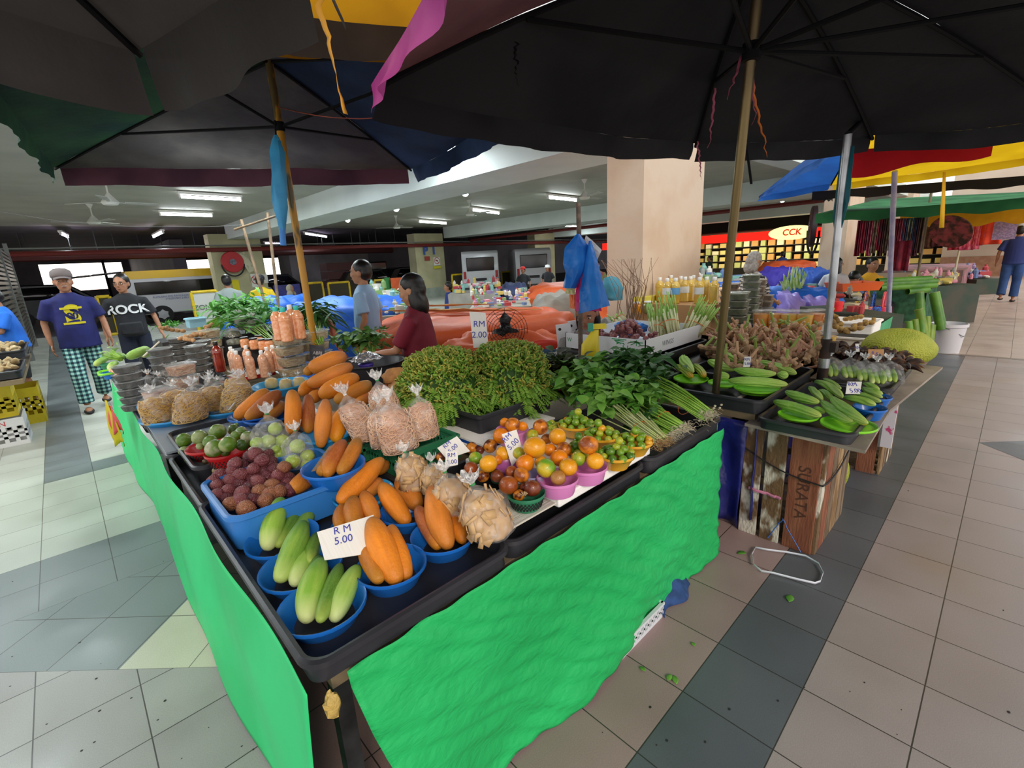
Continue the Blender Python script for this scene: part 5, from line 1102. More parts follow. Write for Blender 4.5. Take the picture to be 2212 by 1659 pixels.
jl = [(531, 752, 'leftmost black lidded jar behind the shrimp bottles'), (551, 755, 'black lidded jar, second from the leftmost'), (570, 757, 'front black lidded jar in the middle'), (585, 757, 'rightmost black lidded jar'), (562, 748, 'black lidded jar at the back of the jars')]
for (x, y, lb) in jl: bottle(x, y, .92, .075, .10, SHR2, CAPK, lb, ribs=2, group='black lidded jars', neck=.8, name='jar', capr=.88)
b = MB(); b.box(-.16, -.1, .0, .16, .1, .17); o = obj('support_box', b, mat('dark_box', '2b2b2e', .6)); o.location = at(557, 790, .75); tag(o, 'dark box hidden behind the bottles, holding up the jars', 'box')
# bags of yellow noodles, black bags, small bags
YN = mat('yellow_noodle_gap_shade', 'a87a38', .45, col2='c09450', nscale=26, stretch=(1, 1, 5)); YNS = mat('yellow_noodle_strand', 'dcb46c', .4, col2='cc9e54', nscale=10)  # noodle core colour darkened to give the shadow between strands
for (x, y, z, w_, h_, lean, lb) in [(350, 912, .77, .165, .19, (-.1, .1), 'bag of yellow noodles at the stall edge in the cyan bowl'), (412, 910, .77, .175, .21, (.2, .1), 'fat bag of yellow noodles leaning in the cyan bowl'), (466, 886, .77, .15, .19, (0, .1), 'bag of yellow noodles in the second cyan bowl'), (508, 886, .77, .17, .2, (.3, .1), 'bag of yellow noodles with a white paper strip'), (385, 885, .80, .16, .15, (0, .2), 'bag of yellow noodles behind the pair in the cyan bowl'), (515, 848, .80, .14, .13, (0, .2), 'bag of yellow noodles at the back beside the red stand')]:
 bag(x, y, z, w_, h_, lb, lean=lean, cm=YN, strands=260, sm=YNS, group='clear bags of yellow noodles', name='noodle_bag', depth=.68, tie=BAGO)
b = MB(); p0, p1 = at(494, 886, .80), tipof(521, 852, at(494, 886, .80), .14); s_ = Vector((.008, .004, 0)); b.add([p0-s_, p0+s_, p1+s_, p1-s_], [(0, 1, 2, 3)]); o = obj('paper_strip', b, WHITE, solid=.002); tag(o, 'white paper strip tucked on a yellow noodle bag', 'paper')
BLKC = mat('black_fungus', '2a2824', .45, col2='45423a', nscale=26, bump=.7, bscale=50)
for (x, y, z, w_, h_, tie, lb) in [(305, 868, .76, .13, .18, KNOTO, 'tall bag of black seaweed with an orange tie at the edge'), (330, 850, .76, .11, .15, KNOTO, 'bag of black seaweed, second with an orange tie'), (318, 872, .765, .11, .12, KNOTO, 'low bag of black seaweed over the cyan tray'), (362, 832, .80, .10, .14, KNOTO, 'bag of black seaweed highest near the square tubs'), (350, 845, .78, .10, .12, KNOTO, 'bag of black seaweed between the others and tubs'), (432, 862, .78, .10, .12, KNOT, 'bag of black fungus with a green tie, leftmost of three'), (462, 845, .80, .10, .12, KNOT, 'bag of black fungus with a green tie, middle of three'), (478, 858, .78, .10, .12, KNOT, 'bag of black fungus with a green tie, rightmost of three')]:
 bag(x, y, z, w_, h_, lb, cm=BLKC, tie=tie, group='clear bags of black fungus', name='fungus_bag', lean=(0, .1))
OLIVE = mat('olive_leaves', '3c4228', .5, col2='5a5c38', nscale=26, bump=.7, bscale=50)
for (x, y, z, w_, h_, lb) in [(535, 712, 1.02, .18, .17, 'shiny bag of olive leaves with an orange tie, topmost'), (560, 716, 1.0, .15, .16, 'shiny bag of olive leaves leaning toward the kangkong'), (506, 728, .97, .14, .08, 'flat bag of dark leaves above the jars'), (510, 744, .92, .14, .07, 'flat bag of dark leaves beside the leftmost jar')]:
 bag(x, y, z, w_, h_, lb, cm=OLIVE, tie=KNOTO, group='clear bags of dark leaves', name='leaf_bag', lean=(-.2, .1))
# cyan basins
CY2 = mat('cyan_basin_light', '35a4dc', .3, coat=.2)
bowl(381, 893, 134, .785, .055, CYANP, 'cyan basin with two yellow noodle bags', 'cyan basins', base=.72)
bowl(492, 880, 100, .785, .05, CYANP, 'cyan basin of noodle bags between the first and the orange cucumbers', 'cyan basins', base=.72)
bowl(607, 828, 116, .845, .06, CY2, 'bright cyan basin with little bags of yellow paste', 'cyan basins', base=.72)
GOLD = mat('yellow_paste', 'd8b45c', .4, col2='c8a04c', nscale=14)
for (x, y, lb) in [(588, 838, 'little bag of yellow paste, leftmost in the cyan basin'), (619, 840, 'little bag of yellow paste in the middle of the cyan basin'), (648, 836, 'little bag of brownish paste, rightmost in the cyan basin')]:
 bag(x, y, .80, .085, .09, lb, cm=GOLD, group='small bags of paste', name='paste_bag', depth=.9)
tray(*(lambda a, b_: (a.x, a.y, b_.x, b_.y))(Vector((.22, 3.35, 0)), Vector((.5, 3.85, 0))), .745, .775, 'shallow cyan tray holding the black seaweed bags', 'cyan trays', m=CYANP, name='cyan_tray')
# foil-topped board, chalk sign, mug, black basin, root, lettuce
b = MB(); b.box(.22, 2.66, .742, .98, 3.3, .752); tag(obj('metal_sheet', b, mat('grey_sheet', 'a8b0b8', .35, metal=.3)), 'grey metal sheet laid under the cyan basins', 'sheet')
b = MB(); b.box(.5, 2.65, .70, 1.04, 3.0, .742); tag(obj('newspaper', b, mat('newspaper', 'b8ada0', .8, col2='8f8578', nscale=30)), 'folded newspaper layer above the mottled green fruit', 'paper')
upcard((668, 744), (700, 748), (704, 790), (670, 792), depth(at(668, 800, .80)), ['ABRI', '8.00'], 'dark printed board with white edge beside the bamboo shoot tubs', .035, m=mat('chalk_board', '4a484e', .7, col2='3a383e', nscale=30), ink=mat('chalk_white', 'c8c4c4', .6), name='notice_board', group=None, lean=.03)
MUG = mat('violet_mug', '4a3a9c', .35)
p = at(795, 822, .80); t = thing('plastic_mug', p, 'violet plastic mug with a lid beside the cucumber heap', 'mug'); b = MB(); b.lathe([(.04, 0), (.046, .1), (.047, .11)], 20); obj('cup', b, MUG, t); b = MB(); b.lathe([(.048, .108), (.052, .112), (.052, .122), (.03, .128), (0, .128)], 20); obj('lid', b, mat('violet_lid', '5c4cb0', .3), t); b = MB(); b.tube([(-.045, 0, .09), (-.07, 0, .08), (-.072, 0, .04), (-.045, 0, .025)], .006, 8); obj('handle', b, MUG, t)
bowl(800, 778, 150, .93, .14, BLKP, 'black basin in front of the woman in maroon', 'black basins', base=.8)
FOIL = mat('silver_foil', 'c8c8cc', .2, metal=.8, bump=1, bscale=30); b = MB(); p = at(792, 776, .95); b.grid(lambda u, v: p+Vector((-.10+.2*u, -.07+.14*v, .05*math.sin(PI*u)*math.sin(PI*v)+.02*nz3((u*6, v*6, 3)))), 16, 12); o = obj('foil_bag', b, FOIL, smooth=True, solid=.002); tag(o, 'crumpled silver plastic bag under the maroon woman hands', 'bag')
YAM = mat('yam_skin', 'b9854e', .7, col2='9c6a3c', nscale=18, bump=.4, bscale=40)
for (x, y, z, r, lb) in [(853, 815, .90, (.075, .06, .06), 'big knobbly brown root beside the fern bundle'), (860, 838, .86, (.06, .05, .04), 'smaller brown root under the knobbly one'), (805, 850, .82, (.06, .04, .035), 'brown root behind the pink noodle bags')]:
 b = MB(); b.ell((0, 0, 0), r, 16, 12, nz=.35, nf=2.2, seed=x); o = obj('root_vegetable', b, YAM, smooth=True); o.location = at(x, y, z); tag(o, lb, 'vegetable', 'brown roots')
bunch(P_(800, 790, .82), P_(775, 735, .92), 0, .14, 'loose lettuce leaves beside the seller in maroon', 14, 170, 'lettuce', seed=11, ll=(.06, .11), lw=.8, lspread=(.16, .16, .10))
# kangkong heap
b1 = bunch(P_(440, 712, .95), P_(545, 668, 1.12), 0, .16, 'great heap of long kangkong leaves behind the tubs', 70, 420, 'kang', seed=12, ll=(.12, .22), lw=.22, lspread=(.32, .2, .14), rr=.08, stemr=.005)
bunch(P_(600, 745, .95), P_(520, 690, 1.08), 0, .2, 'kangkong leaves drooping toward the teal capped bottles', 20, 260, 'kang', seed=13, ll=(.12, .2), lw=.22, lspread=(.3, .2, .12))
bunch(P_(690, 740, 1.0), P_(655, 680, 1.12), 0, .16, 'dark drooping long leaves left of the yellow pole', 20, 240, 'deep', seed=14, ll=(.14, .22), lw=.18, lspread=(.18, .16, .12), upz=0)
b = MB(); b.box(-.5, -.35, 0, .5, .35, .28); o = obj('produce_box', b, mat('dark_box', '2b2b2e', .6)); o.location = at(560, 765, .69); o.location.z = .69; tag(o, 'dark box under the kangkong heap', 'box')
# ginger
GIN = mat('ginger_skin', 'c09468', .7, col2='a57a4e', nscale=20, bump=.3, bscale=40)
def ginger(x, y, z, s, label, seed, group='ginger roots', m=None, n=5):
 rs = random.Random(seed); b = MB(); p = Vector((0, 0, 0)); d = Vector((rs.uniform(-1, 1), rs.uniform(-1, 1), .1)).normalized()
 for i in range(n):
  q = p+d*s*.6; b.ell((p+q)/2, (s*.38, s*.3, s*.28), 10, 8, rot=d.to_track_quat('X', 'Z'), nz=.2, seed=seed+i); 
  if rs.random() < .6: e = Vector((rs.uniform(-1, 1), rs.uniform(-1, 1), rs.uniform(0, .7))).normalized(); b.ell(q+e*s*.3, (s*.3, s*.22, s*.2), 8, 6, rot=e.to_track_quat('X', 'Z'), nz=.2, seed=i)
  p = q; d = (d+Vector((rs.uniform(-.7, .7), rs.uniform(-.7, .7), rs.uniform(-.1, .2)))).normalized()
 o = obj('ginger_root', b, m or GIN, smooth=True); o.location = at(x, y, z); return tag(o, label, 'root', group)
for i, (x, y, s, lb) in enumerate([(385, 733, .07, 'light ginger root with a cut end, leftmost'), (400, 715, .075, 'knobbly ginger root on top of the pile'), (415, 722, .07, 'ginger root in the middle of the pile'), (432, 724, .07, 'ginger root nearest the bamboo shoot tubs'), (398, 734, .06, 'small ginger root at the front of the pile'), (420, 736, .06, 'small ginger root lying by the round tubs')]):
 ginger(x, y, 1.02, s, lb, i+20)
b = MB(); b.box(-.2, -.2, 0, .2, .2, .24); o = obj('ginger_crate', b, mat('dark_box', '2b2b2e', .6)); o.location = at(410, 790, .70); o.location.z = .74; tag(o, 'dark box holding up the ginger', 'box')
p = at(426, 706, 1.0); t = tray(p.x-.1, p.y-.08, p.x+.1, p.y+.12, 1.0, 1.1, 'small light blue box beside the kangkong stems', None, m=mat('pale_cyan_box', '9cc8d8', .4), name='blue_box', cat='box', r=.02)
# gourds and greens at the far end of the stall
GRD = [longmat('pale_gourd', '86b04a', 'a0c464', 'c0d890', .2, vs=40), GC[1], GC[0]]
def green(x0, y0, z, x1, y1, L, w, k, label): return longfruit('gourd', x0, y0, z, x1, y1, L, w, GRD[k], label, 'gourd', 'gourds at the far end of the green stall')
green(275, 772, .84, 322, 752, .25, 24, 0, 'pale green papaya lying by the round tubs'); green(306, 768, .80, 328, 756, .2, 20, 2, 'darker green papaya behind the pale one')
green(342, 752, .86, 372, 738, .24, 15, 0, 'long pale gourd beside the ginger'); green(205, 788, .78, 232, 772, .2, 17, 1, 'cucumber at the far tip of the stall'); green(222, 775, .80, 262, 768, .22, 14, 1, 'cucumber lying crosswise at the far tip'); green(236, 798, .80, 252, 782, .16, 18, 2, 'green mango above the blue bowl')
green(248, 772, .80, 270, 768, .2, 12, 1, 'slim gourd at the far tip near the papaya')
bunch(P_(262, 776, .84), P_(232, 768, .88), 0, .1, 'dried brown herb stems on the green colander', 60, 10, 'pale', seed=21, stemr=.004)
bowl(231, 785, 26, .82, .05, GRNB, 'green colander at the far tip of the stall', None, name='colander', cat='colander'); bowl(236, 803, 30, .78, .06, BLUEP, 'small blue bowl at the far tip of the stall', None)
tray(.12, 5.35, .3, 5.6, .76, .775, 'lime green tray at the far tip of the stall', None, m=mat('lime_plastic', '7fd02c', .35), name='lime_tray')
b = MB(); q0 = at(310, 770, .86); q1 = at(345, 738, .98); b.tube([q0, q1], .009, 6); tag(obj('knife_handle', b, mat('pale_stick', 'c8c0b0', .5)), 'pale stick leaning between papaya and tubs', 'stick')
for i, (x, y, lb) in enumerate([(250, 805, 'peeled pinkish root, upper one at the stall edge'), (256, 812, 'peeled pinkish root, lower one at the stall edge')]): ginger(x, y, .79, .045, lb, 40+i, 'peeled roots', mat('peeled_root', 'd8a888', .5), 3)
# plastic bags hanging on the stall side
HB = [mat('yellow_bag', 'e0d030', .45, transl=.4, bump=.5, bscale=14), mat('salmon_bag', 'e86a6a', .45, transl=.35, bump=.5, bscale=14)]
def hangbag(x0, x1, y0, y1, Y, m, label, off=0):
 a = aty(x0, y0, Y); dd = depth(a); c = dp(x1, y1, dd); b = MB(); w_ = c.x-a.x; wy = c.y-a.y
 def fn(u, v):
  k = .5+(u-.5)*(.35+.65*min(1, v*2.2)); return Vector((a.x+w_*k-.02*math.sin(u*9+v*3)*v, a.y+wy*k, a.z+(c.z-a.z)*v-.015*math.sin(u*14)*v*v))
 b.grid(fn, 24, 10); return tag(obj('hanging_bag', b, m, smooth=True, solid=.002), label, 'bag', 'plastic bags hung on the stall side')
hangbag(222, 262, 862, 962, 4.05, HB[0], 'yellow plastic bags hanging at the stall side by the walker'); hangbag(230, 260, 875, 935, 4.0, HB[1], 'salmon plastic bag hanging over the yellow ones')
# under the table
b = MB(); b.tube([(.4, 1.05, .012), (.4, 1.05, .02)], .001, 4)
sk = at(1370, 1380, 0); crate(Vector((1.38, 1.035, .0)), .5, .36, .07, 0, mat('white_crate', 'd0d2d8', .45), 'pale mesh crate lying on the floor under the green skirt', None, rows=2, holes=16, name='mesh_crate')
DEN = mat('denim_rag', '2a4a80', .8, col2='1e3a68', nscale=20, bump=.3, bscale=60)
b = MB(); a = at(1420, 1310, .12); b.grid(lambda u, v: Vector((1.62+.28*u, .9-.06*v+.06*(1-v)+.02*math.sin(u*8), .14*(1-v)*(1-.2*u)+.004+.01*abs(math.sin(u*11))*(1-v))), 18, 8); tag(obj('denim_rag', b, DEN, smooth=True, solid=.003), 'frayed blue denim rag poking out under the green skirt', 'rag')
def leaflet(x, y, s, a, lb, m=None):
 b = MB(); leaf(b, Vector((0, 0, .004)), Vector((math.cos(a), math.sin(a), .05)), Vector((0, 0, 1)), s, s*.6, .05); o = obj('fallen_leaf', b, m or LEAF['spinach'], solid=.001, smooth=True); o.location = at(x, y, 0); tag(o, lb, 'leaf', 'leaves fallen on the floor')
leaflet(1705, 1302, .055, .2, 'round green leaf on the charcoal tiles'); leaflet(1612, 1195, .05, 2.5, 'small green leaf near the white strap'); leaflet(1442, 1472, .035, .1, 'pale leaf scrap on the tile seam, first of a pair'); leaflet(1462, 1480, .04, .8, 'pale leaf scrap on the tile seam, second of a pair'); leaflet(1395, 1452, .03, 1.5, 'thin green leaf scrap beside the skirt'); leaflet(1502, 1398, .025, 1.2, 'tiny curled leaf scrap on the pink tile')
leaflet(1268, 1504, .03, .5, 'white feather like scrap on the pink tile', WHITE)
STR = mat('white_strap', 'd8d8e4', .35)
pts = [at(x, y, .006) for x, y in [(1632, 1185), (1660, 1190), (1700, 1195), (1740, 1203), (1768, 1220), (1778, 1240), (1772, 1258), (1760, 1262), (1720, 1253), (1670, 1240), (1645, 1236), (1628, 1222), (1624, 1200), (1632, 1185)]]
b = MB(); vs = []
for i, p in enumerate(pts): d = (pts[(i+1) % len(pts)]-pts[i-1]).normalized(); vs += [p, p+Vector((0, 0, .012))]
b.add(vs, [(2*i, 2*i+2, 2*i+3, 2*i+1) for i in range(len(pts)-1)]); tag(obj('packing_strap', b, STR, solid=.0012), 'loop of white packing strap lying on the floor', 'strap')
SPOT = mat('floor_spot', '2a2624', .7); rs = random.Random(5); b = MB()
for i in range(46):
 p = at(rs.uniform(1250, 2180), rs.uniform(950, 1640), .0012) if i % 2 else at(rs.uniform(20, 560), rs.uniform(1150, 1640), .0012); s_ = rs.uniform(.002, .007); b.ell((p.x, p.y, .001), (s_, s_*rs.uniform(.5, 1), .001), 6, 3)
tag(obj('dirt', b, SPOT), 'dark specks of dirt on the tiles', 'dirt', kind='stuff')
# ================================================================ the second stall: crates, board, bitter gourds
def r8(x, y): return 1400+x/2.514, 640+y/2.514
WOODS = [mat('plank_brown', '7a5c3c', .8, col2='a58a66', nscale=5, lo=.4, hi=.62, stretch=(4, 4, .8), bump=.4, bscale=30), mat('plank_mouldy', '6b5238', .85, col2='c9c2b4', nscale=6, lo=.5, hi=.6, stretch=(2, 2, 1), bump=.4, bscale=30), mat('plank_red', '7c4632', .75, col2='8f5a40', nscale=5, stretch=(4, 4, .6), bump=.3, bscale=30), mat('plank_grey', '85705a', .85, col2='5e4c3a', nscale=5, stretch=(4, 4, .7), bump=.4, bscale=30)]
t = thing('wooden_crate', (2.53, .52, 0), 'weathered wooden crate of upright planks standing under the plywood board', 'crate')
xs = [0]; rs = random.Random(2)
b = MB(); b.box(.02, .02, .0, .55, .36, .02); b.box(.02, .02, .3, .04, .36, .34); b.box(.53, .02, .3, .55, .36, .34); b.box(.0, .345, 0, .55, .36, .64); obj('inner_frame', b, WOODS[3], t, smooth=False)
for i, (y0, y1, m) in enumerate([(.27, .36, 1), (.155, .25, 1), (.0, .135, 2)]):
 b = MB(); b.box(-.012, y0, 0, .006, y1, .645); o = obj('plank', b, WOODS[m], t, smooth=False, bev=.002)
for i, (x0, x1, m) in enumerate([(.0, .05, 1), (.06, .16, 2), (.175, .26, 3), (.275, .38, 0), (.395, .54, 3)]):
 b = MB(); b.box(x0, -.016, 0, x1, .002, .645); obj('plank', b, WOODS[m], t, smooth=False, bev=.002)
text('stencilled_writing', 'SURATA', .08, mat('stencil_dark', '4a2a20', .8), t, (-.0135, .068, .33), (PI/2, PI/2, -PI/2), ext=.0004)
ropeM = mat('black_cord', '18181a', .6)
b = MB(); b.tube(wav((2.51, .90, .52), (2.508, .50, .40), 10, 0, .03)+wav((2.51, .495, .40), (3.08, .49, .50), 10, 0, .05)[1:], .004, 6); tag(obj('elastic_cord', b, ropeM), 'black elastic cord looped around the wooden crate', 'cord')
b = MB(); b.tube(wav((2.51, .84, .28), (2.51, .68, .27), 10, .02), .008, 5); tag(obj('pink_ribbon', b, mat('pink_raffia', 'c77f9c', .5)), 'pink raffia tied around the crate planks', 'ribbon')
b = MB(); b.tube(wav((2.508, .72, .02), (2.51, .66, .16), 8, .015)+wav((2.51, .66, .16), (2.5, .56, .01), 8, .01), .003, 5); tag(obj('blue_string', b, mat('blue_string', '3a62a8', .6)), 'thin blue string hanging down the crate front', 'string')
t = thing('wooden_crate', (3.8, .46, 0), 'second wooden crate further back under the board, beside a white strip', 'crate')
b = MB(); b.box(0, 0, 0, .5, .36, .02); b.box(.02, .33, 0, .5, .36, .63); obj('inner_frame', b, WOODS[3], t, smooth=False)
for (x0, x1, m) in [(0, .1, 0), (.12, .2, 3), (.23, .32, 1), (.35, .47, 3)]:
 b = MB(); b.box(x0, -.012, 0, x1, .004, .64); obj('plank', b, WOODS[m], t, smooth=False)
b = MB(); b.box(-.012, .02, .0, .004, .12, .64); obj('plank', b, WOODS[2], t, smooth=False)
b = MB(); b.box(-.03, -.03, .2, -.01, .03, .58); o = obj('white_strip', b, mat('strip_pinkwhite', 'd8d4dc', .5, col2='c8487c', nscale=14, lo=.6, hi=.64)); o.location = (3.78, .43, .02); tag(o, 'white packaging strip with pink print beside the second crate', 'package')
BRD = mat('grey_board', '9c9084', .7, col2='857a70', nscale=4, bump=.2, bscale=20)
b = MB(); b.add([(2.44, .86, .652), (2.40, .34, .652), (3.1, .36, .652), (4.38, .26, .652), (4.4, .8, .652), (2.44, .86, .668), (2.40, .34, .668), (3.1, .36, .668), (4.38, .26, .668), (4.4, .8, .668)], [(0, 1, 2, 3, 4)[::-1], (5, 6, 7, 8, 9), (0, 1, 6, 5), (1, 2, 7, 6), (2, 3, 8, 7), (3, 4, 9, 8), (4, 0, 5, 9)]); tag(obj('plywood_board', b, BRD, smooth=False), 'long grey plywood board laid over the wooden crates', 'board')
bun = bunch
tray(2.40, .385, 3.27, .80, .668, .722, 'black tray of dark green bitter gourds over the wooden crate')
tray(3.31, .385, 4.18, .78, .668, .722, 'black tray of bagged cucumbers and dried banana hands beside the jackfruit')
# second table behind
t = thing('vegetable_table', (2.52, .84, 0), 'table behind the crates with a blue tarp skirt', 'table')
b = MB(); b.box(0, 0, .66, 2.6, 1.9, .70); obj('tabletop', b, mat('plywood', '7a6a52', .7), t)
for (x, y) in ((.1, .1), (2.5, .1), (.1, 1.8), (2.5, 1.8)): b = MB(); b.box(x, y, 0, x+.05, y+.05, .66); obj('leg', b, STEEL, t)
NAVT = mat('navy_tarp', '22277e', .3, .6, col2='1a1d60', nscale=4, bump=.9, bscale=7)
b = MB(); b.grid(lambda u, v: Vector((-.03-.05*v-.03*math.sin(u*20+v*3)*v+.02*nz3((u*9, v*4, 1)), .02+.52*u, .66-.60*v*(1-.15*u))), 30, 14); obj('tarp_skirt', b, NAVT, t, smooth=True, solid=.002)
b = MB(); b.grid(lambda u, v: Vector((-.02+1.5*u, -.02-.02*math.sin(u*24)*v+.01*nz3((u*9, v*4, 1)), .67-.58*v)), 40, 10); obj('tarp_skirt', b, NAVT, t, smooth=True, solid=.002)
tray(2.50, .80, 3.42, 1.46, .70, .775, 'big black tray of pale ridged gourds behind the brass pole')
LIMEP = mat('lime_plastic', '7fd02c', .35)
def plate(x, y, w_, z, label, m=LIMEP, h=.022, group='lime green plates'): return bowl(x, y, w_, z, h, m, label, group, name='plate', cat='plate', base=.8)
def bg(pt, pb, w_, z, L, m, label, ridges=9, z1=None, k=0, bend=.05, group='bitter gourds', name='bitter_gourd'):
 return longfruit(name, *r8(*pt), z, *r8(*pb), L, w_/2.514, m, label, 'gourd', group, ridges=ridges, z1=z1, bend=bend, pw=.5)
plate(*r8(815, 640), 78, .72, 'lime green plate under two dark bitter gourds'); plate(*r8(1088, 690), 104, .72, 'lime green plate at the near corner of the gourd tray')
bowl(*r8(1205, 600), 62, .74, .06, BLUEP, 'blue bowl of slim green gourds in the gourd tray', 'blue bowls'); bowl(*r8(1240, 540), 56, .74, .06, BLUEP, 'blue bowl behind the first one with slim gourds', 'blue bowls')
for a in [((945, 652), (682, 570), 66, .74, .26, BG2, 'bitter gourd lying nearest the board corner'), ((930, 580), (745, 520), 60, .76, .22, BG2, 'bitter gourd behind the nearest one, partly on its plate'), ((1112, 688), (940, 575), 66, .745, .24, BG2, 'bitter gourd pointing at the near plate corner'), ((1180, 690), (985, 545), 66, .765, .30, BG2, 'longest bitter gourd across the near plate'), ((1190, 695), (1130, 670), 36, .73, .12, BG3, 'bitter gourd tip poking from under the longest'), ((962, 632), (900, 605), 38, .73, .14, BG2, 'small bitter gourd wedged between two plates'), ((1000, 560), (930, 510), 46, .74, .18, BG2, 'dark ended bitter gourd behind the longest')]:
 bg(a[0], a[1], a[2], a[3], a[4], a[5], a[6], z1=a[3]+.012)
for a in [((1062, 545), (908, 455), 48, 'slim pale gourd running up to the RM 5.00 card'), ((1050, 505), (955, 448), 34, 'slim gourd at the back of the near tray'), ((945, 560), (872, 488), 40, 'slim dark gourd at the shaded side of the near tray'), ((1240, 588), (1062, 545), 48, 'slim gourd across the blue bowl, nearest'), ((1265, 575), (1110, 520), 44, 'slim gourd across the blue bowl, second'), ((1268, 550), (1160, 495), 40, 'slim gourd across the rear blue bowl'), ((1275, 530), (1170, 500), 34, 'slim gourd tip over the rear blue bowl'), ((1256, 505), (1165, 470), 34, 'slim gourd resting under the RM 5.00 card end')]:
 bg(a[0], a[1], a[2], .765, .2, GC[1], a[3], ridges=5, z1=.775, group='slim green gourds', name='snake_gourd')
plate(*r8(232, 442), 72, .765, 'lime green plate with three ripe ridged gourds'); plate(*r8(408, 465), 62, .765, 'lime green plate under the middle gourds'); plate(*r8(590, 490), 92, .765, 'lime green plate under the longest pale gourd', h=.03)
for a in [((245, 440), (150, 375), 48, .78, .17, BG3, 'ripe ridged gourd with an orange tip, on the small plate'), ((235, 408), (185, 322), 62, .81, .17, BG, 'pale ridged gourd topping the small plate'), ((312, 440), (255, 372), 46, .78, .17, BG3, 'ripe ridged gourd with an orange end beside it'), ((758, 478), (434, 456), 62, .79, .33, BG, 'longest pale ridged gourd at the tray front'), ((695, 425), (464, 400), 56, .81, .26, BG, 'pale ridged gourd above the longest one'), ((812, 418), (562, 352), 54, .80, .30, BG, 'pale ridged gourd reaching toward the silver pole'), ((520, 350), (402, 318), 54, .82, .22, BG, 'pale ridged gourd at the back under the small card'), ((440, 440), (370, 425), 52, .79, .16, BG, 'short pale gourd behind the brass pole'), ((470, 400), (320, 350), 56, .80, .22, BG, 'pale gourd crossing behind the brass pole'), ((762, 430), (700, 425), 48, .79, .12, BG, 'short pale gourd at the end of the tray')]:
 bg(*a, z1=a[3]+.006)
def card8(x0, y0, x1, y1, D, lines, label, size, sk=0, **k):
 a = r8(x0, y0); c = r8(x1, y1); upcard((a[0]+sk, a[1]), (c[0]+sk, a[1]), (c[0], c[1]), (a[0], c[1]), D, lines, label, size, **k)
card8(1072, 465, 1150, 530, depth(at(*r8(1110, 540), .80)), ['RM', '5.00'], 'white price card RM 5.00 among the slim green gourds', .034, sk=4, lean=.04)
card8(516, 328, 552, 384, depth(at(*r8(535, 390), .84)), ['RM', '5.00'], 'small white card RM 5.00 on the pale ridged gourds', .024, sk=3, lean=.02)
card8(943, 262, 970, 372, depth(at(*r8(955, 390), .80)), ['RM', '2.0'], 'narrow white card RM 2.0 at the rusty pole foot', .038, sk=-4, lean=.02)
card8(1130, 258, 1148, 302, depth(at(*r8(1140, 320), .80)), ['RM'], 'tiny white card among the dried banana hands', .03, sk=-2)
card8(1195, 288, 1280, 340, depth(at(*r8(1240, 345), .80)), ['6.50'], 'brown cardboard price tag by the jackfruit', .035, m=mat('kraft', 'b88a5c', .8), rot=-.5)
# bagged cucumbers
for i, (x, y, w_, lb) in enumerate([(1000, 440, .20, 'clear bag of cucumbers nearest the rusty pole'), (1110, 450, .19, 'clear bag of cucumbers, second from the rusty pole'), (1190, 465, .17, 'clear bag of cucumbers in the middle of the tray'), (1255, 480, .17, 'clear bag of cucumbers, fourth from the rusty pole'), (1320, 470, .17, 'clear bag of cucumbers nearest the dried bananas')]):
 X, Y = r8(x, y); P0 = at(X, Y, .70); t = bag(X, Y, .69, w_, .15, lb, group='clear bags of cucumbers', name='cucumber_bag', depth=.8, tie=BAGO, lean=(.1, .2))
 for k in range(3):
  o = longfruit('cucumber', X-14+k*11, Y-3, .73, X-20+k*11, Y-26-k*2, .17, 15, GC[k % 3], ['first', 'second', 'third'][k]+' cucumber inside the bag '+['nearest the rusty pole', 'second from the rusty pole', 'in the middle', 'fourth from the pole', 'nearest the bananas'][i], 'cucumber', 'bagged cucumbers', far=True)
# dried banana hands
BAN = mat('black_banana', '33221c', .55, col2='7a4e26', nscale=16, lo=.5, hi=.72)
def hand(x, y, z, n, L, label, seed):
 rs = random.Random(seed); t = thing('banana_hand', at(x, y, z), label, 'fruit', 'dark dried banana hands')
 for i in range(n):
  a = rs.uniform(-1.4, 4.4); e = rs.uniform(.0, 1.0); d = Vector((math.cos(a)*math.cos(e), math.sin(a)*math.cos(e), math.sin(e))); s_ = d.cross(Vector((0, 0, 1))).normalized()
  b = MB(); pts = [d*L*k/5+Vector((0, 0, 1))*(.25*L*math.sin(PI*k/5)) for k in range(6)]; b.tube(pts, [.004, .014, .018, .017, .011, .002], 5); obj('banana', b, BAN, t)
 return t
for i, (x, y, lb) in enumerate([(1050, 330, 'dark banana hand nearest the narrow price card'), (1150, 335, 'dark banana hand beside the tiny card'), (1230, 330, 'dark banana hand under the brown tag'), (1330, 350, 'brownish banana hand nearest the jackfruit'), (1380, 380, 'rusty brown banana hand at the tray corner'), (1290, 390, 'brown banana hand low behind the last bag'), (1090, 300, 'dark banana hand at the back of the tray')]):
 X, Y = r8(x, y); hand(X, Y+8, .74, 16, .12, lb, i+3)
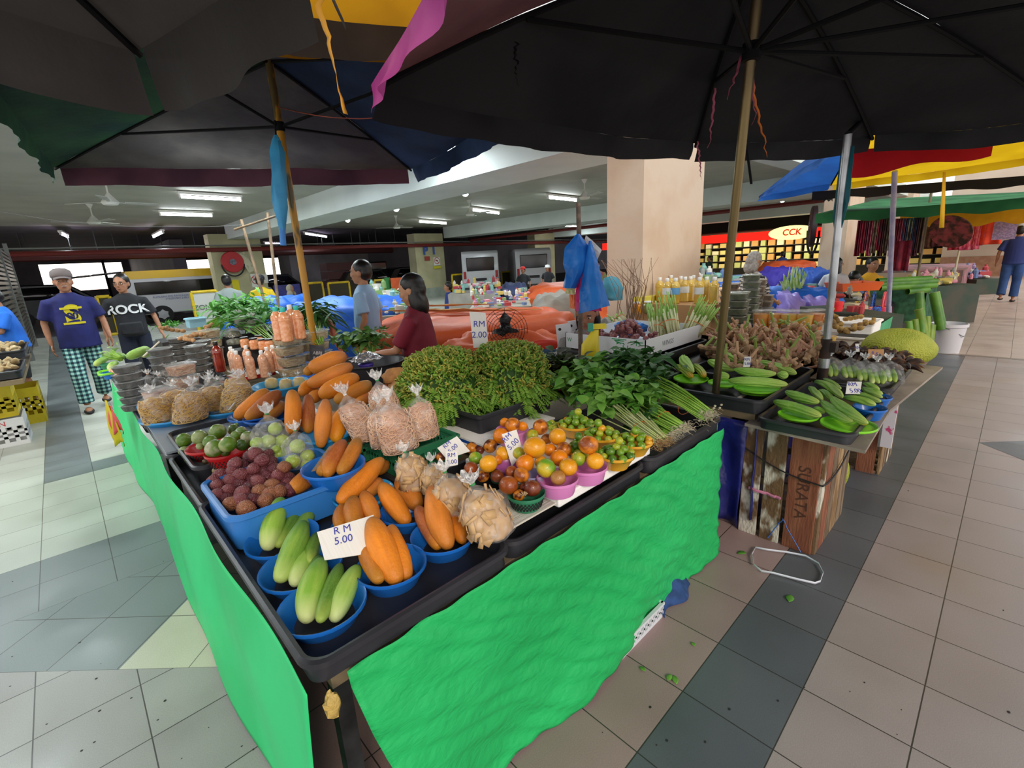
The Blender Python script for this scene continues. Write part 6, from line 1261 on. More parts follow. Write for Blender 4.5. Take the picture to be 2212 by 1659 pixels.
# jackfruits
JK = mat('jackfruit_skin', '8f9a26', .6, col2='a4a838', nscale=5, lo=.4, hi=.6)
n_ = JK.node_tree.nodes; l_ = JK.node_tree.links; v_ = n_.new('ShaderNodeTexVoronoi'); v_.inputs['Scale'].default_value = 95; t_ = n_.new('ShaderNodeTexCoord'); l_.new(t_.outputs['Object'], v_.inputs['Vector']); bp_ = n_.new('ShaderNodeBump'); bp_.invert = True; bp_.inputs['Strength'].default_value = 1; bp_.inputs['Distance'].default_value = .006; l_.new(v_.outputs['Distance'], bp_.inputs['Height']); l_.new(bp_.outputs[0], n_['Principled BSDF'].inputs['Normal'])
b = MB(); b.ell((0, 0, 0), (.26, .15, .135), 40, 24, rot=Euler((0, 0, 0)), nz=.12, nf=1.2, seed=4); o = obj('jackfruit', b, JK, smooth=True); o.location = (4.27, .50, .80); o.rotation_euler = (0, .08, R(-38)); tag(o, 'huge yellow green jackfruit lying past the banana hands', 'jackfruit')
b = MB(); b.ell((0, 0, 0), (.13, .13, .17), 30, 20, nz=.1, nf=1.2, seed=9); o = obj('jackfruit', b, JK, smooth=True); o.location = (3.30, .66, .17); tag(o, 'smaller jackfruit on the floor between the crates', 'jackfruit')
# galangal heap
GAL = [mat('galangal_skin', '8f6c50', .7, col2='c2a07c', nscale=16, bump=.3, bscale=40), mat('galangal_stalk', 'c08a74', .6, col2='d4ac88', nscale=10), mat('galangal_green', '8aa04c', .6)]
rs = random.Random(12); gl = []; gp = []
for k in range(6):
 b = MB(); q = Vector((0, 0, 0)); d = Vector((1, 0, 0))
 for i in range(4):
  b.k = 0; q2 = q+d*.045; b.tube([q, (q+q2)/2, q2], [.014, .021, .013], 7); 
  if i % 2 == 0: b.k = 1+(k % 2 if i else 0); e = Vector((rs.uniform(-.6, .6), rs.uniform(-.6, .6), 1)).normalized(); b.tube([q2, q2+e*.05, q2+e*rs.uniform(.07, .12)], [.011, .009, .008], 6)
  b.k = 0; e = Vector((rs.uniform(-1, 1), rs.uniform(-1, 1), rs.uniform(-.2, .5))).normalized(); b.tube([q, q+e*.035], [.015, .008], 6)
  q = q2; d = (d+Vector((rs.uniform(-.9, .9), rs.uniform(-.9, .9), rs.uniform(-.2, .3)))).normalized()
 gp.append(b.mesh('galangal_root', GAL, 'auto'))
for i in range(110):
 x = rs.uniform(330, 880); y = rs.uniform(190, 385); 
 if y > 330 and x < 480: continue
 z = .80+max(0, (300-y))*.0008+.03*rs.random()
 o = bpy.data.objects.new('galangal_root', gp[i % 6]); COL.objects.link(o); o.location = at(*r8(x, y), z); o.rotation_euler = (rs.uniform(-.8, .8), rs.uniform(-.8, .8), rs.uniform(0, 6.3)); tag(o, '', 'root', 'galangal roots heaped behind the pale gourds'); gl.append(o)
ordlab(gl, 'knobbly galangal root', 6, ['hindmost row', 'second row', 'third row', 'fourth row', 'fifth row', 'nearest row']) if False else None
gl.sort(key=lambda o: pxy(o.location)[1]); per = 20
rown = ['hindmost row', 'second row', 'third row', 'fourth row', 'nearest row', 'last row']
for r_ in range(0, len(gl), per):
 q = sorted(gl[r_:r_+per], key=lambda o: pxy(o.location)[0])
 for k, o in enumerate(q): o['label'] = 'galangal root, %s of the heap, %s' % (rown[r_//per], ORD[min(k, 19)])
b = MB(); p = at(1640, 770, .74); b.ell((0, 0, 0), (.38, .3, .10), 20, 10, nz=.3, nf=3); o = obj('galangal_fill', b, GAL[0], smooth=True); o.location = p+Vector((.1, .15, 0)); tag(o, 'inner mass of the galangal heap', 'root', kind='stuff')
tray(3.0, 1.0, 4.0, 1.75, .705, .76, 'wide black tray heaped with galangal')
# jars of orange pickles
PK = [mat('pickle_orange', 'd8860f', .2, .6, col2='e8a01c', nscale=20, lo=.4, hi=.6, coat=.6), mat('pickle_yellow', 'e0a410', .2, .6, col2='eab82c', nscale=20, coat=.6), mat('pickle_deep', 'cc6a10', .2, .6, col2='dd8420', nscale=20, coat=.6)]
def cup(x, y, z, w_, h, m, label, group='clear cups of orange pickles'):
 t = thing('pickle_cup', at(x, y, z), label, 'cup', group); r = w_/2; b = MB(); b.lathe([(r*.72, 0), (r*.95, h*.78), (0, h*.78)], 20); obj('contents', b, m, t); b = MB(); b.lathe([(r*.74, 0), (r, h*.95)], 20); obj('cup_wall', b, CLEAR, t, smooth=True); b = MB(); b.lathe([(r*1.06, h*.94), (r*1.06, h*.98), (r*.9, h), (0, h)], 20); obj('lid', b, CLEARL, t)
for (x, y, k, lb) in [(1641, 711, 0, 'leftmost cup of the raised row'), (1671, 711, 0, 'second cup of the raised row'), (1702, 713, 1, 'third cup of the raised row'), (1735, 714, 1, 'fourth cup of the raised row'), (1759, 712, 2, 'cup nearest the silver pole in the raised row')]: cup(x, y, .86, .135, .17, PK[k], 'orange pickles in a clear cup, '+lb)
for (x, y, k, lb) in [(1652, 735, 0, 'first'), (1688, 738, 1, 'second'), (1725, 741, 1, 'third'), (1762, 745, 0, 'fourth'), (1786, 748, 1, 'last')]: cup(x, y, .74, .13, .11, PK[k], 'pickle cup in the lower row, %s from the galangal side' % lb)
for i, (x, y, lb) in enumerate([(1590, 716, 'white cloth like bag of crackers behind the galangal, first'), (1610, 722, 'white bag of crackers behind the galangal, second'), (1572, 728, 'white bag of crackers behind the galangal, third')]): bag(x, y, .80, .13, .14, lb, cm=mat('white_crackers', 'd8ccd0', .6, col2='c4b4bc', nscale=20), group='white cracker bags', tie=BAGO)
# dark container stacks
GRNC = mat('green_paste', '3e4a30', .5, col2='566044', nscale=20); BRNC = mat('brown_paste', '5c4632', .5, col2='7a6248', nscale=20)
LIDB = film('box_lid', 'd8d4c4', .5, .15, .2, 10)
def stack(x, y, z, n, w, h, m, label): tubstack(x, y, z, n, w, h, m, label, rnd_=False, dy=.75, rz=0, group='stacks of lidded boxes', lidm=LIDB, filln=1.1)
stack(1590, 712, .86, 5, .22, .065, GRNC, 'box of green paste, %s in the stack by the pickle cups'); stack(1617, 700, .86, 7, .2, .065, GRNC, 'box of dark paste, %s in the tall stack behind the green ones'); stack(1574, 690, .86, 6, .22, .06, BRNC, 'box of brown paste, %s in the stack beside the brass pole'); stack(1637, 690, .86, 6, .13, .065, BRNC, 'small box of brown paste, %s in the slim stack'); stack(1655, 690, .86, 4, .12, .06, BRNC, 'small box of brown paste, %s in the short slim stack')
# white box with shallots, lemongrass and a blue bag
tray(2.72, 1.60, 3.66, 2.42, .80, .86, 'black tray under the white cardboard box', rz=0)
t = thing('cardboard_box', (2.80, 1.66, .86), 'white cardboard box with green print holding shallots and lemongrass', 'box')
WB = mat('white_card', 'e6e6ea', .6); WBI = mat('white_card_inside', 'c8c4bc', .7)
b = MB(); W_, D_ = .84, .70; b.box(0, 0, 0, W_, D_, .006); b.box(0, 0, 0, W_, .006, .12); b.box(0, 0, 0, .006, D_, .12); b.box(W_-.006, 0, 0, W_, D_, .12); b.box(0, D_-.006, 0, W_, D_, .12); obj('box_body', b, WB, t, smooth=False)
GI = mat('green_print', '2a9a5c', .5)
text('print', 'etables', .07, GI, t, (-.001, .17, .045), (PI/2, 0, -PI/2), ext=.0003); text('print', 'W', .045, GI, t, (-.001, .66, .07), (PI/2, 0, -PI/2), ext=.0003)
text('print', 'WINGS', .05, mat('grey_print', '8a8a90', .5), t, (.30, -.001, .06), (PI/2, 0, 0), ext=.0003, shear=.2)
# two printed characters as strokes
b = MB()
for (y0, z0, y1, z1) in [(.27, .11, .15, .11), (.25, .10, .17, .10), (.21, .115, .21, .10), (.24, .095, .20, .085), (.23, .085, .17, .085), (.21, .085, .23, .075), (.20, .085, .20, .075), (.18, .085, .165, .075), (.12, .10, .02, .10), (.07, .115, .07, .075), (.07, .10, .115, .078), (.07, .10, .025, .078)]: b.tube([(-.001, y0, z0), (-.001, y1, z1)], .003, 4)
obj('print', b, GI, t)
SH = mat('shallot_skin', '6e3436', .4, col2='8f5450', nscale=30, coat=.2); sh = []
b = MB(); b.lathe([(0, -.02), (.012, -.018), (.021, -.004), (.019, .008), (.008, .018), (.002, .028), (0, .029)], 12); shm = b.mesh('shallot', SH, True); rs = random.Random(3)
for i in range(85):
 if i < 50: a = rs.uniform(0, 6.28); q = math.sqrt(rs.random())*.13; p = Vector((3.0+q*math.cos(a), 1.93+q*math.sin(a)*.8, .96+.11*(1-(q/.13)**2)))
 else: p = Vector((2.84+rs.uniform(0, .3), 1.72+rs.uniform(0, .5), .945+rs.uniform(0, .03)))
 o = bpy.data.objects.new('shallot', shm); COL.objects.link(o); o.location = p; o.rotation_euler = (rs.uniform(-2, 2), rs.uniform(-2, 2), rs.uniform(0, 6)); tag(o, '', 'shallot', 'shallots in the white box'); sh.append(o)
sh.sort(key=lambda o: pxy(o.location)[1])
for r_ in range(0, len(sh), 17):
 for k, o in enumerate(sorted(sh[r_:r_+17], key=lambda o: pxy(o.location)[0])): o['label'] = 'shallot in the white box, %s, %s' % (['topmost layer', 'upper layer', 'middle layer', 'lower layer', 'bottom layer'][r_//17], ORD[k])
LG = [mat('lemongrass_stalk', 'd8d8a8', .5, col2='b8b080', nscale=8, stretch=(1, 1, .3)), mat('lemongrass_leaf', '86b84c', .5, col2='a8c868', nscale=8)]
def lemongrass(base, tip, n, rad, label, seed, L=None):
 rs = random.Random(seed); base = Vector(base); tip = Vector(tip); D = tip-base; t = thing('lemongrass_bunch', base, label, 'vegetable', 'lemongrass bunches'); s1 = D.cross(Vector((0, 1, 0))).normalized(); s2 = D.cross(s1).normalized(); S = MB()
 for i in range(n):
  a = rs.uniform(0, 6.28); q = math.sqrt(rs.random()); o0 = (s1*math.cos(a)+s2*math.sin(a))*rad*q; o1 = (s1*math.cos(a)+s2*math.sin(a))*rad*q*1.7; L_ = rs.uniform(.75, 1.05)
  m1 = o0.lerp(D*L_+o1, .6); S.k = 0; S.tube([o0, o0.lerp(m1, .5), m1], [.009, .007, .006], 6); S.k = 1; S.tube([m1, D*L_+o1], [.006, .004], 5)
 obj('stalks', S, LG, t, smooth=True)['kind'] = 'stuff'
 b = MB(); c = D*.35; b.tube([c+(s1*math.cos(2*PI*k/16)+s2*math.sin(2*PI*k/16))*rad*1.25 for k in range(17)], .003, 4, cap=False); obj('rubber_band', b, mat('rubber_orange', 'd8702c', .5), t)
D0 = depth((3.2, 2.0, 1.0))
lemongrass(dp(1452, 735, D0), dp(1428, 645, D0+.15), 46, .07, 'upright lemongrass bunch in the white box, nearer the shallots', 1); lemongrass(dp(1420, 738, D0+.02), dp(1415, 660, D0+.15), 20, .05, 'thin part bunch of lemongrass beside the main one', 2); lemongrass(dp(1488, 730, D0+.1), dp(1532, 652, D0+.1), 44, .065, 'slanting lemongrass bunch leaning toward the brass pole', 3); lemongrass(dp(1345, 700, D0+.5), dp(1325, 680, D0+.6), 16, .05, 'small far lemongrass bunch behind the blue bag', 4)
NYB = mat('blue_plastic_bag', '2f86e0', .35, .6, col2='2272cc', nscale=5, transl=.25, bump=.8, bscale=10)
b = MB(); b.ell((0, 0, 0), (.16, .1, .07), 20, 12, nz=.5, nf=2.5); o = obj('plastic_bag', b, NYB, smooth=True); o.location = dp(1363, 712, D0+.1); tag(o, 'crumpled blue plastic bag lying on the shallots', 'bag')
# oil bottles
OIL = mat('cooking_oil', 'c8a23a', .12, .6, col2='d8b858', nscale=6, coat=.8)
obs = []
for i, (x, y) in enumerate([(1424, 648), (1440, 652), (1458, 652), (1469, 645), (1478, 648), (1490, 647), (1496, 642), (1509, 652), (1524, 650), (1541, 652), (1448, 640), (1512, 640)]):
 t = bottle(x, y+4, 1.0, .095, .27, OIL, CAPW, '', group='bottles of golden cooking oil', ribs=5, name='oil_bottle')
 if i in (1, 2, 4, 7): b = MB(); b.lathe([(.0485, .10), (.0485, .17)], 20); obj('bottle_label', b, mat('label_blue', '6aa8d8', .5) if i == 2 else mat('label_white', 'd8dcdc', .5), t)
 obs.append(t)
for k, o in enumerate(sorted(obs, key=lambda o: o.location.x*0+pxy(o.location)[0])): o['label'] = 'golden oil bottle, '+ORD[k]+' of the row behind the lemongrass'
xs = [o.location.x for o in obs]; ys = [o.location.y for o in obs]; b = MB(); b.box(min(xs)-.07, min(ys)-.07, .7, max(xs)+.07, max(ys)+.07, .999); o = obj('shelf_box', b, mat('kraft', 'b88a5c', .8)); tag(o, 'brown carton carrying the oil bottles', 'box')
for i, (x, y, w_, h, m, lb) in enumerate([(1374, 678, .11, .13, PK[0], 'squat jar of orange preserve beside the lemongrass'), (1400, 676, .12, .13, mat('brine', '8a8a50', .2), 'squat jar of green brine beside the lemongrass'), (1386, 664, .1, .12, mat('brine', '8a8a50', .2), 'squat jar behind the orange preserve')]): bottle(x, y, .90, w_, h, m, CAPW, lb, ribs=1, neck=.7, capr=.75, name='jar', group=None)
t = thing('carton', at(1395, 662, .95), 'yellow box file beside the oil bottles', 'box', None, .3); b = MB(); b.box(-.15, -.1, 0, .15, .1, .12); obj('carton_body', b, mat('yellow_card', 'd8c84a', .6), t)
# grey leg pipe, leaning white board
b = MB(); b.tube([aty(1535, 1180, 1.0), aty(1541, 990, 1.0)], .022, 10); tag(obj('chair_leg_pipe', b, mat('slate_blue_paint', '4a5a74', .4)), 'slate blue pipe standing just behind the green stall end', 'pipe')
t = thing('ventilated_cardboard', (2.62, 1.0, 0), 'off-white ventilated cardboard panel leaning behind the brass pole', 'cardboard', None, 0); b = MB(); b.box(0, -.005, .3, .26, .005, .72); b.rx = 0; obj('panel', b, CARDB, t)
for (x, z) in ((.05, .6), (.18, .6), (.05, .42), (.18, .42)): b = MB(); b.X = Matrix.Translation((x, -.0055, z)) @ Matrix.Rotation(PI/2, 4, 'X'); b.lathe([(0, 0), (.012, 0), (.012, .001), (0, .001)], 12); obj('vent_hole', b, mat('hole_dark', '2a2622', .8), t)
for (x, y, z) in [(1585, 1125, 0)]: b = MB(); b.bx((2.75, 1.1, .07), (.3, .2, .14)); tag(obj('yellow_tub', b, mat('old_yellow', 'a88a2c', .6)), 'old yellow tub in the shade under the second table', 'tub')
# ================================================================ stalls behind, car park, shop front
CR_ = CM @ Vector((1, 0, 0)); VANG = math.atan2(CR_.y, CR_.x)
def mound(name, x, yt, dep, wpx, d, m, label, cat='covered stall', group='tarp covered stalls', nz=.17, z0=0, pw=.45, seed=1, rz=None, hh=None):
 P = dp(x, yt, dep); w_ = wpx*dep/FPX; zt = P.z; b = MB(); h = hh or (zt-z0)
 b.ell((0, 0, 0), (w_/2, d/2, h/2), 44, 26, nz=nz, nf=3.2, seed=seed, pw=pw); o = obj(name, b, m, smooth=True); o.location = (P.x, P.y, zt-h/2); o.rotation_euler = (0, 0, VANG if rz is None else rz); return tag(o, label, cat, group)
ORT = mat('orange_tarp', 'e0683a', .5, .4, col2='cf5a30', nscale=3, transl=.15, bump=.6, bscale=5); BLT = mat('blue_tarp', '2a6ad0', .45, .4, col2='2058b8', nscale=2, transl=.1, bump=.5, bscale=4); GYT = mat('grey_tarp', '7a766f', .7, col2='8c8882', nscale=3, bump=.6, bscale=5)
mound('tarp_stall', 1030, 676, 5.2, 450, 1.6, ORT, 'big orange tarpaulin covered stall behind the fern bundles', seed=3)
mound('tarp_stall', 1085, 712, 4.6, 260, .9, ORT, 'lower fold of orange tarp behind the black fan', seed=6, nz=.2)
mound('tarp_stall', 1225, 612, 9.5, 200, 1.6, ORT, 'farther orange tarp covered stall left of the hanging blue bags', seed=8)
mound('tarp_stall', 1215, 635, 6.4, 130, 1.2, GYT, 'grey tarp covered mound behind the blue bags', seed=9)
mound('tarp_stall', 1285, 690, 5.0, 90, .6, GYT, 'lower grey tarp mound beside the beige column', seed=19)
mound('tarp_stall', 760, 645, 6.6, 260, 1.3, BLT, 'blue tarp covered stall behind the man in light blue', seed=10)
mound('tarp_stall', 585, 643, 8.2, 170, 1.2, BLT, 'blue tarp covered stall beyond the kangkong heap', seed=11)
mound('tarp_stall', 1110, 613, 9.8, 60, 1, mat('navy_tarp_dull', '3a4468', .7, bump=.4, bscale=5), 'navy tarp covered mound on the far trinket row', seed=12)
# pink orange tarp flap tied to the yellow pole
b = MB(); a0 = dp(690, 665, 4.75); a1 = dp(760, 800, 4.5); b.grid(lambda u, v: dp(690+18*u+58*v, 665+8*u+128*v, 4.75-.2*v)+Vector((.02*math.sin(v*9), 0, .02*math.sin(u*5))), 8, 14); tag(obj('tarp_flap', b, mat('salmon_tarp', 'd8785c', .5, col2='c8684c', nscale=4, transl=.2), smooth=True, solid=.002), 'salmon tarp flap tied beside the yellow pole', 'tarp')
b = MB(); rs = random.Random(3)
for i in range(6): a = rs.uniform(0, 6); p = dp(690, 672+i*6, 4.55); b.tube([p+Vector((.035*math.cos(k+a), .035*math.sin(k+a), -.01*k)) for k in range(8)], .008, 5)
b.tube(wav(dp(688, 680, 4.52), dp(705, 740, 4.5), 8, .02), .006, 5); tag(obj('rag_tie', b, mat('teal_rag', '88a8a0', .7, col2='d8b8c0', nscale=20)), 'knotted teal and pink rags tied round the yellow pole', 'rag')
# cardboard on the orange tarp
KR = mat('kraft', 'b88a5c', .8)
KR2 = mat('kraft_light', 'c8a06c', .8, col2='b88c58', nscale=3)
for i, (x0, y0, x1, y1, dd, lb) in enumerate([(985, 672, 1090, 660, 5.1, 'brown cardboard sheet on the orange tarp, nearest the seller'), (1010, 660, 1075, 652, 5.3, 'brown cardboard sheet propped on the tarp'), (1080, 672, 1170, 664, 5.1, 'brown cardboard sheet farthest along the tarp'), (930, 672, 1000, 664, 5.2, 'brown cardboard sheet half behind the seller')]):
 a, c = dp(x0, y0, dd), dp(x1, y0, dd); e = (Vector((-.4, .55, .0))*1.0); b = MB(); b.grid(lambda u, v: a.lerp(c, u)+e*v+Vector((0, 0, .02+.02*nz3((u*3, v*3, i)))), 6, 4); tag(obj('cardboard_sheet', b, KR2, smooth=False, solid=.006), lb, 'cardboard')
# small goods on far tables
GCOL = [mat('goods_%s' % n, c, .5) for n, c in [('red', 'a83a40'), ('white', 'ccc8c0'), ('pink', 'c88496'), ('yellow', 'c8b060'), ('teal', '7aa8a0'), ('blue', '5c74a4'), ('green', '7a9a60'), ('cream', 'c0b698'), ('violet', '8a7ca4'), ('grey', '8a8a88')]]
def goods(x0, x1, y0, y1, dep, n, cols, sz, label, name, group, seed, cat='goods', table=True, lift=0):
 rs = random.Random(seed); pr = {}; out = []
 if table:
  P = dp((x0+x1)/2, y1, dep); w_ = (x1-x0)*dep/FPX; b = MB(); b.box(-w_/2, -.55, 0, w_/2, .55, P.z-.01); o = obj('goods_table', b, mat('table_cloth_grey', '9a968c', .8, col2='88847a', nscale=3) if seed < 6 else mat('table_cloth_dark', '34443a', .8, col2='4a4840', nscale=3), smooth=False); o.location = (P.x, P.y, 0); o.rotation_euler = (0, 0, VANG); tag(o, label.replace('%s', 'table').split(',')[0]+' table behind', 'table', 'far goods tables')
  o['label'] = 'cloth covered table carrying '+group
 for i in range(n):
  k = rs.choice(cols); 
  if (k, i % 3) not in pr:
   b = MB(); s_ = sz
   if i % 3 == 0: b.box(-s_/2, -s_/3, 0, s_/2, s_/3, s_*.5)
   elif i % 3 == 1: b.lathe([(s_*.25, 0), (s_*.25, s_*.7), (s_*.12, s_*.85), (s_*.12, s_)], 8)
   else: b.ell((0, 0, s_*.2), (s_*.5, s_*.35, s_*.22), 8, 5, nz=.2)
   pr[(k, i % 3)] = b.mesh(name, GCOL[k], 'auto')
  o = bpy.data.objects.new(name, pr[(k, i % 3)]); COL.objects.link(o); x = x0+(x1-x0)*rs.random(); v = rs.random(); y = y1+(y0-y1)*v*.5
  P = dp(x, y1, dep-.5+v*1.0); o.location = (P.x, P.y, dp((x0+x1)/2, y1, dep).z+lift+v*.14); o.rotation_euler = (0, 0, rs.uniform(0, 6)); s2 = rs.uniform(.7, 1.4); o.scale = (s2, s2, s2)
  tag(o, '', cat, group); out.append(o)
 out.sort(key=lambda o: pxy(o.location)[1]); per = 18
 for r_ in range(0, len(out), per):
  for k, o in enumerate(sorted(out[r_:r_+per], key=lambda o: pxy(o.location)[0])): o['label'] = label % (['back row', 'second row', 'third row', 'fourth row', 'front row'][min(r_//per, 4)]+', '+ORD[k])
goods(1020, 1145, 622, 655, 7.2, 90, [0, 1, 1, 2, 3, 4, 5, 6, 7, 8, 9, 1], .075, 'trinket on the table beyond the orange tarp, %s', 'trinket', 'trinkets beyond the orange tarp', 1)
goods(975, 1080, 612, 628, 9.5, 54, [0, 3, 4, 2, 1, 1], .10, 'basket goods under the P 1 column, %s', 'trinket', 'trinkets near the P 1 column', 2)
goods(815, 880, 640, 672, 6.5, 30, [1, 6, 7, 4], .12, 'vegetable packet behind the maroon seller, %s', 'vegetable_packet', 'packets behind the maroon seller', 3)
goods(800, 880, 622, 640, 8.5, 24, [6, 1, 4], .14, 'produce packet on the farther green table, %s', 'vegetable_packet', 'packets on the farther green table', 4)
goods(1500, 1600, 590, 612, 10.5, 20, [5, 4, 1, 9, 6], .22, 'bundle on the stall behind the brass pole, %s', 'goods_bundle', 'bundles behind the brass pole', 5)
goods(1660, 1860, 618, 645, 7.5, 36, [9, 9, 5, 0, 4, 8], .14, 'dark tray of dried goods past the grey haired woman, %s', 'dried_goods', 'dried goods trays', 6)
goods(1960, 2060, 585, 612, 9.0, 54, [1, 1, 7, 3, 2, 1, 9], .13, 'clear jar of snacks under the hanging cloths, %s', 'snack_jar', 'snack jars', 7)
goods(2070, 2130, 585, 600, 13, 30, [1, 5, 2, 8, 0], .2, 'folded garment on the far end stall, %s', 'folded_garment', 'garments on the far end stall', 8)
goods(1790, 1870, 650, 668, 5.4, 16, [0, 1, 9, 7, 7], .10, 'tub of goods beside the woven baskets, %s', 'goods_tub', 'tubs beside the woven baskets', 9)
# cloth mounds to the right of the column
for (x, yt, dd, wp, m, lb, sd) in [(1560, 612, 8.6, 150, BLT, 'blue tarp stall just right of the beige column', 1), (1700, 622, 7.2, 190, BLT, 'blue tarp stall in front of the grey haired woman', 2), (1560, 622, 7.8, 190, mat('peach_cloth', 'd8a878', .7, col2='c89868', nscale=3), 'peach cloth lying over the blue tarp stall', 3), (1700, 564, 15, 110, ORT, 'orange covered stall in front of the shop', 4), (1680, 578, 11, 60, mat('violet_cloth', '4a3ab0', .6, bump=.4, bscale=6), 'violet cloth heap on the middle stall', 5), (1752, 580, 9.6, 56, mat('deep_blue_cloth', '22489a', .6, bump=.4, bscale=6), 'deep blue cloth heap before the second column', 6), (1745, 588, 10, 44, mat('mauve_plastic', 'a878a0', .4, bump=.6, bscale=6), 'mauve plastic wrapped bundle', 7), (1735, 640, 7, 60, mat('lilac_plastic', '8f7cc8', .4, bump=.6, bscale=6), 'lilac plastic wrapped basket', 8), (1690, 632, 6.9, 40, mat('lilac_plastic', '8f7cc8', .4), 'lilac lined tub of dried goods', 9)]:
 mound('covered_stall', x, yt, dd, wp, .9, m, lb, seed=sd+20)
# celery-like vegetables
b = MB(); rs = random.Random(4); c = dp(1712, 625, 7.0)
for i in range(40): a = rs.uniform(0, PI); p = c+Vector((.22*math.cos(a)*rs.random(), .1*rs.uniform(-1, 1), 0)); b.tube([p, p+Vector((.1*math.cos(a), rs.uniform(-.05, .05), .28*math.sin(a)+.05))], [.012, .006], 5)
tag(obj('leek_bundle', b, mat('leek', '8ab04c', .5, col2='c8d8a0', nscale=8)), 'fan of pale green leeks behind the dark jars', 'vegetable', kind=None)
# shop front with the red sign
XS = 23.9
s0, s1 = atx(1519, 510, XS), atx(1756, 494, XS); yb0 = atx(1519, 527, XS).z
sg = thing('shop_sign', (XS, s0.y, yb0), 'long red shop sign with a cream oval reading CCK', 'sign'); Ls = s0.y-s1.y
b = MB(); b.box(-.1, -Ls-1, 0, 0, 6, s0.z-yb0); obj('sign_board', b, mat('sign_red', 'e01c10', .4, emit=1.1), sg)
oc = atx(1712, 505, XS); b = MB(); n_ = 30; b.add([(-.115, oc.y-s0.y+.95*math.cos(2*PI*k/n_), oc.z-yb0+.30*math.sin(2*PI*k/n_)+.05) for k in range(n_)], [tuple(range(n_))]); obj('sign_oval', b, mat('sign_cream', 'f0e090', .4, emit=1.1), sg)
text('sign_lettering', 'CCK', .36, mat('sign_red_letter', 'c8301c', .4, emit=.6), sg, (-.14, oc.y-s0.y, oc.z-yb0+.06), (PI/2, 0, -PI/2), ext=.003, shear=.1, bold=.01)
b = MB(); b.box(XS+3, s0.y-Ls-8, 0, XS+3.2, s0.y+6, 3); b.box(XS, s0.y-Ls-8, s0.z+.05, XS+3.2, s0.y+6, s0.z+.1); struct('wall_shop', b, mat('shop_wall', '4a4438', .8), smooth=False)
sl = bpy.data.lights.new('shop_light', 'AREA'); sl.shape = 'RECTANGLE'; sl.size = 1.6; sl.size_y = 8; sl.energy = 130; sl.color = (1, .93, .78); so = bpy.data.objects.new('shop_light', sl); COL.objects.link(so); so.location = (XS+1.2, s0.y-3, s0.z-.1)
sh_ = thing('shop_shelf', (XS+2.4, s0.y-3, 0), 'long shop shelves full of cream and yellow packets', 'shelf')
b = MB()
for z in (.5, .85, 1.2, 1.55, 1.9): b.box(0, -6, z, .5, 6, z+.03)
obj('shelf_board', b, mat('shelf_dark', '3a342c', .7), sh_, smooth=False); rs = random.Random(8); pk = []
for i in range(5): b = MB(); b.box(-.1, -.12, 0, .1, .12, .2+.03*i); pk.append(b.mesh('shop_packet', [mat('packet_%d' % i, ['d8c878', 'c8b060', 'e0d8a8', 'c89850', 'b8c070'][i], .5)], False))
po = []
for i in range(150):
 o = bpy.data.objects.new('shop_packet', rs.choice(pk)); COL.objects.link(o); r_ = i//30; o.location = (XS+2.5, s0.y-9+12*((i % 30)+.5)/30, [.53, .88, 1.23, 1.58, 1.93][r_]); o.scale = (1, rs.uniform(.8, 1.4), rs.uniform(.7, 1.1)); tag(o, 'packet on the %s shop shelf, %s' % (['lowest', 'second', 'middle', 'fourth', 'topmost'][r_], (ORD[(29-i % 30) % 15]+(' in the far half' if (29-i % 30) < 15 else ' in the near half'))), 'packet', 'packets on the shop shelves')
# hose reels
def reel(c, r, ax, label, m1, rim):
 t = thing('hose_reel', c, label, 'hose reel'); q = Vector(ax).to_track_quat('Z', 'Y').to_matrix().to_4x4()
 b = MB(); b.X = q; b.lathe([(0, .08), (r*.25, .09), (r*.25, .075), (r*.95, .07), (r, .05), (r, -.04), (0, -.04)], 28); obj('reel_disc', b, m1, t)
 b = MB(); b.X = q; b.lathe([(0, .10), (r*.3, .095), (r*.3, .08)], 12); obj('hub_plate', b, mat('hub_grey', '8a8a98', .5, col2='4a4a5a', nscale=40), t)
 b = MB(); b.tube([Vector((r*1.0*math.cos(a), -.02, -r*.2+r*1.15*math.sin(a))) if abs(ax[1]) > .5 else Vector((0, r*math.cos(a), -r*.2+r*1.15*math.sin(a))) for a in [PI+PI*k/12 for k in range(13)]], .025, 6); obj('hose', b, mat('rubber_black', '1c1c1e', .6), t); return t
rc = aty(502, 566, 19.25); reel(rc, .36, (0, -1, 0), 'red fire hose reel mounted on the cream column', mat('reel_red', 'b01c24', .4), 0)
rc2 = atx(1768, 488, 13.0); reel(Vector((13.15, 3.46, rc2.z)), .46, (-.35, 1, 0), 'dark hose reel with red rim on the second beige column', mat('reel_dark', '2a1c20', .5), 0)
def board(name, x0, y0, x1, y1, Y, m, label, cat='sign', txt=None, ts=.1, tm=None, lines=None, tilt=0, **k):
 a = aty(x0, y0, Y); c = aty(x1, y1, Y); t = thing(name, ((a.x+c.x)/2, Y, (a.z+c.z)/2), label, cat); b = MB(); b.box(-abs(c.x-a.x)/2, -.01, -abs(a.z-c.z)/2, abs(c.x-a.x)/2, .01, abs(a.z-c.z)/2); obj('panel', b, m, t, smooth=False); t.rotation_euler = (0, tilt, 0)
 if txt: text('writing', txt, ts, tm, t, (0, -.012, 0), (PI/2, 0, 0), **k)
 return t
Yc = 19.36; PBL = mat('paint_blue', '3a5a9a', .6)
for (x, y, s_, nm) in [(919, 542, 'P', 'blue painted letter P on the cream column'), (937, 541, '1', 'blue painted digit 1 on the cream column')]:
 P = aty(x, y, Yc); o = text('painted_letter', s_, .52, PBL, None, P, (PI/2, 0, 0), bold=.03); tag(o, nm, 'lettering')
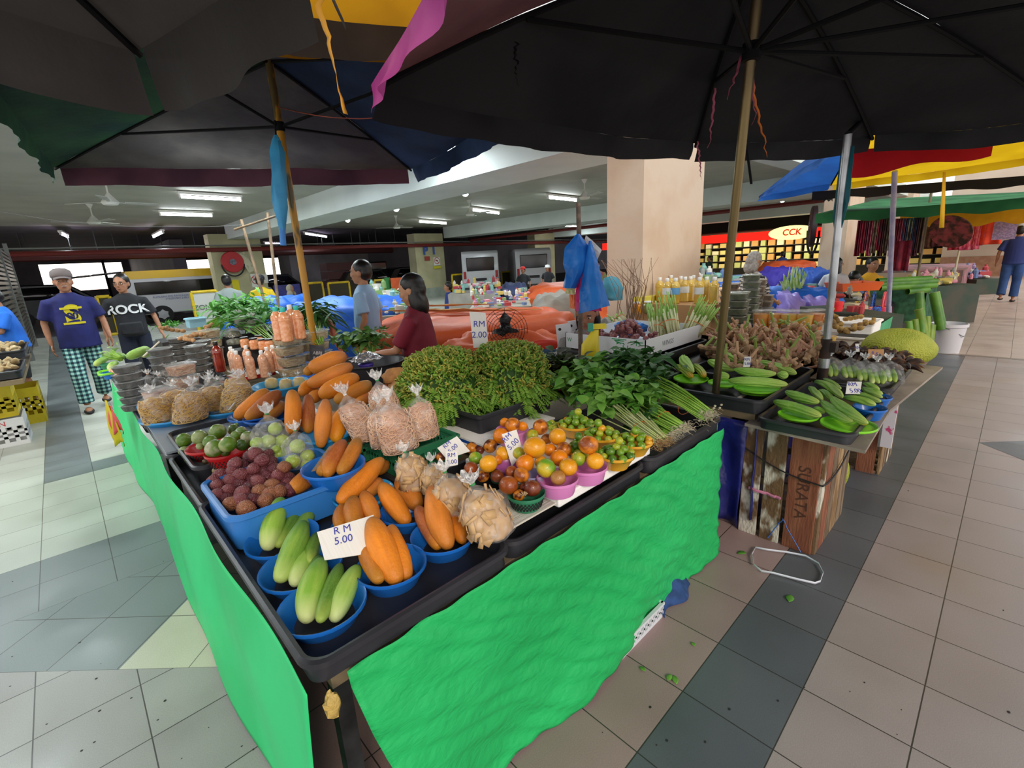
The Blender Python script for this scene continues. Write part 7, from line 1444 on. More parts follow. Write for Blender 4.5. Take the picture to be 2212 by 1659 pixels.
P = aty(643, 575, 30); o = text('painted_letter', 'P1', .7, mat('paint_blue_dark', '2c3550', .8), None, (P.x, 29.95, P.z), (PI/2, 0, 0), bold=.03); tag(o, 'dim P1 painted deep in the car park', 'lettering')
RS = mat('ring_red', 'c02830', .5); POSTW = mat('poster_white', 'dcdcd4', .6)
def nosmoke(x0, y0, x1, y1, label):
 t = board('no_smoking_sign', x0, y0, x1, y1, Yc, POSTW, label); r = abs(aty(x1, y0, Yc).x-aty(x0, y0, Yc).x)*.36; b = MB(); b.tube([(r*math.cos(2*PI*k/24), -.014, r*math.sin(2*PI*k/24)+.03) for k in range(25)], .012, 4); b.tube([(-r*.7, -.014, r*.7+.03), (r*.7, -.014, -r*.7+.03)], .012, 4); obj('red_ring', b, RS, t); b = MB(); b.box(-r*.6, -.013, .01, r*.5, -.011, .05); obj('cigarette_mark', b, mat('ink_black', '1c1c1c', .5), t)
nosmoke(936, 556, 951, 573, 'white no smoking sign on the P 1 column'); nosmoke(540, 592, 565, 620, 'white no smoking sign on the hose reel column')
board('notice', 937, 575, 952, 580, Yc, mat('notice_yellow', 'c8c030', .6), 'yellow strip notice under the no smoking sign'); board('notice', 917, 554, 929, 563, Yc, mat('notice_red', '9a4038', .6), 'small red notice on the P 1 column'); board('notice', 1174, 546, 1182, 554, Yc, mat('notice_red', '9a4038', .6), 'small red notice on the third cream column')
board('poster', 500, 605, 520, 631, Yc, mat('poster_yellow', 'd8c81c', .6, col2='b8a020', nscale=8, lo=.6, hi=.62), 'yellow poster on the hose reel column', 'poster'); board('poster', 567, 593, 580, 611, Yc, POSTW, 'white sheet taped beside the no smoking sign', 'poster'); board('poster', 520, 545, 545, 588, Yc-.1, mat('poster_cream', 'c4c0a4', .6, col2='a8a488', nscale=5, lo=.55, hi=.6), 'crooked cream poster next to the hose reel', 'poster', tilt=-.4)
# yellow barriers
YBAR = mat('barrier_yellow', 'd8b818', .5, col2='c0a018', nscale=6); MESH = mat('barrier_mesh', '3a3424', .8)
def barrier(x0, x1, yt, yb, Y, label, m=None, txt=None):
 a = aty(x0, yt, Y); c = aty(x1, yb, Y); z0 = -.02; w_ = c.x-a.x; h = a.z-z0; t = thing('barrier', (a.x, Y, z0), label, 'barrier', 'yellow barriers'); r = .045; h = max(h, .8)
 for nm, p, q in (('top_rail', (0, 0, h), (w_, 0, h)), ('bottom_rail', (0, 0, .12), (w_, 0, .12)), ('upright', (0, 0, 0), (0, 0, h)), ('upright', (w_, 0, 0), (w_, 0, h))): b = MB(); b.tube([p, q], r, 8); obj(nm, b, YBAR, t)
 b = MB(); b.box(.03, -.01, .14, w_-.03, .01, h-.04); o = obj('infill', b, m or MESH, t)
 if txt: text('writing', txt, .2, mat('ink_grey', '4a4a4a', .6), t, (w_*.4, -.02, h*.6), (PI/2, 0, 0), ext=.002)
barrier(412, 480, 632, 690, 16.6, 'yellow framed white barrier reading ZONE in front of the van', mat('barrier_white', 'b8b8b4', .6), 'ZONE')
barrier(208, 240, 642, 656, 17.5, 'yellow barrier behind the walking men'); barrier(655, 700, 613, 640, 18.6, 'yellow barrier left of the man in light blue'); barrier(708, 758, 612, 645, 18.6, 'yellow barrier behind the man in light blue'); barrier(808, 832, 606, 630, 18.6, 'yellow barrier with green and orange cloth over it'); barrier(976, 1022, 594, 620, 18.6, 'yellow barrier right of the P 1 column'); barrier(1083, 1120, 588, 612, 18.8, 'yellow barrier in front of the second parked van'); barrier(1120, 1141, 587, 610, 18.9, 'yellow barrier with a cream panel', mat('cream_panel', 'b8a878', .7))
board('draped_cloth', 830, 600, 845, 628, 18.4, mat('cloth_green', '2f7a3c', .7), 'green cloth draped on the barrier', 'cloth'); board('draped_cloth', 843, 601, 884, 628, 18.3, ORT, 'orange cloth draped on the barrier', 'cloth'); board('banner', 998, 592, 1022, 620, 18.3, POSTW, 'white banner leaning on the barrier', 'sign'); board('tarp_screen', 590, 617, 652, 644, 18.0, NAVT, 'navy tarp screen behind the woman in a headscarf', 'tarp')
# vehicles
VW = mat('van_white', 'b4b4b8', .3, coat=.4); VY = mat('van_yellow', 'c8a018', .35, coat=.4); GL = mat('dark_glass', '101014', .1, .8); TY = mat('tyre', '18181a', .8); HUBM = mat('wheel_rim', '9a9a9e', .35, metal=.6); TLR = mat('tail_light', '9a1c1c', .3)
def wheel(t, x, y, z, r, ang=0):
 b = MB(); b.X = Matrix.Translation((x, y, z)) @ Matrix.Rotation(PI/2, 4, 'X'); b.lathe([(r*.6, -.09), (r, -.08), (r, .08), (r*.6, .09)], 24); w_ = obj('wheel', b, TY, t)
 b = MB(); b.X = Matrix.Translation((x, y, z)) @ Matrix.Rotation(PI/2, 4, 'X'); b.lathe([(0, .1), (r*.58, .095), (r*.58, .06), (0, .06)], 12, wav=lambda a, z_: 1-.25*(math.cos(a*6) > .6)); obj('rim', b, HUBM, w_)
def van(pos, rz, L, H, W, label, roof=None, open_=False, group='parked vans'):
 t = thing('van', pos, label, 'van', group, rz)     # local x forward from the rear bumper
 prof = [(0, .35), (0, H*.62), (.08, H*.95), (.25, H), (L*.72, H), (L*.86, H*.62), (L*.98, H*.52), (L, .35)]
 b = MB(); n = len(prof); vs = [(x, -W/2, z) for x, z in prof]+[(x, W/2, z) for x, z in prof]; b.add(vs, [tuple(range(n)), tuple(reversed(range(n, 2*n)))]+[(k, n+k, n+(k+1) % n, (k+1) % n) for k in range(n)]); obj('van_body', b, VW, t, bev=.04)
 if roof: b = MB(); b.add([(.1, -W/2-.005, H*.86), (L*.78, -W/2-.005, H*.86), (L*.74, -W/2-.005, H+.01), (.2, -W/2-.005, H+.01), (.1, W/2, H*.86), (L*.78, W/2, H*.86), (L*.74, W/2, H+.02), (.2, W/2, H+.02)], [(0, 1, 2, 3), (7, 6, 5, 4), (3, 2, 6, 7), (0, 3, 7, 4), (1, 5, 6, 2)]); obj('roof_band', b, roof, t)
 b = MB(); b.box(.35, -W/2-.012, H*.56, L*.74, -W/2+.02, H*.80); obj('side_window', b, GL, t, bev=.03)
 b = MB(); b.box(-.015, -W*.38, H*.56, .06, W*.38, H*.86); obj('rear_window', b, GL, t, bev=.03)
 b = MB(); b.box(-.02, -W*.47, H*.40, .03, -W*.40, H*.56); obj('tail_lamp', b, TLR, t); b = MB(); b.box(-.02, W*.40, H*.40, .03, W*.47, H*.56); obj('tail_lamp', b, TLR, t)
 b = MB(); b.box(-.06, -W*.46, .3, .05, W*.46, .42); obj('bumper', b, mat('bumper_dark', '3a3a3e', .6), t); b = MB(); b.box(-.02, -.26, H*.34, 0, .26, H*.40); obj('number_plate', b, mat('plate_black', '141416', .4), t)
 for x in (L*.2, L*.8):
  for s_ in (-1, 1): wheel(t, x, s_*(W/2-.08), .32, .32)
 if open_: b = MB(); b.add([(.1, -W*.46, H), (.1, W*.46, H), (-1.3, W*.44, H-.12), (-1.3, -W*.44, H-.12)], [(0, 1, 2, 3)]); obj('tailgate', b, GL, t, solid=.06); 
 return t
wv = aty(392, 693, 21.0); t = van(Vector((wv.x-1.45, 22.0, -.02)), 0, 4.9, 1.86, 1.75, 'white passenger van with a yellow roof and open tailgate', VY, True)
text('side_lettering', 'RUMUSAN EMS RANGKAIAN MINISI\nSTESEN BAS JUBLI', .09, mat('ink_blue_grey', '4a5a8a', .5), t, (1.5, -.885, .9), (PI/2, 0, 0), ext=.001)
p = at(1040, 622, 0); van(Vector((dp(1040, 610, 22).x, dp(1040, 610, 22).y, -.02)), R(52), 4.6, 2.05, 1.7, 'white van seen from behind between two cream columns'); van(Vector((dp(1040, 610, 22).x+2.5*math.sin(R(52)), dp(1040, 610, 22).y-2.5*math.cos(R(52)), -.02)), R(52), 4.6, 2.05, 1.7, 'second white van parked beyond the first')
def car(pos, rz, L, H, W, m, label, hatch=False):
 t = thing('car', pos, label, 'car', 'parked cars', rz); prof = [(0, .3), (0, H*.6), (.15, H*.66), (L*.12, H*.95), (L*.25, H), (L*.55, H*.98), (L*.72, H*.62), (L*.96, H*.52), (L, .3)]; n = len(prof); b = MB(); b.add([(x, -W/2, z) for x, z in prof]+[(x, W/2, z) for x, z in prof], [tuple(range(n)), tuple(reversed(range(n, 2*n)))]+[(k, n+k, n+(k+1) % n, (k+1) % n) for k in range(n)]); obj('car_body', b, m, t, bev=.05)
 b = MB(); b.add([(L*.16, -W/2-.01, H*.64), (L*.66, -W/2-.01, H*.64), (L*.54, -W/2-.01, H*.92), (L*.24, -W/2-.01, H*.93)], [(0, 1, 2, 3)]); obj('side_window', b, GL, t, solid=.02)
 for x in (L*.2, L*.8):
  for s_ in (-1, 1): wheel(t, x, s_*(W/2-.08), .3, .3)
 if hatch: b = MB(); b.add([(.2, -W*.45, H), (.2, W*.45, H), (-1.0, W*.42, H+.1), (-1.0, -W*.42, H+.1)], [(0, 1, 2, 3)]); obj('tailgate', b, m, t, solid=.05)
CD = mat('car_dark', '1c1c20', .25, coat=.5); CS = mat('car_silver', '6a6468', .3, coat=.4)
car(Vector((-1.9, 26.5, -.02)), R(2), 4.2, 1.6, 1.7, CD, 'silver car with raised tailgate behind the man in the cap', True)
for (x, y, d_, a, lb) in [(800, 628, 22, 10, 'dark car parked behind the yellow barriers'), (872, 620, 29, 10, 'second dark car left of the P 1 column'), (590, 640, 24, 15, 'dark car beneath the bright opening')]: P = dp(x, y, d_); car(Vector((P.x-1.6, max(P.y, 21.5), -.02)), R(a), 4.2, 1.5, 1.7, CD, lb)
P = aty(725, 620, 28); t = thing('lorry', (P.x-1.5, 28, -.02), 'grey box lorry deep in the car park', 'lorry'); b = MB(); b.box(-1.2, -.9, .6, 3.4, .9, 2.5); obj('cargo_box', b, mat('lorry_grey', '8a8484', .6, col2='746e70', nscale=1), t, bev=.05); b = MB(); b.box(3.4, -.85, .4, 4.6, .85, 1.9); obj('cab', b, CD, t, bev=.08)
for x in (0, 3.9): wheel(t, x, -.8, .4, .4); wheel(t, x, .8, .4, .4)
for i in range(3):
 P = aty(745, 612, 21.5); b = MB(); b.box(-.9, -.4, 0, .9, .4, .34); o = obj('stacked_crate', b, mat('maroon_crate', '4a2624', .7)); o.location = (P.x, 21.5, .75+i*.37); tag(o, 'maroon crate pile behind the man in light blue, %s' % ['lowest', 'middle', 'topmost'][i], 'crate', 'maroon crates')
b = MB(); b.box(-1, -.5, 0, 1, .5, .76); o = obj('crate_platform', b, CONC); o.location = (aty(745, 612, 21.5).x, 21.5, -.02); tag(o, 'low dark platform carrying the maroon crates', 'platform')
# glowing panel standing in for the bright street beyond the openings
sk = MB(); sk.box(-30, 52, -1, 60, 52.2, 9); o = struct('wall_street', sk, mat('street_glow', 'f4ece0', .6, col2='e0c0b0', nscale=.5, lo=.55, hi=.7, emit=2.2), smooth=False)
# left building edge: shutter door and pale pillar
b = MB(); b.box(-4.0, 11, 0, -.66, 11.3, 2.35); struct('wall_left', b, mat('grey_blue_wall', '5a6468', .6), smooth=False); b = MB(); b.box(-4.0, 10.98, 2.35, -.64, 11.32, HC); struct('wall_left_upper', b, BEAM, smooth=False)
b = MB()
for i in range(26):
 z = .15+i*.085; b.box(-.66, 11.3, z, -.62, 17.5, z+.05)
struct('door_1', b, mat('shutter_slat', '6a645c', .4, metal=.6), smooth=False)
b = MB(); b.box(-.68, 14.2, 0, -.60, 14.3, 2.6); b.box(-.68, 17.5, 0, -.6, 17.6, 2.6); struct('door_1_post', b, GREYP, smooth=False)
# bamboo frame with strings behind the kangkong
BAM = mat('bamboo_stick', '7a6248', .6, col2='5c4a36', nscale=10)
def stick(x0, y0, x1, y1, D, r, label, d2=None): b = MB(); b.tube([dp(x0, y0, D), dp(x1, y1, d2 or D)], r, 8); return tag(obj('bamboo_stick', b, BAM), label, 'stick')
stick(521, 475, 574, 660, 6.3, .02, 'pale leaning bamboo stick behind the kangkong, nearer the hose reel'); stick(578, 460, 602, 665, 6.3, .02, 'upright bamboo stick holding the cross piece'); stick(506, 496, 610, 462, 6.2, .015, 'thin cross stick tied on the two bamboo poles')
b = MB(); b.tube([dp(0, 457, 7), dp(130, 478, 7), dp(290, 490, 7), dp(440, 490, 7), dp(525, 486, 6.4)], .004, 5); tag(obj('wire_line', b, GREYP), 'thin wire strung to the bamboo cross piece', 'wire')
# fan
P = dp(1092, 712, 4.3); t = thing('standing_fan', P, 'black round standing fan behind the fern bundles', 'fan', None, VANG); FB = mat('fan_black', '141416', .4)
b = MB()
for k in range(1, 9): b.tube([(.2*k/8*math.cos(2*PI*j/28), -.05*(1-(k/8)**2)-.02, .2*k/8*math.sin(2*PI*j/28)) for j in range(29)], .0022, 4, cap=False)
for k in range(12): a = 2*PI*k/12; b.tube([(0, -.07, 0), (.12*math.cos(a), -.05, .12*math.sin(a)), (.2*math.cos(a), -.02, .2*math.sin(a))], .002, 4, cap=False)
obj('grille', b, FB, t)
for k in range(3): b = MB(); a = 2*PI*k/3+.5; b.X = Matrix.Rotation(a, 4, 'Y'); b.add([(0, 0, -.03), (.1, .02, -.06), (.16, .02, 0), (.1, -.01, .05), (0, -.01, .03)], [(0, 1, 2, 3, 4)]); obj('blade', b, FB, t, solid=.003)
b = MB(); b.ell((0, .06, 0), (.06, .08, .06), 12, 8); obj('motor', b, FB, t); b = MB(); b.tube([(0, .06, -.05), (0, .06, -P.z)], .015, 8); obj('stand', b, FB, t)
# chairs by the seated woman
for (x, y, c, lb) in [(1175, 745, 'd03a28', 'red plastic chair back behind the ferns'), (1180, 765, '2a4a6a', 'dark blue plastic chair back below the red one')]:
 P = dp(x, y, 4.0); t = thing('plastic_chair', (P.x, P.y, 0), lb, 'chair', 'plastic chairs', VANG); m = mat('chair_'+c, c, .4); b = MB(); b.grid(lambda u, v: Vector((-.2+.4*u, -.08*math.sin(PI*u), P.z-.22+.28*v*(1-.25*abs(2*u-1)**2))), 12, 8); obj('backrest', b, m, t, solid=.012, smooth=True); b = MB(); b.box(-.2, -.4, P.z-.3, .2, .0, P.z-.27); obj('seat', b, m, t, bev=.01)
 for sx_ in (-.18, .18):
  for sy_ in (-.36, -.02): b = MB(); b.tube([(sx_, sy_, 0), (sx_*.9, sy_, P.z-.28)], .014, 6); obj('leg', b, m, t)
# holed white panels beside the seated woman
for (x0, y0, x1, y1, d_, lb) in [(1200, 702, 1232, 772, 3.75, 'white holed cardboard panel left of the seated woman'), (1226, 694, 1252, 765, 3.85, 'white holed cardboard panel directly beside the seated woman')]:
 a = dp(x0, y0, d_); c = dp(x1, y1, d_); t = thing('holed_panel', a, lb, 'cardboard', 'white holed panels', VANG); w_ = (x1-x0)*d_/FPX; h = (y1-y0)*d_/FPX; b = MB(); b.box(0, -.004, -h, w_, .004, 0); obj('panel_sheet', b, WB, t); t.rotation_euler = (0, -.08, VANG)
 for (u, v) in ((.25, .15), (.7, .3), (.3, .5), (.7, .7)): b = MB(); b.X = Matrix.Translation((w_*u, -.005, -h*v)) @ Matrix.Rotation(PI/2, 4, 'X'); b.lathe([(0, 0), (.012, 0), (.012, .001), (0, .001)], 12); obj('hole', b, mat('hole_dark', '2a2622', .8), t)
# pole with hanging blue bags
D1 = 3.3; P = dp(1252, 760, D1); b = MB(); b.tube([(P.x, P.y, .0), dp(1253, 610, D1), dp(1249, 440, D1)], .017, 10); tag(obj('stall_pole', b, mat('pole_rust_brown', '6a5648', .6, col2='4a3c34', nscale=14)), 'rusty brown pole hung with blue plastic bags', 'pole')
def hbag(pts, D, m, label, seed, dd=.05):
 """hanging plastic sheet bag outlined by pixels, top first, puffed in depth"""
 n = len(pts)//2; L_ = pts[:n]; Rr = pts[n:][::-1]; b = MB()
 def fn(u, v, s_):
  k = v*(n-1); i = min(int(k), n-2); f = k-i; lx = L_[i][0]*(1-f)+L_[i+1][0]*f; ly = L_[i][1]*(1-f)+L_[i+1][1]*f; rx = Rr[i][0]*(1-f)+Rr[i+1][0]*f; ry = Rr[i][1]*(1-f)+Rr[i+1][1]*f
  return dp(lx+(rx-lx)*u, ly+(ry-ly)*u, D-s_*dd*math.sin(PI*u)*(.35+.65*v)+.012*nz3((u*5, v*4, seed)))
 b.grid(lambda u, v: fn(u, v, 1), 16, 16); b.grid(lambda u, v: fn(u, v, -1), 16, 16); return tag(obj('plastic_bag', b, m, smooth=True), label, 'bag', 'plastic bags hanging on the rusty pole')
MAGB = mat('magenta_bag', 'c0186a', .4, transl=.2, bump=.5, bscale=12)
hbag([(1246, 505), (1220, 535), (1216, 570), (1222, 590), (1216, 622), (1244, 623), (1262, 590), (1272, 560), (1270, 530), (1252, 505)], D1-.06, NYB, 'upper blue plastic bag bunched at the pole top', 1, .07)
hbag([(1250, 560), (1250, 590), (1242, 640), (1242, 672), (1300, 672), (1290, 620), (1275, 585), (1262, 565)], D1-.05, MAGB, 'magenta plastic bag between the blue ones', 2, .04)
hbag([(1272, 520), (1262, 580), (1252, 630), (1250, 678), (1318, 660), (1305, 620), (1290, 560), (1278, 520)], D1-.09, NYB, 'large lower blue plastic bag with pale creases', 3, .08)
hbag([(1262, 520), (1268, 545), (1290, 562), (1300, 540), (1280, 520), (1266, 508)], D1-.04, mat('thin_white_bag', 'd8d4d4', .5, transl=.4), 'thin white bag hanging on the far side of the pole', 4, .02)
hbag([(1222, 622), (1222, 634), (1242, 636), (1242, 622)], D1-.03, mat('cream_cloth', 'd0cc90', .6), 'cream paper under the upper blue bag', 5, .01); hbag([(1230, 636), (1232, 666), (1246, 668), (1244, 636)], D1-.03, mat('orange_paper', 'e07a4c', .6), 'orange paper hanging by the magenta bag', 6, .01)
hbag([(1305, 600), (1300, 620), (1308, 645), (1318, 650), (1345, 648), (1346, 620), (1335, 600), (1320, 596)], 4.6, mat('aqua_bag', '4a9ab0', .5, transl=.2, bump=.5, bscale=10), 'aqua blue plastic basin bag beside the column', 7, .12)
hbag([(1195, 778), (1175, 795), (1178, 808), (1262, 800), (1240, 780), (1215, 770)], 2.9, MAGB, 'crumpled magenta bag behind the amaranth leaves', 8, .08)
t = thing('spray_bottle', dp(1275, 770, 3.0), 'yellow cleaner bottle beside the white box', 'bottle', None, VANG); h = .2
b = MB(); b.loft([[Vector((q*math.cos(2*PI*k/12)+o_, q*.6*math.sin(2*PI*k/12), z)) for k in range(12)] for z, q, o_ in ((-.02, .06, 0), (.08, .055, 0), (.13, .035, .02), (.17, .02, .035))]); obj('bottle_body', b, mat('cleaner_yellow', 'e8d020', .35), t); b = MB(); b.bx((.05, 0, .19), (.10, .035, .03)); obj('trigger', b, mat('cleaner_yellow', 'e8d020', .35), t); b = MB(); b.bx((.0, -.02, .19), (.03, .02, .05)); obj('nozzle', b, mat('nozzle_green', '2a9a80', .4), t)
# branches tied behind the lemongrass
b = MB(); rs = random.Random(6); c = dp(1365, 690, 4.4)
for i in range(26): p = c+Vector((rs.gauss(0, .06), rs.gauss(0, .06), 0)); b.tube([p, p+Vector((rs.gauss(0, .06), rs.gauss(0, .05), .3)), p+Vector((rs.gauss(0, .16), rs.gauss(0, .12), .55))], [.004, .003, .0015], 4)
tag(obj('twig_broom', b, mat('dry_twig', '8a6a54', .8)), 'bundle of dry twigs standing against the beige column', 'broom')
# styrofoam box, ginger on trays, cloth sheet and plywood near the silver pole
tray(*(lambda p: (p.x-.2, p.y-.1, p.x+.2, p.y+.5))(at(1850, 748, .70)), .69, .80, 'white styrofoam box beside the orange pickle cups', None, m=FOAM, name='foam_box', cat='box', r=.02); tray(*(lambda p: (p.x-.2, p.y-.1, p.x+.15, p.y+.4))(at(1868, 712, .82)), .81, .90, 'smaller white styrofoam box stacked on the first', None, m=FOAM, name='foam_box', cat='box', r=.02)
for i, (x, y) in enumerate([(1800, 700), (1820, 703), (1840, 705), (1810, 715), (1835, 718), (1822, 690), (1795, 690)]): ginger(x, y, .90, .07, 'turmeric root in front of the styrofoam box, '+ORD[i], 60+i, 'turmeric roots', mat('turmeric', 'b8924c', .7, col2='8a6a3c', nscale=24), 4)
b = MB(); b.box(3.45, .8, .68, 5.4, 2.2, .70); tag(obj('table_board', b, mat('plywood', '7a6a52', .7)), 'plywood table top under the styrofoam boxes and pickles', 'board')
b = MB(); q = at(1870, 740, .7); b.grid(lambda u, v: Vector((5.4+1.1*u, .82+.02*math.sin(u*20)*v, .78-.3*v)), 20, 5); tag(obj('green_cloth', b, mat('mint_tarp', '5ab888', .6, col2='4aa878', nscale=6, transl=.3), smooth=True), 'mint green tarp edge of the stall beyond the jackfruit', 'tarp')
# woven baskets
for i, (x, c1_, c2_, lb) in enumerate([(1848, 'c8d02c', 'b82838', 'lime and red woven basket'), (1865, 'e07a28', '3a3a9a', 'orange and blue woven basket'), (1882, '1c58b8', '14285a', 'blue woven basket'), (1905, 'e0406a', 'e85a4a', 'pink red woven basket')]):
 P = dp(x, 684, 5.9); t = thing('woven_basket', P, lb+' among the woven baskets', 'basket', 'woven baskets'); m1 = mat('weave_'+c1_, c1_, .45, col2=c2_, nscale=60, lo=.5, hi=.52); b = MB(); b.lathe([(.07, 0), (.095, .05), (.085, .13), (.078, .13), (.085, .05)], 20); obj('basket_body', b, m1, t); b = MB(); b.tube([(.08*math.cos(a), 0, .13+.17*math.sin(a)) for a in [PI*k/12 for k in range(13)]], .014, 6); obj('handle', b, m1, t)
b = MB(); b.lathe([(.055, 0), (.058, .07), (.062, .07), (.062, .1), (0, .1)], 20); o = obj('red_lid_tub', b, mat('lid_red', 'd82028', .4)); o.location = dp(1806, 672, 5.0); tag(o, 'small tub with a red lid behind the ginger', 'tub')
b = MB(); P = dp(1855, 690, 5.9); b.box(-.7, -.5, 0, .32, .5, P.z); o = obj('basket_table', b, mat('dark_table', '2c2824', .7)); o.location = (P.x, P.y+.1, 0); o.rotation_euler = (0, 0, VANG); tag(o, 'dark table holding the woven baskets', 'table')
b = MB(); b.loft([[Vector((sx_*q, sy_*q*.7, z)) for sx_, sy_ in ((-1, -1), (1, -1), (1, 1), (-1, 1))] for q, z in ((.26, 0), (.3, .12), (.28, .12), (.25, .02))]); o = obj('orange_tray', b, mat('orange_plastic', 'd8602c', .4)); P = dp(1841, 627, 7.0); o.location = P; o.rotation_euler = (0, 0, VANG); tag(o, 'orange plastic tray with packets behind the baskets', 'tray')
# bamboo stems and bucket
BST = mat('bamboo_green', '3c6a24', .4, col2='5a8a2c', nscale=4); BEN = mat('bamboo_cut', 'd0b070', .7)
def stem(x0, y0, x1, y1, D, r, label, m=BST):
 t = thing('cut_bamboo', dp(x1, y1, D), label, 'bamboo', 'cut bamboo stems'); q = dp(x0, y0, D)-dp(x1, y1, D); b = MB(); b.tube([(0, 0, 0), q], r, 14, cap=False); obj('stem_wall', b, m, t); b = MB(); b.tube([q*.97, q*1.004], r*.97, 14); obj('cut_end', b, BEN, t)
BSY = mat('bamboo_yellow_green', '7c9428', .4, col2='5c7c24', nscale=4)
for a in [(1986, 632, 1992, 720, .05, 'tallest bamboo stem beside the brown pole'), (1985, 668, 2002, 740, .052, 'bright bamboo stem in the middle of the cut stems'), (1962, 694, 1966, 725, .045, 'short bamboo stem at the jackfruit side'), (1975, 690, 1980, 730, .045, 'short bamboo stem with a round cut end'), (2002, 684, 2004, 725, .042, 'bamboo stem tucked behind the bright one'), (2011, 702, 2007, 738, .055, 'yellow green bamboo stem nearest the bucket'), (2018, 632, 2034, 712, .06, 'dark tall bamboo stem leaning into the bucket')]: stem(a[0], a[1], a[2], a[3], 6.4, a[4], a[5], BSY if 'bright' in a[5] or 'yellow' in a[5] or 'round' in a[5] else BST)
for i, (x0, y0, x1, y1) in enumerate([(1890, 615, 2022, 608), (1900, 622, 2020, 616), (1960, 630, 2005, 626), (1895, 608, 2010, 602)]): stem(x1, y1, x0, y0, 7.5, .05, 'long green stem lying across the stall, '+['middle', 'lower', 'lowest short one', 'upper'][i])
p = at(2040, 760, 0); t = thing('paint_bucket', p, 'white plastic bucket on the floor by the bamboo stems', 'bucket'); b = MB(); b.lathe([(.15, 0), (.185, .36), (.2, .36), (.2, .40), (.185, .40), (.178, .37), (.14, .02), (0, .02)], 28); obj('bucket_wall', b, mat('bucket_white', 'c8c6cc', .4), t); b = MB(); b.tube([(-.19, 0, .35), (-.1, -.17, .24), (.1, -.17, .24), (.19, 0, .35)], .005, 6); obj('handle', b, GREYP, t)
# stalls down the aisle with net skirt, hanging cloths
t = thing('net_stall', (10.3, 1.0, 0), 'stall with a dark green net skirt down the aisle', 'stall'); b = MB(); b.box(0, 0, .7, 5, 1.6, .74); obj('tabletop', b, mat('plywood', '7a6a52', .7), t); b = MB(); b.grid(lambda u, v: Vector((5*u, -.03-.03*math.sin(u*30), .72-.68*v)), 60, 4); b.grid(lambda u, v: Vector((-.03, 1.6*u, .72-.68*v)), 10, 4); obj('net_skirt', b, mat('green_net', '3c6a4c', .8, col2='2c5038', nscale=12, transl=.2), t, smooth=True)
t = thing('end_stall', (16, .9, 0), 'far end stall piled with clothes and bags', 'stall'); b = MB(); b.box(0, 0, 0, 4, 1.6, .74); obj('stall_body', b, mat('mixed_fabric', '6a5a58', .8, col2='a8707c', nscale=5), t)
clm = [mat('scarf_%d' % i, c, .7, col2=d, nscale=14, bump=.3, bscale=10) for i, (c, d) in enumerate([('8a1c34', '6a1428'), ('b83048', '9a2038'), ('c0405c', 'd87088'), ('5c2434', '3c1824'), ('a89a80', '6a4a40'), ('3a4a70', '2c3858'), ('d85a78', 'e88898'), ('4a3028', '6a4a3c'), ('e04a2c', 'd84028'), ('c83a6c', 'e880a0')])]
def scarf(x, yt, yb, w_, X, k, label):
 a = atx(x, yt, X); c = atx(x, yb, X); b = MB(); W_ = w_*X/FPX*.9
 b.grid(lambda u, v: Vector((X+.04*math.sin(u*12+x), a.y+W_*(u-.5), a.z+(c.z-a.z)*v)), 10, 8); return tag(obj('hanging_scarf', b, clm[k], smooth=True, solid=.004), label, 'scarf', 'hanging scarves and cloths')
for i in range(17): scarf(1860+i*8.4, 476-i*.4, 553-(i % 3)*6, 8.5, 10.5, [0, 1, 3, 2, 4, 1, 3, 7, 4, 1, 0, 2, 5, 4, 5, 3, 7][i], 'scarf hanging beside the second beige column, '+ORD[i])
for i, (x, yt, yb, w_, k) in enumerate([(2082, 485, 535, 18, 6), (2098, 480, 540, 18, 9), (2112, 478, 538, 16, 6), (2122, 478, 530, 12, 2), (2068, 490, 540, 16, 1), (2140, 480, 528, 34, 8), (2045, 490, 530, 20, 5), (2030, 492, 532, 16, 3), (2010, 490, 535, 16, 7)]): scarf(x, yt, yb, w_, 14.5, k, 'bright cloth hanging over the far trinket stall, '+ORD[i])
scarf(1952, 520, 585, 26, 8.5, 0, 'crimson and gold cloth hanging by the lilac pole'); 
P = atx(2054, 500, 11); b = MB(); b.X = Matrix.Translation(P) @ Matrix.Rotation(1.0, 4, 'Y') @ Matrix.Rotation(.3, 4, 'X'); b.lathe([(0, .12), (.14, .06), (.30, 0), (.30, -.02), (0, .02)], 28); tag(obj('woven_hat', b, mat('hat_weave', '4a3028', .8, col2='a84a4c', nscale=10)), 'wide dark woven hat hanging on display', 'hat')
P = atx(2171, 495, 14.2); b = MB(); b.box(P.x-.02, P.y-.17, P.z-.2, P.x, P.y+.17, P.z+.2); tag(obj('framed_notice', b, mat('notice_violet', '9a88b0', .6, col2='7a6a90', nscale=30)), 'violet framed notice hanging at the end stall', 'sign')
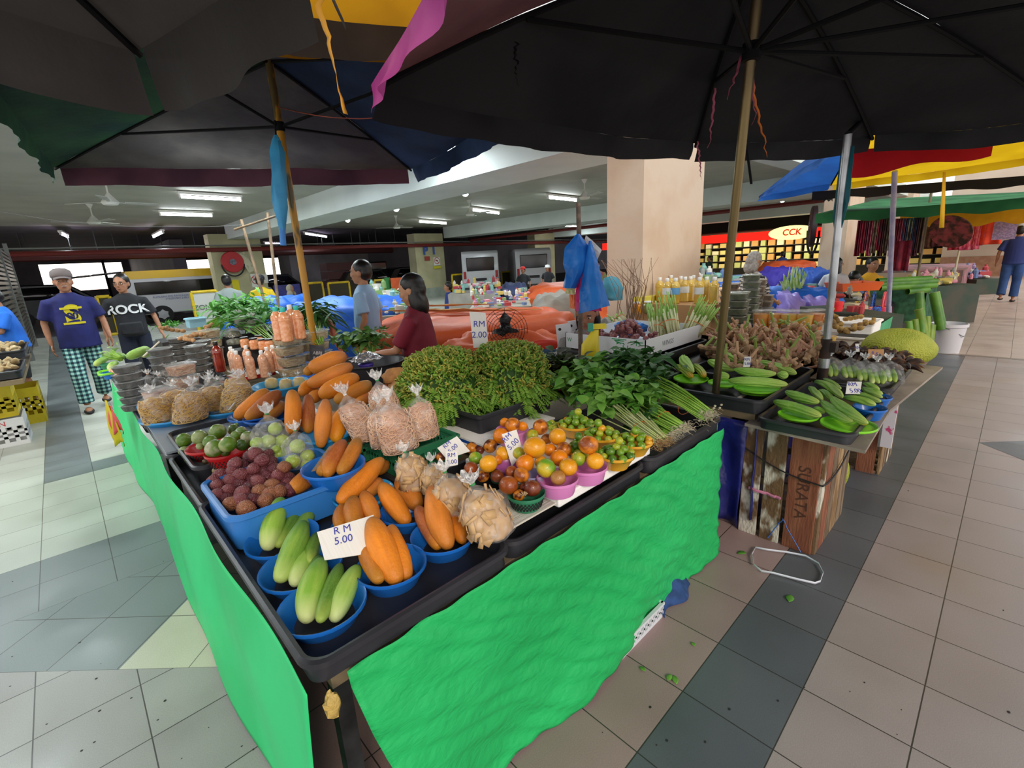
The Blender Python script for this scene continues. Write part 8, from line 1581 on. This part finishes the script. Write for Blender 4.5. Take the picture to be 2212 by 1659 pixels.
# left stall with mushrooms and crates
LX = -.62
t = thing('mushroom_stall', (-1.3, 6.2, 0), 'stall at the left edge with trays of pale mushrooms', 'stall'); b = MB(); b.box(0, 0, .68, .92, 2.3, .72); obj('tabletop', b, mat('plywood', '7a6a52', .7), t)
tray(-1.28, 6.25, -.37, 7.2, .73, .80, 'black tray of pale dried mushrooms, nearer', 'mushroom trays'); tray(-1.28, 7.35, -.36, 8.4, .80, .88, 'black tray of pale dried mushrooms, farther', 'mushroom trays')
MU = mat('dried_mushroom', 'c8b088', .7, col2='a88c60', nscale=20); rs = random.Random(9); b = MB(); b.ell((0, 0, 0), (.035, .025, .012), 8, 5, nz=.5, nf=2); mm = b.mesh('dried_mushroom', MU, True); mo = []
for i in range(110):
 k = i % 2; o = bpy.data.objects.new('dried_mushroom', mm); COL.objects.link(o); x = rs.uniform(-.95, -.42); y = rs.uniform(6.35, 7.1) if k == 0 else rs.uniform(7.45, 8.3); d_ = max(0, 1-abs(x+.7)/.35); o.location = (x, y, (.79 if k == 0 else .86)+.08*d_*rs.random()+.01); o.rotation_euler = (rs.uniform(-1, 1), rs.uniform(-1, 1), rs.uniform(0, 6)); s_ = rs.uniform(.9, 1.7); o.scale = (s_,)*3; tag(o, '', 'mushroom', 'dried mushrooms'); mo.append((k, o))
for k in (0, 1):
 q = sorted([o for kk, o in mo if kk == k], key=lambda o: pxy(o.location)[1])
 for r_ in range(0, len(q), 14):
  for j, o in enumerate(sorted(q[r_:r_+14], key=lambda o: pxy(o.location)[0])): o['label'] = 'pale mushroom piece in the %s tray, %s, %s' % (['nearer', 'farther'][k], ['rear', 'upper', 'lower', 'front'][r_//14], ORD[j])
YC = mat('yellow_crate', 'd8c020', .5, col2='c8b020', nscale=5); WC = mat('white_crate', 'd0d2d8', .45)
cw = at(68, 940, 0); crate(Vector((-.86, 7.05, .28)), .66, .44, .34, 0, YC, 'yellow slotted crate stacked on the white one', 'slotted crates at the left stall', rows=3, holes=8, hz=(.15, .6)); WCR = crate(Vector((-.81, 6.95, 0)), .62, .44, .28, 0, WC, 'white slotted crate on the floor with red letters', 'slotted crates at the left stall', rows=3, holes=8, hz=(.15, .7)); crate(Vector((-.56, 7.9, 0)), .36, .5, .42, 0, YC, 'second yellow crate behind the stacked ones', 'slotted crates at the left stall', rows=3, holes=5)
text('crate_lettering', 'ION', .07, mat('red_print', 'b82a34', .5), WCR, (.12, -.226, .235), (PI/2, 0, 0), ext=.001) 
b = MB(); b.tube([(-.62, 7.6, .92), (-.72, 7.9, 1.1)], .006, 6); tag(obj('serving_spoon', b, mat('spoon_white', 'd8d8d8', .4)), 'white spoon handle stuck in the mushrooms', 'spoon')
P = dp(345, 742, 8.2); bunch(P, P+Vector((.2, 0, .1)), 0, .15, 'green vegetable heap beyond the man in black', 12, 120, 'kang', seed=31, ll=(.10, .16), lw=.3, lspread=(.22, .22, .14)); b = MB(); b.box(P.x-.3, P.y-.1, 0, P.x+.4, P.y+.6, P.z); tag(obj('dark_crate', b, mat('dark_box', '2b2b2e', .6)), 'dark crates under the far green vegetables', 'crate')
# ================================================================ people
SKIN = [mat('skin_a', 'a8765a', .5, .4, col2='9a6a50', nscale=9, sss=.08), mat('skin_b', 'b98868', .5, .4, col2='ab7a5c', nscale=9, sss=.08)]
HAIRK = mat('hair_black', '0f0d0c', .35, col2='1a1613', nscale=20, bump=.12, bscale=60, stretch=(4, 4, .5)); HAIRG = mat('hair_grey', 'a8a4a0', .5, col2='8a8682', nscale=40, bump=.12, bscale=40)
EYW = mat('eye_white', 'd8d4cc', .3); EYB = mat('eye_dark', '140f0c', .2); LIP = mat('lip', '8f5048', .5); SOLE = mat('sandal_dark', '1c1a1a', .6)
def person(label, pos, rz, H, shirt, pants, skin=0, hair=HAIRK, armL=None, armR=None, turn=0, nod=0, sit=0, vox=.011, fat=1.0, hairlen=0, hat=None, far=False, step=0, sleeve=.6, fem=False, legsk=0, name='person', lean=0, glasses=False, hem=.86, moust=False, scarf_=None):
 """faces local +y; arms are (elbow, wrist) for the person's left (-x) and right (+x) side, metres at height 1.7"""
 t = thing(name, (pos[0], pos[1], pos[2] if len(pos) > 2 else 0), label, 'person', None, rz); k = H/1.7; V = lambda x, y, z: Vector((x*k, y*k, z*k))
 sk = SKIN[skin]; sw = .175 if fem else .20; dz = -.42 if sit else 0; LN = lambda z: lean*max(0, z-.95)
 def T(x, y, z): return V(x, y+LN(z), z+dz)
 b = MB(); n = 16
 def ring(z, rx, ry, cy=0): return [T(rx*math.cos(2*PI*i/n), cy+ry*math.sin(2*PI*i/n), z) for i in range(n)]
 b.loft([ring(.86, .13, .09), ring(.95, .155*fat, .11*fat), ring(1.05, .14*fat, .105*fat, .01*fat), ring(1.2, .15*fat, .11), ring(1.33, sw*.88, .10), ring(1.41, sw*.75, .075), ring(1.45, .06, .055), ring(1.50, .05, .052, .005), ring(1.54, .05, .055, .01)])
 # head
 hc = T(0, .015+lean*.05, 1.595); hm = Matrix.Translation(hc) @ Matrix.Rotation(turn, 4, 'Z') @ Matrix.Rotation(nod, 4, 'X'); b.X = hm; q = k*1.13
 b.ell((0, 0, .02*q), (.073*q, .092*q, .098*q), 18, 14); b.ell((0, .022*q, -.045*q), (.058*q, .066*q, .062*q), 14, 10); b.ell((0, .055*q, -.085*q), (.03*q, .028*q, .022*q), 10, 8)
 b.ell((0, .094*q, -.012*q), (.013*q, .018*q, .024*q), 8, 6); b.ell((0, .098*q, -.026*q), (.019*q, .014*q, .011*q), 8, 6); b.ell((0, .084*q, .024*q), (.052*q, .014*q, .01*q), 10, 6); b.ell((0, .083*q, -.058*q), (.024*q, .013*q, .012*q), 8, 6)
 for s_ in (-1, 1): b.ell((s_*.076*q, -.008*q, -.008*q), (.011*q, .02*q, .032*q), 8, 6); b.ell((s_*.04*q, .062*q, -.02*q), (.022*q, .022*q, .022*q), 8, 6)
 b.X = Matrix.Identity(4)
 # arms and hands
 AR = []
 for s_, arm in ((-1, armL), (1, armR)):
  el, wr = arm or ((s_*.27, -.02, 1.13), (s_*.29, .06, .90)); S0 = T(s_*sw*.97, 0, 1.345); E = V(el[0], el[1], el[2]+dz); W = V(wr[0], wr[1], wr[2]+dz); AR.append((S0, E, W))
  b.tube([T(s_*sw*.5, 0, 1.35), S0, S0.lerp(E, .5), E, E.lerp(W, .4), W], [.04*k, .048*k, .043*k, .036*k, .035*k, .024*k], 10)
  d = (W-E).normalized(); u = Vector((-s_, .15, 0)); u = (u-d*u.dot(d)).normalized(); p_ = d.cross(u); pc = W+d*.05*k; q_ = Matrix((p_, u, d)).transposed()
  b.ell(pc, (.038*k, .016*k, .052*k), 10, 8, rot=q_.to_4x4().to_3x3().to_euler())
  if not far:
   for i, (o_, L_) in enumerate([(-.027, .062), (-.009, .072), (.009, .068), (.026, .052)]):
    st_ = W+d*.09*k+p_*o_*k; m1 = st_+d*L_*.5*k+u*.006*k; b.tube([st_-d*.015*k, st_, m1, m1+d*L_*.45*k+u*.02*k], [.0095*k, .009*k, .0085*k, .0075*k], 7)
   fs = p_*(1 if p_.y > 0 else -1); st_ = W+d*.03*k+fs*.028*k; b.tube([W+d*.015*k, st_, st_+(d*.03+fs*.018)*k, st_+(d*.055+fs*.018+u*.01)*k], [.012*k, .0115*k, .010*k, .009*k], 7)
 # legs
 LG_ = []
 for s_ in (-1, 1):
  if sit: hp, kn, an = V(s_*.09, 0, .50), V(s_*.11, .40, .50), V(s_*.11, .42, .09)
  else: hp, kn, an = V(s_*.09, 0, .90), V(s_*.10, .05+s_*step*.5, .48), V(s_*.10, s_*step-.02, .09+(.05 if s_*step < 0 else 0))
  LG_.append((hp, kn, an)); b.tube([hp, hp.lerp(kn, .5), kn, kn.lerp(an, .35), an], [.085*k, .075*k, .055*k, .056*k, .036*k], 12)
  b.ell(an+V(0, .06, -.055), (.042*k, .12*k, .034*k), 12, 8)
 me = fuse(b, vox*k if not far else .022, 4); me.materials.append(sk); obj('body', me, None, t)
 # shirt
 b = MB(); hb = hem
 def r2(z, rx, ry, cy=0): return [T(rx*(1+.03*math.sin(i*2.4+z*20))*math.cos(2*PI*i/20), cy+ry*math.sin(2*PI*i/20), z) for i in range(20)]
 b.loft([r2(hb, .185*fat, .145*fat), r2(hb+.06, .18*fat, .14*fat, .008), r2(1.05, .172*fat, .142*fat, .012), r2(1.2, .178*max(1, fat*.97), .138), r2(1.31, sw*.95, .122), r2(1.375, sw*.93, .108), r2(1.415, sw*.74, .094), r2(1.445, .095, .076), r2(1.468, .068, .064)])
 for (S0, E, W) in AR:
  c = S0.lerp(T(0, 0, 1.36), .35); en = S0.lerp(E, sleeve/.6*.82) if sleeve <= .75 else E; pts = [c, S0, S0.lerp(en, .5), en]; rr = [.066*k, .07*k, .069*k, .074*k if not fem else .066*k]
  if sleeve > .75: pts.append(E.lerp(W, .85)); rr[3] = .055*k; rr.append(.042*k)
  b.tube(pts, rr, 12)
 me = fuse(b, (.013 if not far else .022)*k, 3); me.materials.append(shirt); so_ = obj('shirt', me, None, t)
 # trousers
 b = MB(); b.ell(V(0, 0, .93 if not sit else .52), (.165*k*fat, .125*k*fat, .11*k), 16, 10); e_ = 1-legsk
 for hp, kn, an in LG_:
  if legsk: b.tube([hp, hp.lerp(kn, .6), kn+V(0, 0, -.06 if not sit else 0)], [.10*k, .093*k, .088*k], 14)
  else: b.tube([hp, hp.lerp(kn, .5), kn, kn.lerp(an, .5), an+V(0, 0, .03)], [.10*k, .095*k, .082*k, .078*k, .082*k], 14)
 me = fuse(b, (.013 if not far else .022)*k, 3); me.materials.append(pants); obj('trousers', me, None, t)
 for hp, kn, an in LG_: b = MB(); b.ell(an+V(0, .065, -.068), (.052*k, .135*k, .028*k), 14, 8); obj('shoe', b, SOLE, t, smooth=True)
 # hair
 b = MB(); b.X = hm
 if scarf_: b.ell((0, -.012*q, .0), (.10*q, .105*q, .13*q), 18, 14); b.ell((0, .01*q, -.16*q), (.15*q, .12*q, .12*q), 16, 10)
 else:
  vs = MB(); 
  for (c_, r_) in [((0, -.018, .04), (.083, .098, .092)), ((0, -.045, 0), (.08, .07, .08))]+([((s_*.062, -.03, -.06-hairlen*.3), (.03, .055, .07+hairlen*.3)) for s_ in (-1, 1)]+[((0, -.06, -.08-hairlen*.3), (.075, .04, .07+hairlen*.3))] if hairlen else []): b.ell([v*q for v in c_], [v*q for v in r_], 16, 12)
 b.X = Matrix.Identity(4); me = fuse(b, .011*k, 3); me.materials.append(scarf_ or hair)
 for v in list(me.vertices):
  l_ = hm.inverted() @ v.co
  fy = .2 if l_.z > .05*q else .045 if l_.z > -.015*q else .018
  if scarf_: fy = .06
  if l_.y > fy*q and abs(l_.x) < (.07 if not scarf_ else .055)*q and (l_.z < .07*q): l_.y = min(l_.y, .04*q if not scarf_ else .03*q); l_.z = l_.z; v.co = hm @ l_
 obj('hair' if not scarf_ else 'headscarf', me, None, t)
 def hx(nm, c_, r_, m): b = MB(); b.X = hm; b.ell([v*q for v in c_], [v*q for v in r_], 10, 8); obj(nm, b, m, t, smooth=True)
 for s_ in (-1, 1):
  hx('eye', (s_*.031, .081, .004), (.013, .009, .0065), EYW); hx('iris', (s_*.031, .087, .004), (.006, .005, .006), EYB); hx('eyebrow', (s_*.033, .090, .026), (.02, .006, .0035), hair if hair is HAIRK else HAIRG)
 hx('mouth', (0, .094, -.057), (.022, .006, .005), LIP)
 if moust: hx('moustache', (0, .098, -.045), (.024, .006, .004), HAIRG)
 if glasses:
  b = MB(); b.X = hm
  for s_ in (-1, 1): b.tube([((s_*.033+.022*math.cos(a))*q, .10*q, (.003+.017*math.sin(a))*q) for a in [2*PI*i/14 for i in range(15)]], .0018, 5, cap=False); b.tube([(s_*.055*q, .10*q, .008*q), (s_*.08*q, 0, .01*q)], .0018, 5)
  obj('glasses', b, EYB, t)
 if hat:
  b = MB(); b.X = hm
  if hat[1] == 'cap': b.lathe([(.088*q, .045*q), (.09*q, .07*q), (.082*q, .11*q), (.05*q, .135*q), (0, .142*q)], 20, sy=1.12); b.add([(x*.07*q, (.08+.095*(1-x*x*.5))*q*(1 if j else .5), (.058-.016*x*x-(.022 if j else 0))*q) for j in (0, 1) for x in (-1, -.6, -.2, .2, .6, 1)], [(i, i+1, i+7, i+6) for i in range(5)])
  else: b.lathe([(.14*q, .03*q), (.09*q, .06*q), (.085*q, .12*q), (0, .14*q)], 18)
  obj('cap', b, hat[0], t, solid=.003, smooth=True)
 t['_k'] = k; return t, T, k, fat, hm
def chest(t, T, k, fat, s, size, m, z, tname='shirt_print', **kw):
 o = text(tname, s, size*k, m, None, ext=.0002, **kw); me = o.data
 for v in me.vertices:
  x, zz_ = v.co.x, z*k+v.co.y; a = max(-1, min(1, x/(.185*k*fat))); v.co = Vector((-x, (.128+.035*max(0, fat-1))*k*math.sqrt(max(.05, 1-a*a))+.020*k+v.co.z, zz_))
 o.parent = t; return o
NAVY = mat('navy_shirt', '16194e', .8, col2='1c2060', nscale=6, bump=.25, bscale=9); BLKS = mat('black_shirt', '1c1c20', .85, col2='26262a', nscale=6, bump=.25, bscale=9); CAPG = mat('cap_grey_brown', '6e6260', .8)
PLAID = mat('plaid', '1c2c3c', .85)
n_ = PLAID.node_tree.nodes; l_ = PLAID.node_tree.links; tc_ = n_.new('ShaderNodeTexCoord'); sx_ = n_.new('ShaderNodeSeparateXYZ'); l_.new(tc_.outputs['Object'], sx_.inputs[0])
def stripe(sock, per, w_):
 a = n_.new('ShaderNodeMath'); a.operation = 'PINGPONG'; a.inputs[1].default_value = per/2; l_.new(sock, a.inputs[0]); c = n_.new('ShaderNodeMath'); c.operation = 'LESS_THAN'; c.inputs[1].default_value = per*w_/2; l_.new(a.outputs[0], c.inputs[0]); return c.outputs[0]
ad_ = n_.new('ShaderNodeMath'); ad_.operation = 'ADD'; l_.new(stripe(sx_.outputs['X'], .05, .5), ad_.inputs[0]); l_.new(stripe(sx_.outputs['Z'], .05, .5), ad_.inputs[1]); rp_ = n_.new('ShaderNodeValToRGB'); rp_.color_ramp.interpolation = 'CONSTANT'; e_ = rp_.color_ramp.elements; e_[0].color = (*lin('18202e'), 1); e_[1].position = .3; e_[1].color = (*lin('4a7a7c'), 1); x_ = e_.new(.8); x_.color = (*lin('a8d0c4'), 1)
dv_ = n_.new('ShaderNodeMath'); dv_.operation = 'MULTIPLY'; dv_.inputs[1].default_value = .5; l_.new(ad_.outputs[0], dv_.inputs[0]); l_.new(dv_.outputs[0], rp_.inputs[0]); l_.new(rp_.outputs[0], n_['Principled BSDF'].inputs['Base Color'])
YPR = mat('print_yellow', 'c8b820', .7); WPR = mat('print_white', 'd8d8d8', .7)
# man in navy
A = person('walking man in a grey cap, navy T-shirt with yellow print and teal plaid trousers', (.10, 7.85), PI, 1.68, NAVY, PLAID, fat=1.12, hat=(CAPG, 'cap'), armL=((-.27, -.02, 1.12), (-.29, .16, .90)), armR=((.27, -.04, 1.12), (.26, .03, .86)), step=.16, moust=True, hem=.80)
t, T, k, fat, hm = A
chest(*A[:4], 'S', .30, YPR, 1.20, align='CENTER', bold=.012); chest(*A[:4], '90', .10, NAVY, 1.19, bold=.004); 
b = MB()
for z in (1.285, 1.105): b.box(-.10*k, .158*k, z*k-.012, .10*k, .166*k, z*k+.012)
obj('shirt_print', b, YPR, t)
# man in black
P = dp(290, 720, 6.5)
A = person('young man in glasses and a black T-shirt reading ROCK with a black waist bag', (P.x, P.y), R(172), 1.61, BLKS, mat('dark_jeans', '1a1f30', .85), armL=((-.28, -.04, 1.12), (-.33, .08, .86)), armR=((.30, -.03, 1.13), (.31, .02, .87)), turn=-.35, glasses=True, step=.1)
t, T, k, fat, hm = A; chest(*A[:4], 'ROCK', .17, WPR, 1.24, bold=.005)
b = MB(); b.bx((0, .165*k, .98*k), (.26*k, .09*k, .17*k)); obj('waist_bag', b, BLKS, t, bev=.02); chest(*A[:4], '~AMO', .045, WPR, .995, 'bag_print')
for v in t.children[-1].data.vertices: v.co.y += .055*k
# vendor at the left
P = at(75, 852, 0); A = person('vendor in a bright blue T-shirt and dark shorts looking down at the mushroom trays', (-.50, 9.0), R(100), 1.52, mat('bright_blue_shirt', '1c62c8', .75, col2='2470d8', nscale=5, bump=.25, bscale=9), mat('dark_shorts', '2a2e30', .85), armL=((-.22, .14, 1.12), (-.10, .40, 1.05)), armR=((.22, .14, 1.12), (.10, .40, 1.02)), nod=-.35, glasses=True, legsk=1, lean=.12, fat=1.1)
# man in light blue
P = dp(790, 650, 5.0); person('man in a light blue collared shirt standing in profile by the blue tarp', (P.x, P.y), VANG+R(88), 1.60, mat('light_blue_shirt', '98b8d8', .75, col2='8aaccf', nscale=5, bump=.25, bscale=9), mat('beige_trousers', '8a8070', .85), skin=1, armL=((-.24, -.05, 1.12), (-.24, .04, .88)), armR=((.25, -.06, 1.12), (.26, -.02, .88)))
# woman in maroon
P = dp(905, 700, 3.55); person('woman seller in a maroon blouse with black bobbed hair, hands over the basin', (P.x, P.y), VANG+R(82), 1.46, mat('maroon_blouse', '6a1024', .75, col2='7a162c', nscale=6, bump=.25, bscale=9), mat('black_trousers', '1a1a1c', .85), skin=1, hairlen=.09, armL=((-.20, .16, 1.10), (-.13, .42, 1.06)), armR=((.22, .14, 1.10), (.10, .40, 1.02)), nod=-.2, fem=True, lean=.03, vox=.010, fat=1.12)
# seated woman
P = dp(1268, 740, 3.75); person('seated woman with tied dark hair and a grey top looking down behind the white box', (P.x, P.y), VANG+R(172), 1.62, mat('grey_top', '8c8480', .8, col2='7c7672', nscale=6), BLKS, hairlen=.08, sit=1, nod=-.4, fem=True, turn=-.2, sleeve=.9, armL=((-.24, .1, 1.12), (-.12, .35, 1.0)), armR=((.24, .1, 1.12), (.1, .35, 1.0)))
# old woman with grey hair
ZEB = mat('zebra_print', 'c8c4c0', .8, col2='26262a', nscale=14, lo=.49, hi=.52, stretch=(1, 1, 3)); P = dp(1622, 640, 6.0)
person('grey haired woman in glasses and a black and white patterned blouse', (P.x, P.y), VANG+R(-72), 1.46, ZEB, BLKS, skin=1, hair=HAIRG, hairlen=.03, nod=-.3, fem=True, glasses=True, armL=((-.2, .1, 1.1), (-.12, .36, 1.0)), armR=((.2, .1, 1.1), (.12, .36, 1.0)))
def fp_(x, yc, dep, rz, label, shirt, pants=BLKS, **k):
 P = dp(x, yc, dep); h = max(P.z, .9); sit = k.pop('sit', 0); H = h/(1 if not sit else .75); H = min(max(H, 1.3), 1.75); person(label, (P.x, P.y), VANG+R(rz), H, shirt, pants, far=True, sit=sit, **k)
OCH = mat('ochre_shirt', 'c8901c', .8); WSH = mat('white_shirt', 'b8b8b8', .8); GSH = mat('grey_shirt', '8a9490', .8); YSH = mat('yellow_shirt', 'd8b820', .8); BSH = mat('blue_shirt', '2a3c80', .8)
fp_(1808, 568, 7.2, -60, 'woman in glasses with long dark hair beside the second beige column', WSH, hairlen=.14, fem=True, glasses=True); fp_(1885, 560, 8.2, 180, 'woman in an ochre top sitting under the hanging scarves', OCH, fem=True, sit=1); fp_(1848, 590, 7.4, 120, 'person with dark hair bending over the dried goods', BLKS, fem=True, hairlen=.14, nod=-.8, sit=1)
fp_(487, 597, 8.8, 40, 'man in a grey shirt with a dark sling strap seen from behind', GSH); fp_(560, 598, 9.6, 10, 'person in a yellow shirt and black white cap by the column', YSH, hat=(mat('cap_bw', '24242a', .6, col2='c8c8c8', nscale=20, lo=.6, hi=.62), 'cap')); fp_(625, 617, 14, -100, 'woman in a beige headscarf sitting before the navy screen', mat('dark_blouse', '2c2c34', .8), scarf_=mat('headscarf_beige', '8f8674', .8), sit=1, fem=True)
fp_(1183, 583, 15.5, 150, 'person in a white hat and black top by the third column', BLKS, hat=(WPR, 'brim')); fp_(1130, 590, 14.5, 160, 'person in a red cap near the yellow barriers', BLKS, hat=(mat('cap_red', 'b82a24', .6), 'cap')); fp_(968, 612, 11, 100, 'person in a blue shirt sitting near the P 1 column', BSH, sit=1); fp_(1290, 566, 11.5, 170, 'person in a red and green top past the hanging bags', mat('top_redgreen', '9a4a4a', .8, col2='6a8a4a', nscale=12)); fp_(1690, 548, 18, 0, 'shopper in blue in front of the shop', BSH); fp_(1533, 556, 17, 90, 'shopper in dark green in front of the shop shelves', mat('green_dark_shirt', '1e3a30', .8)); fp_(1075, 600, 16, 180, 'woman in a dark headscarf by the far van', BLKS, scarf_=mat('headscarf_dark', '3a3a40', .8), sit=1, fem=True)
# man at the far right, back turned
p = at(2172, 652, 0); person('man in navy shirt, jeans and pale cap, back turned in the aisle', (p.x, p.y), R(-92), 1.70, mat('navy_polo', '22306a', .8, bump=.2, bscale=9), mat('blue_jeans', '2c4a80', .85, col2='24406f', nscale=6), fat=1.1, hat=(mat('cap_pale', 'a8b4cc', .8), 'cap'), step=.08, vox=.016)
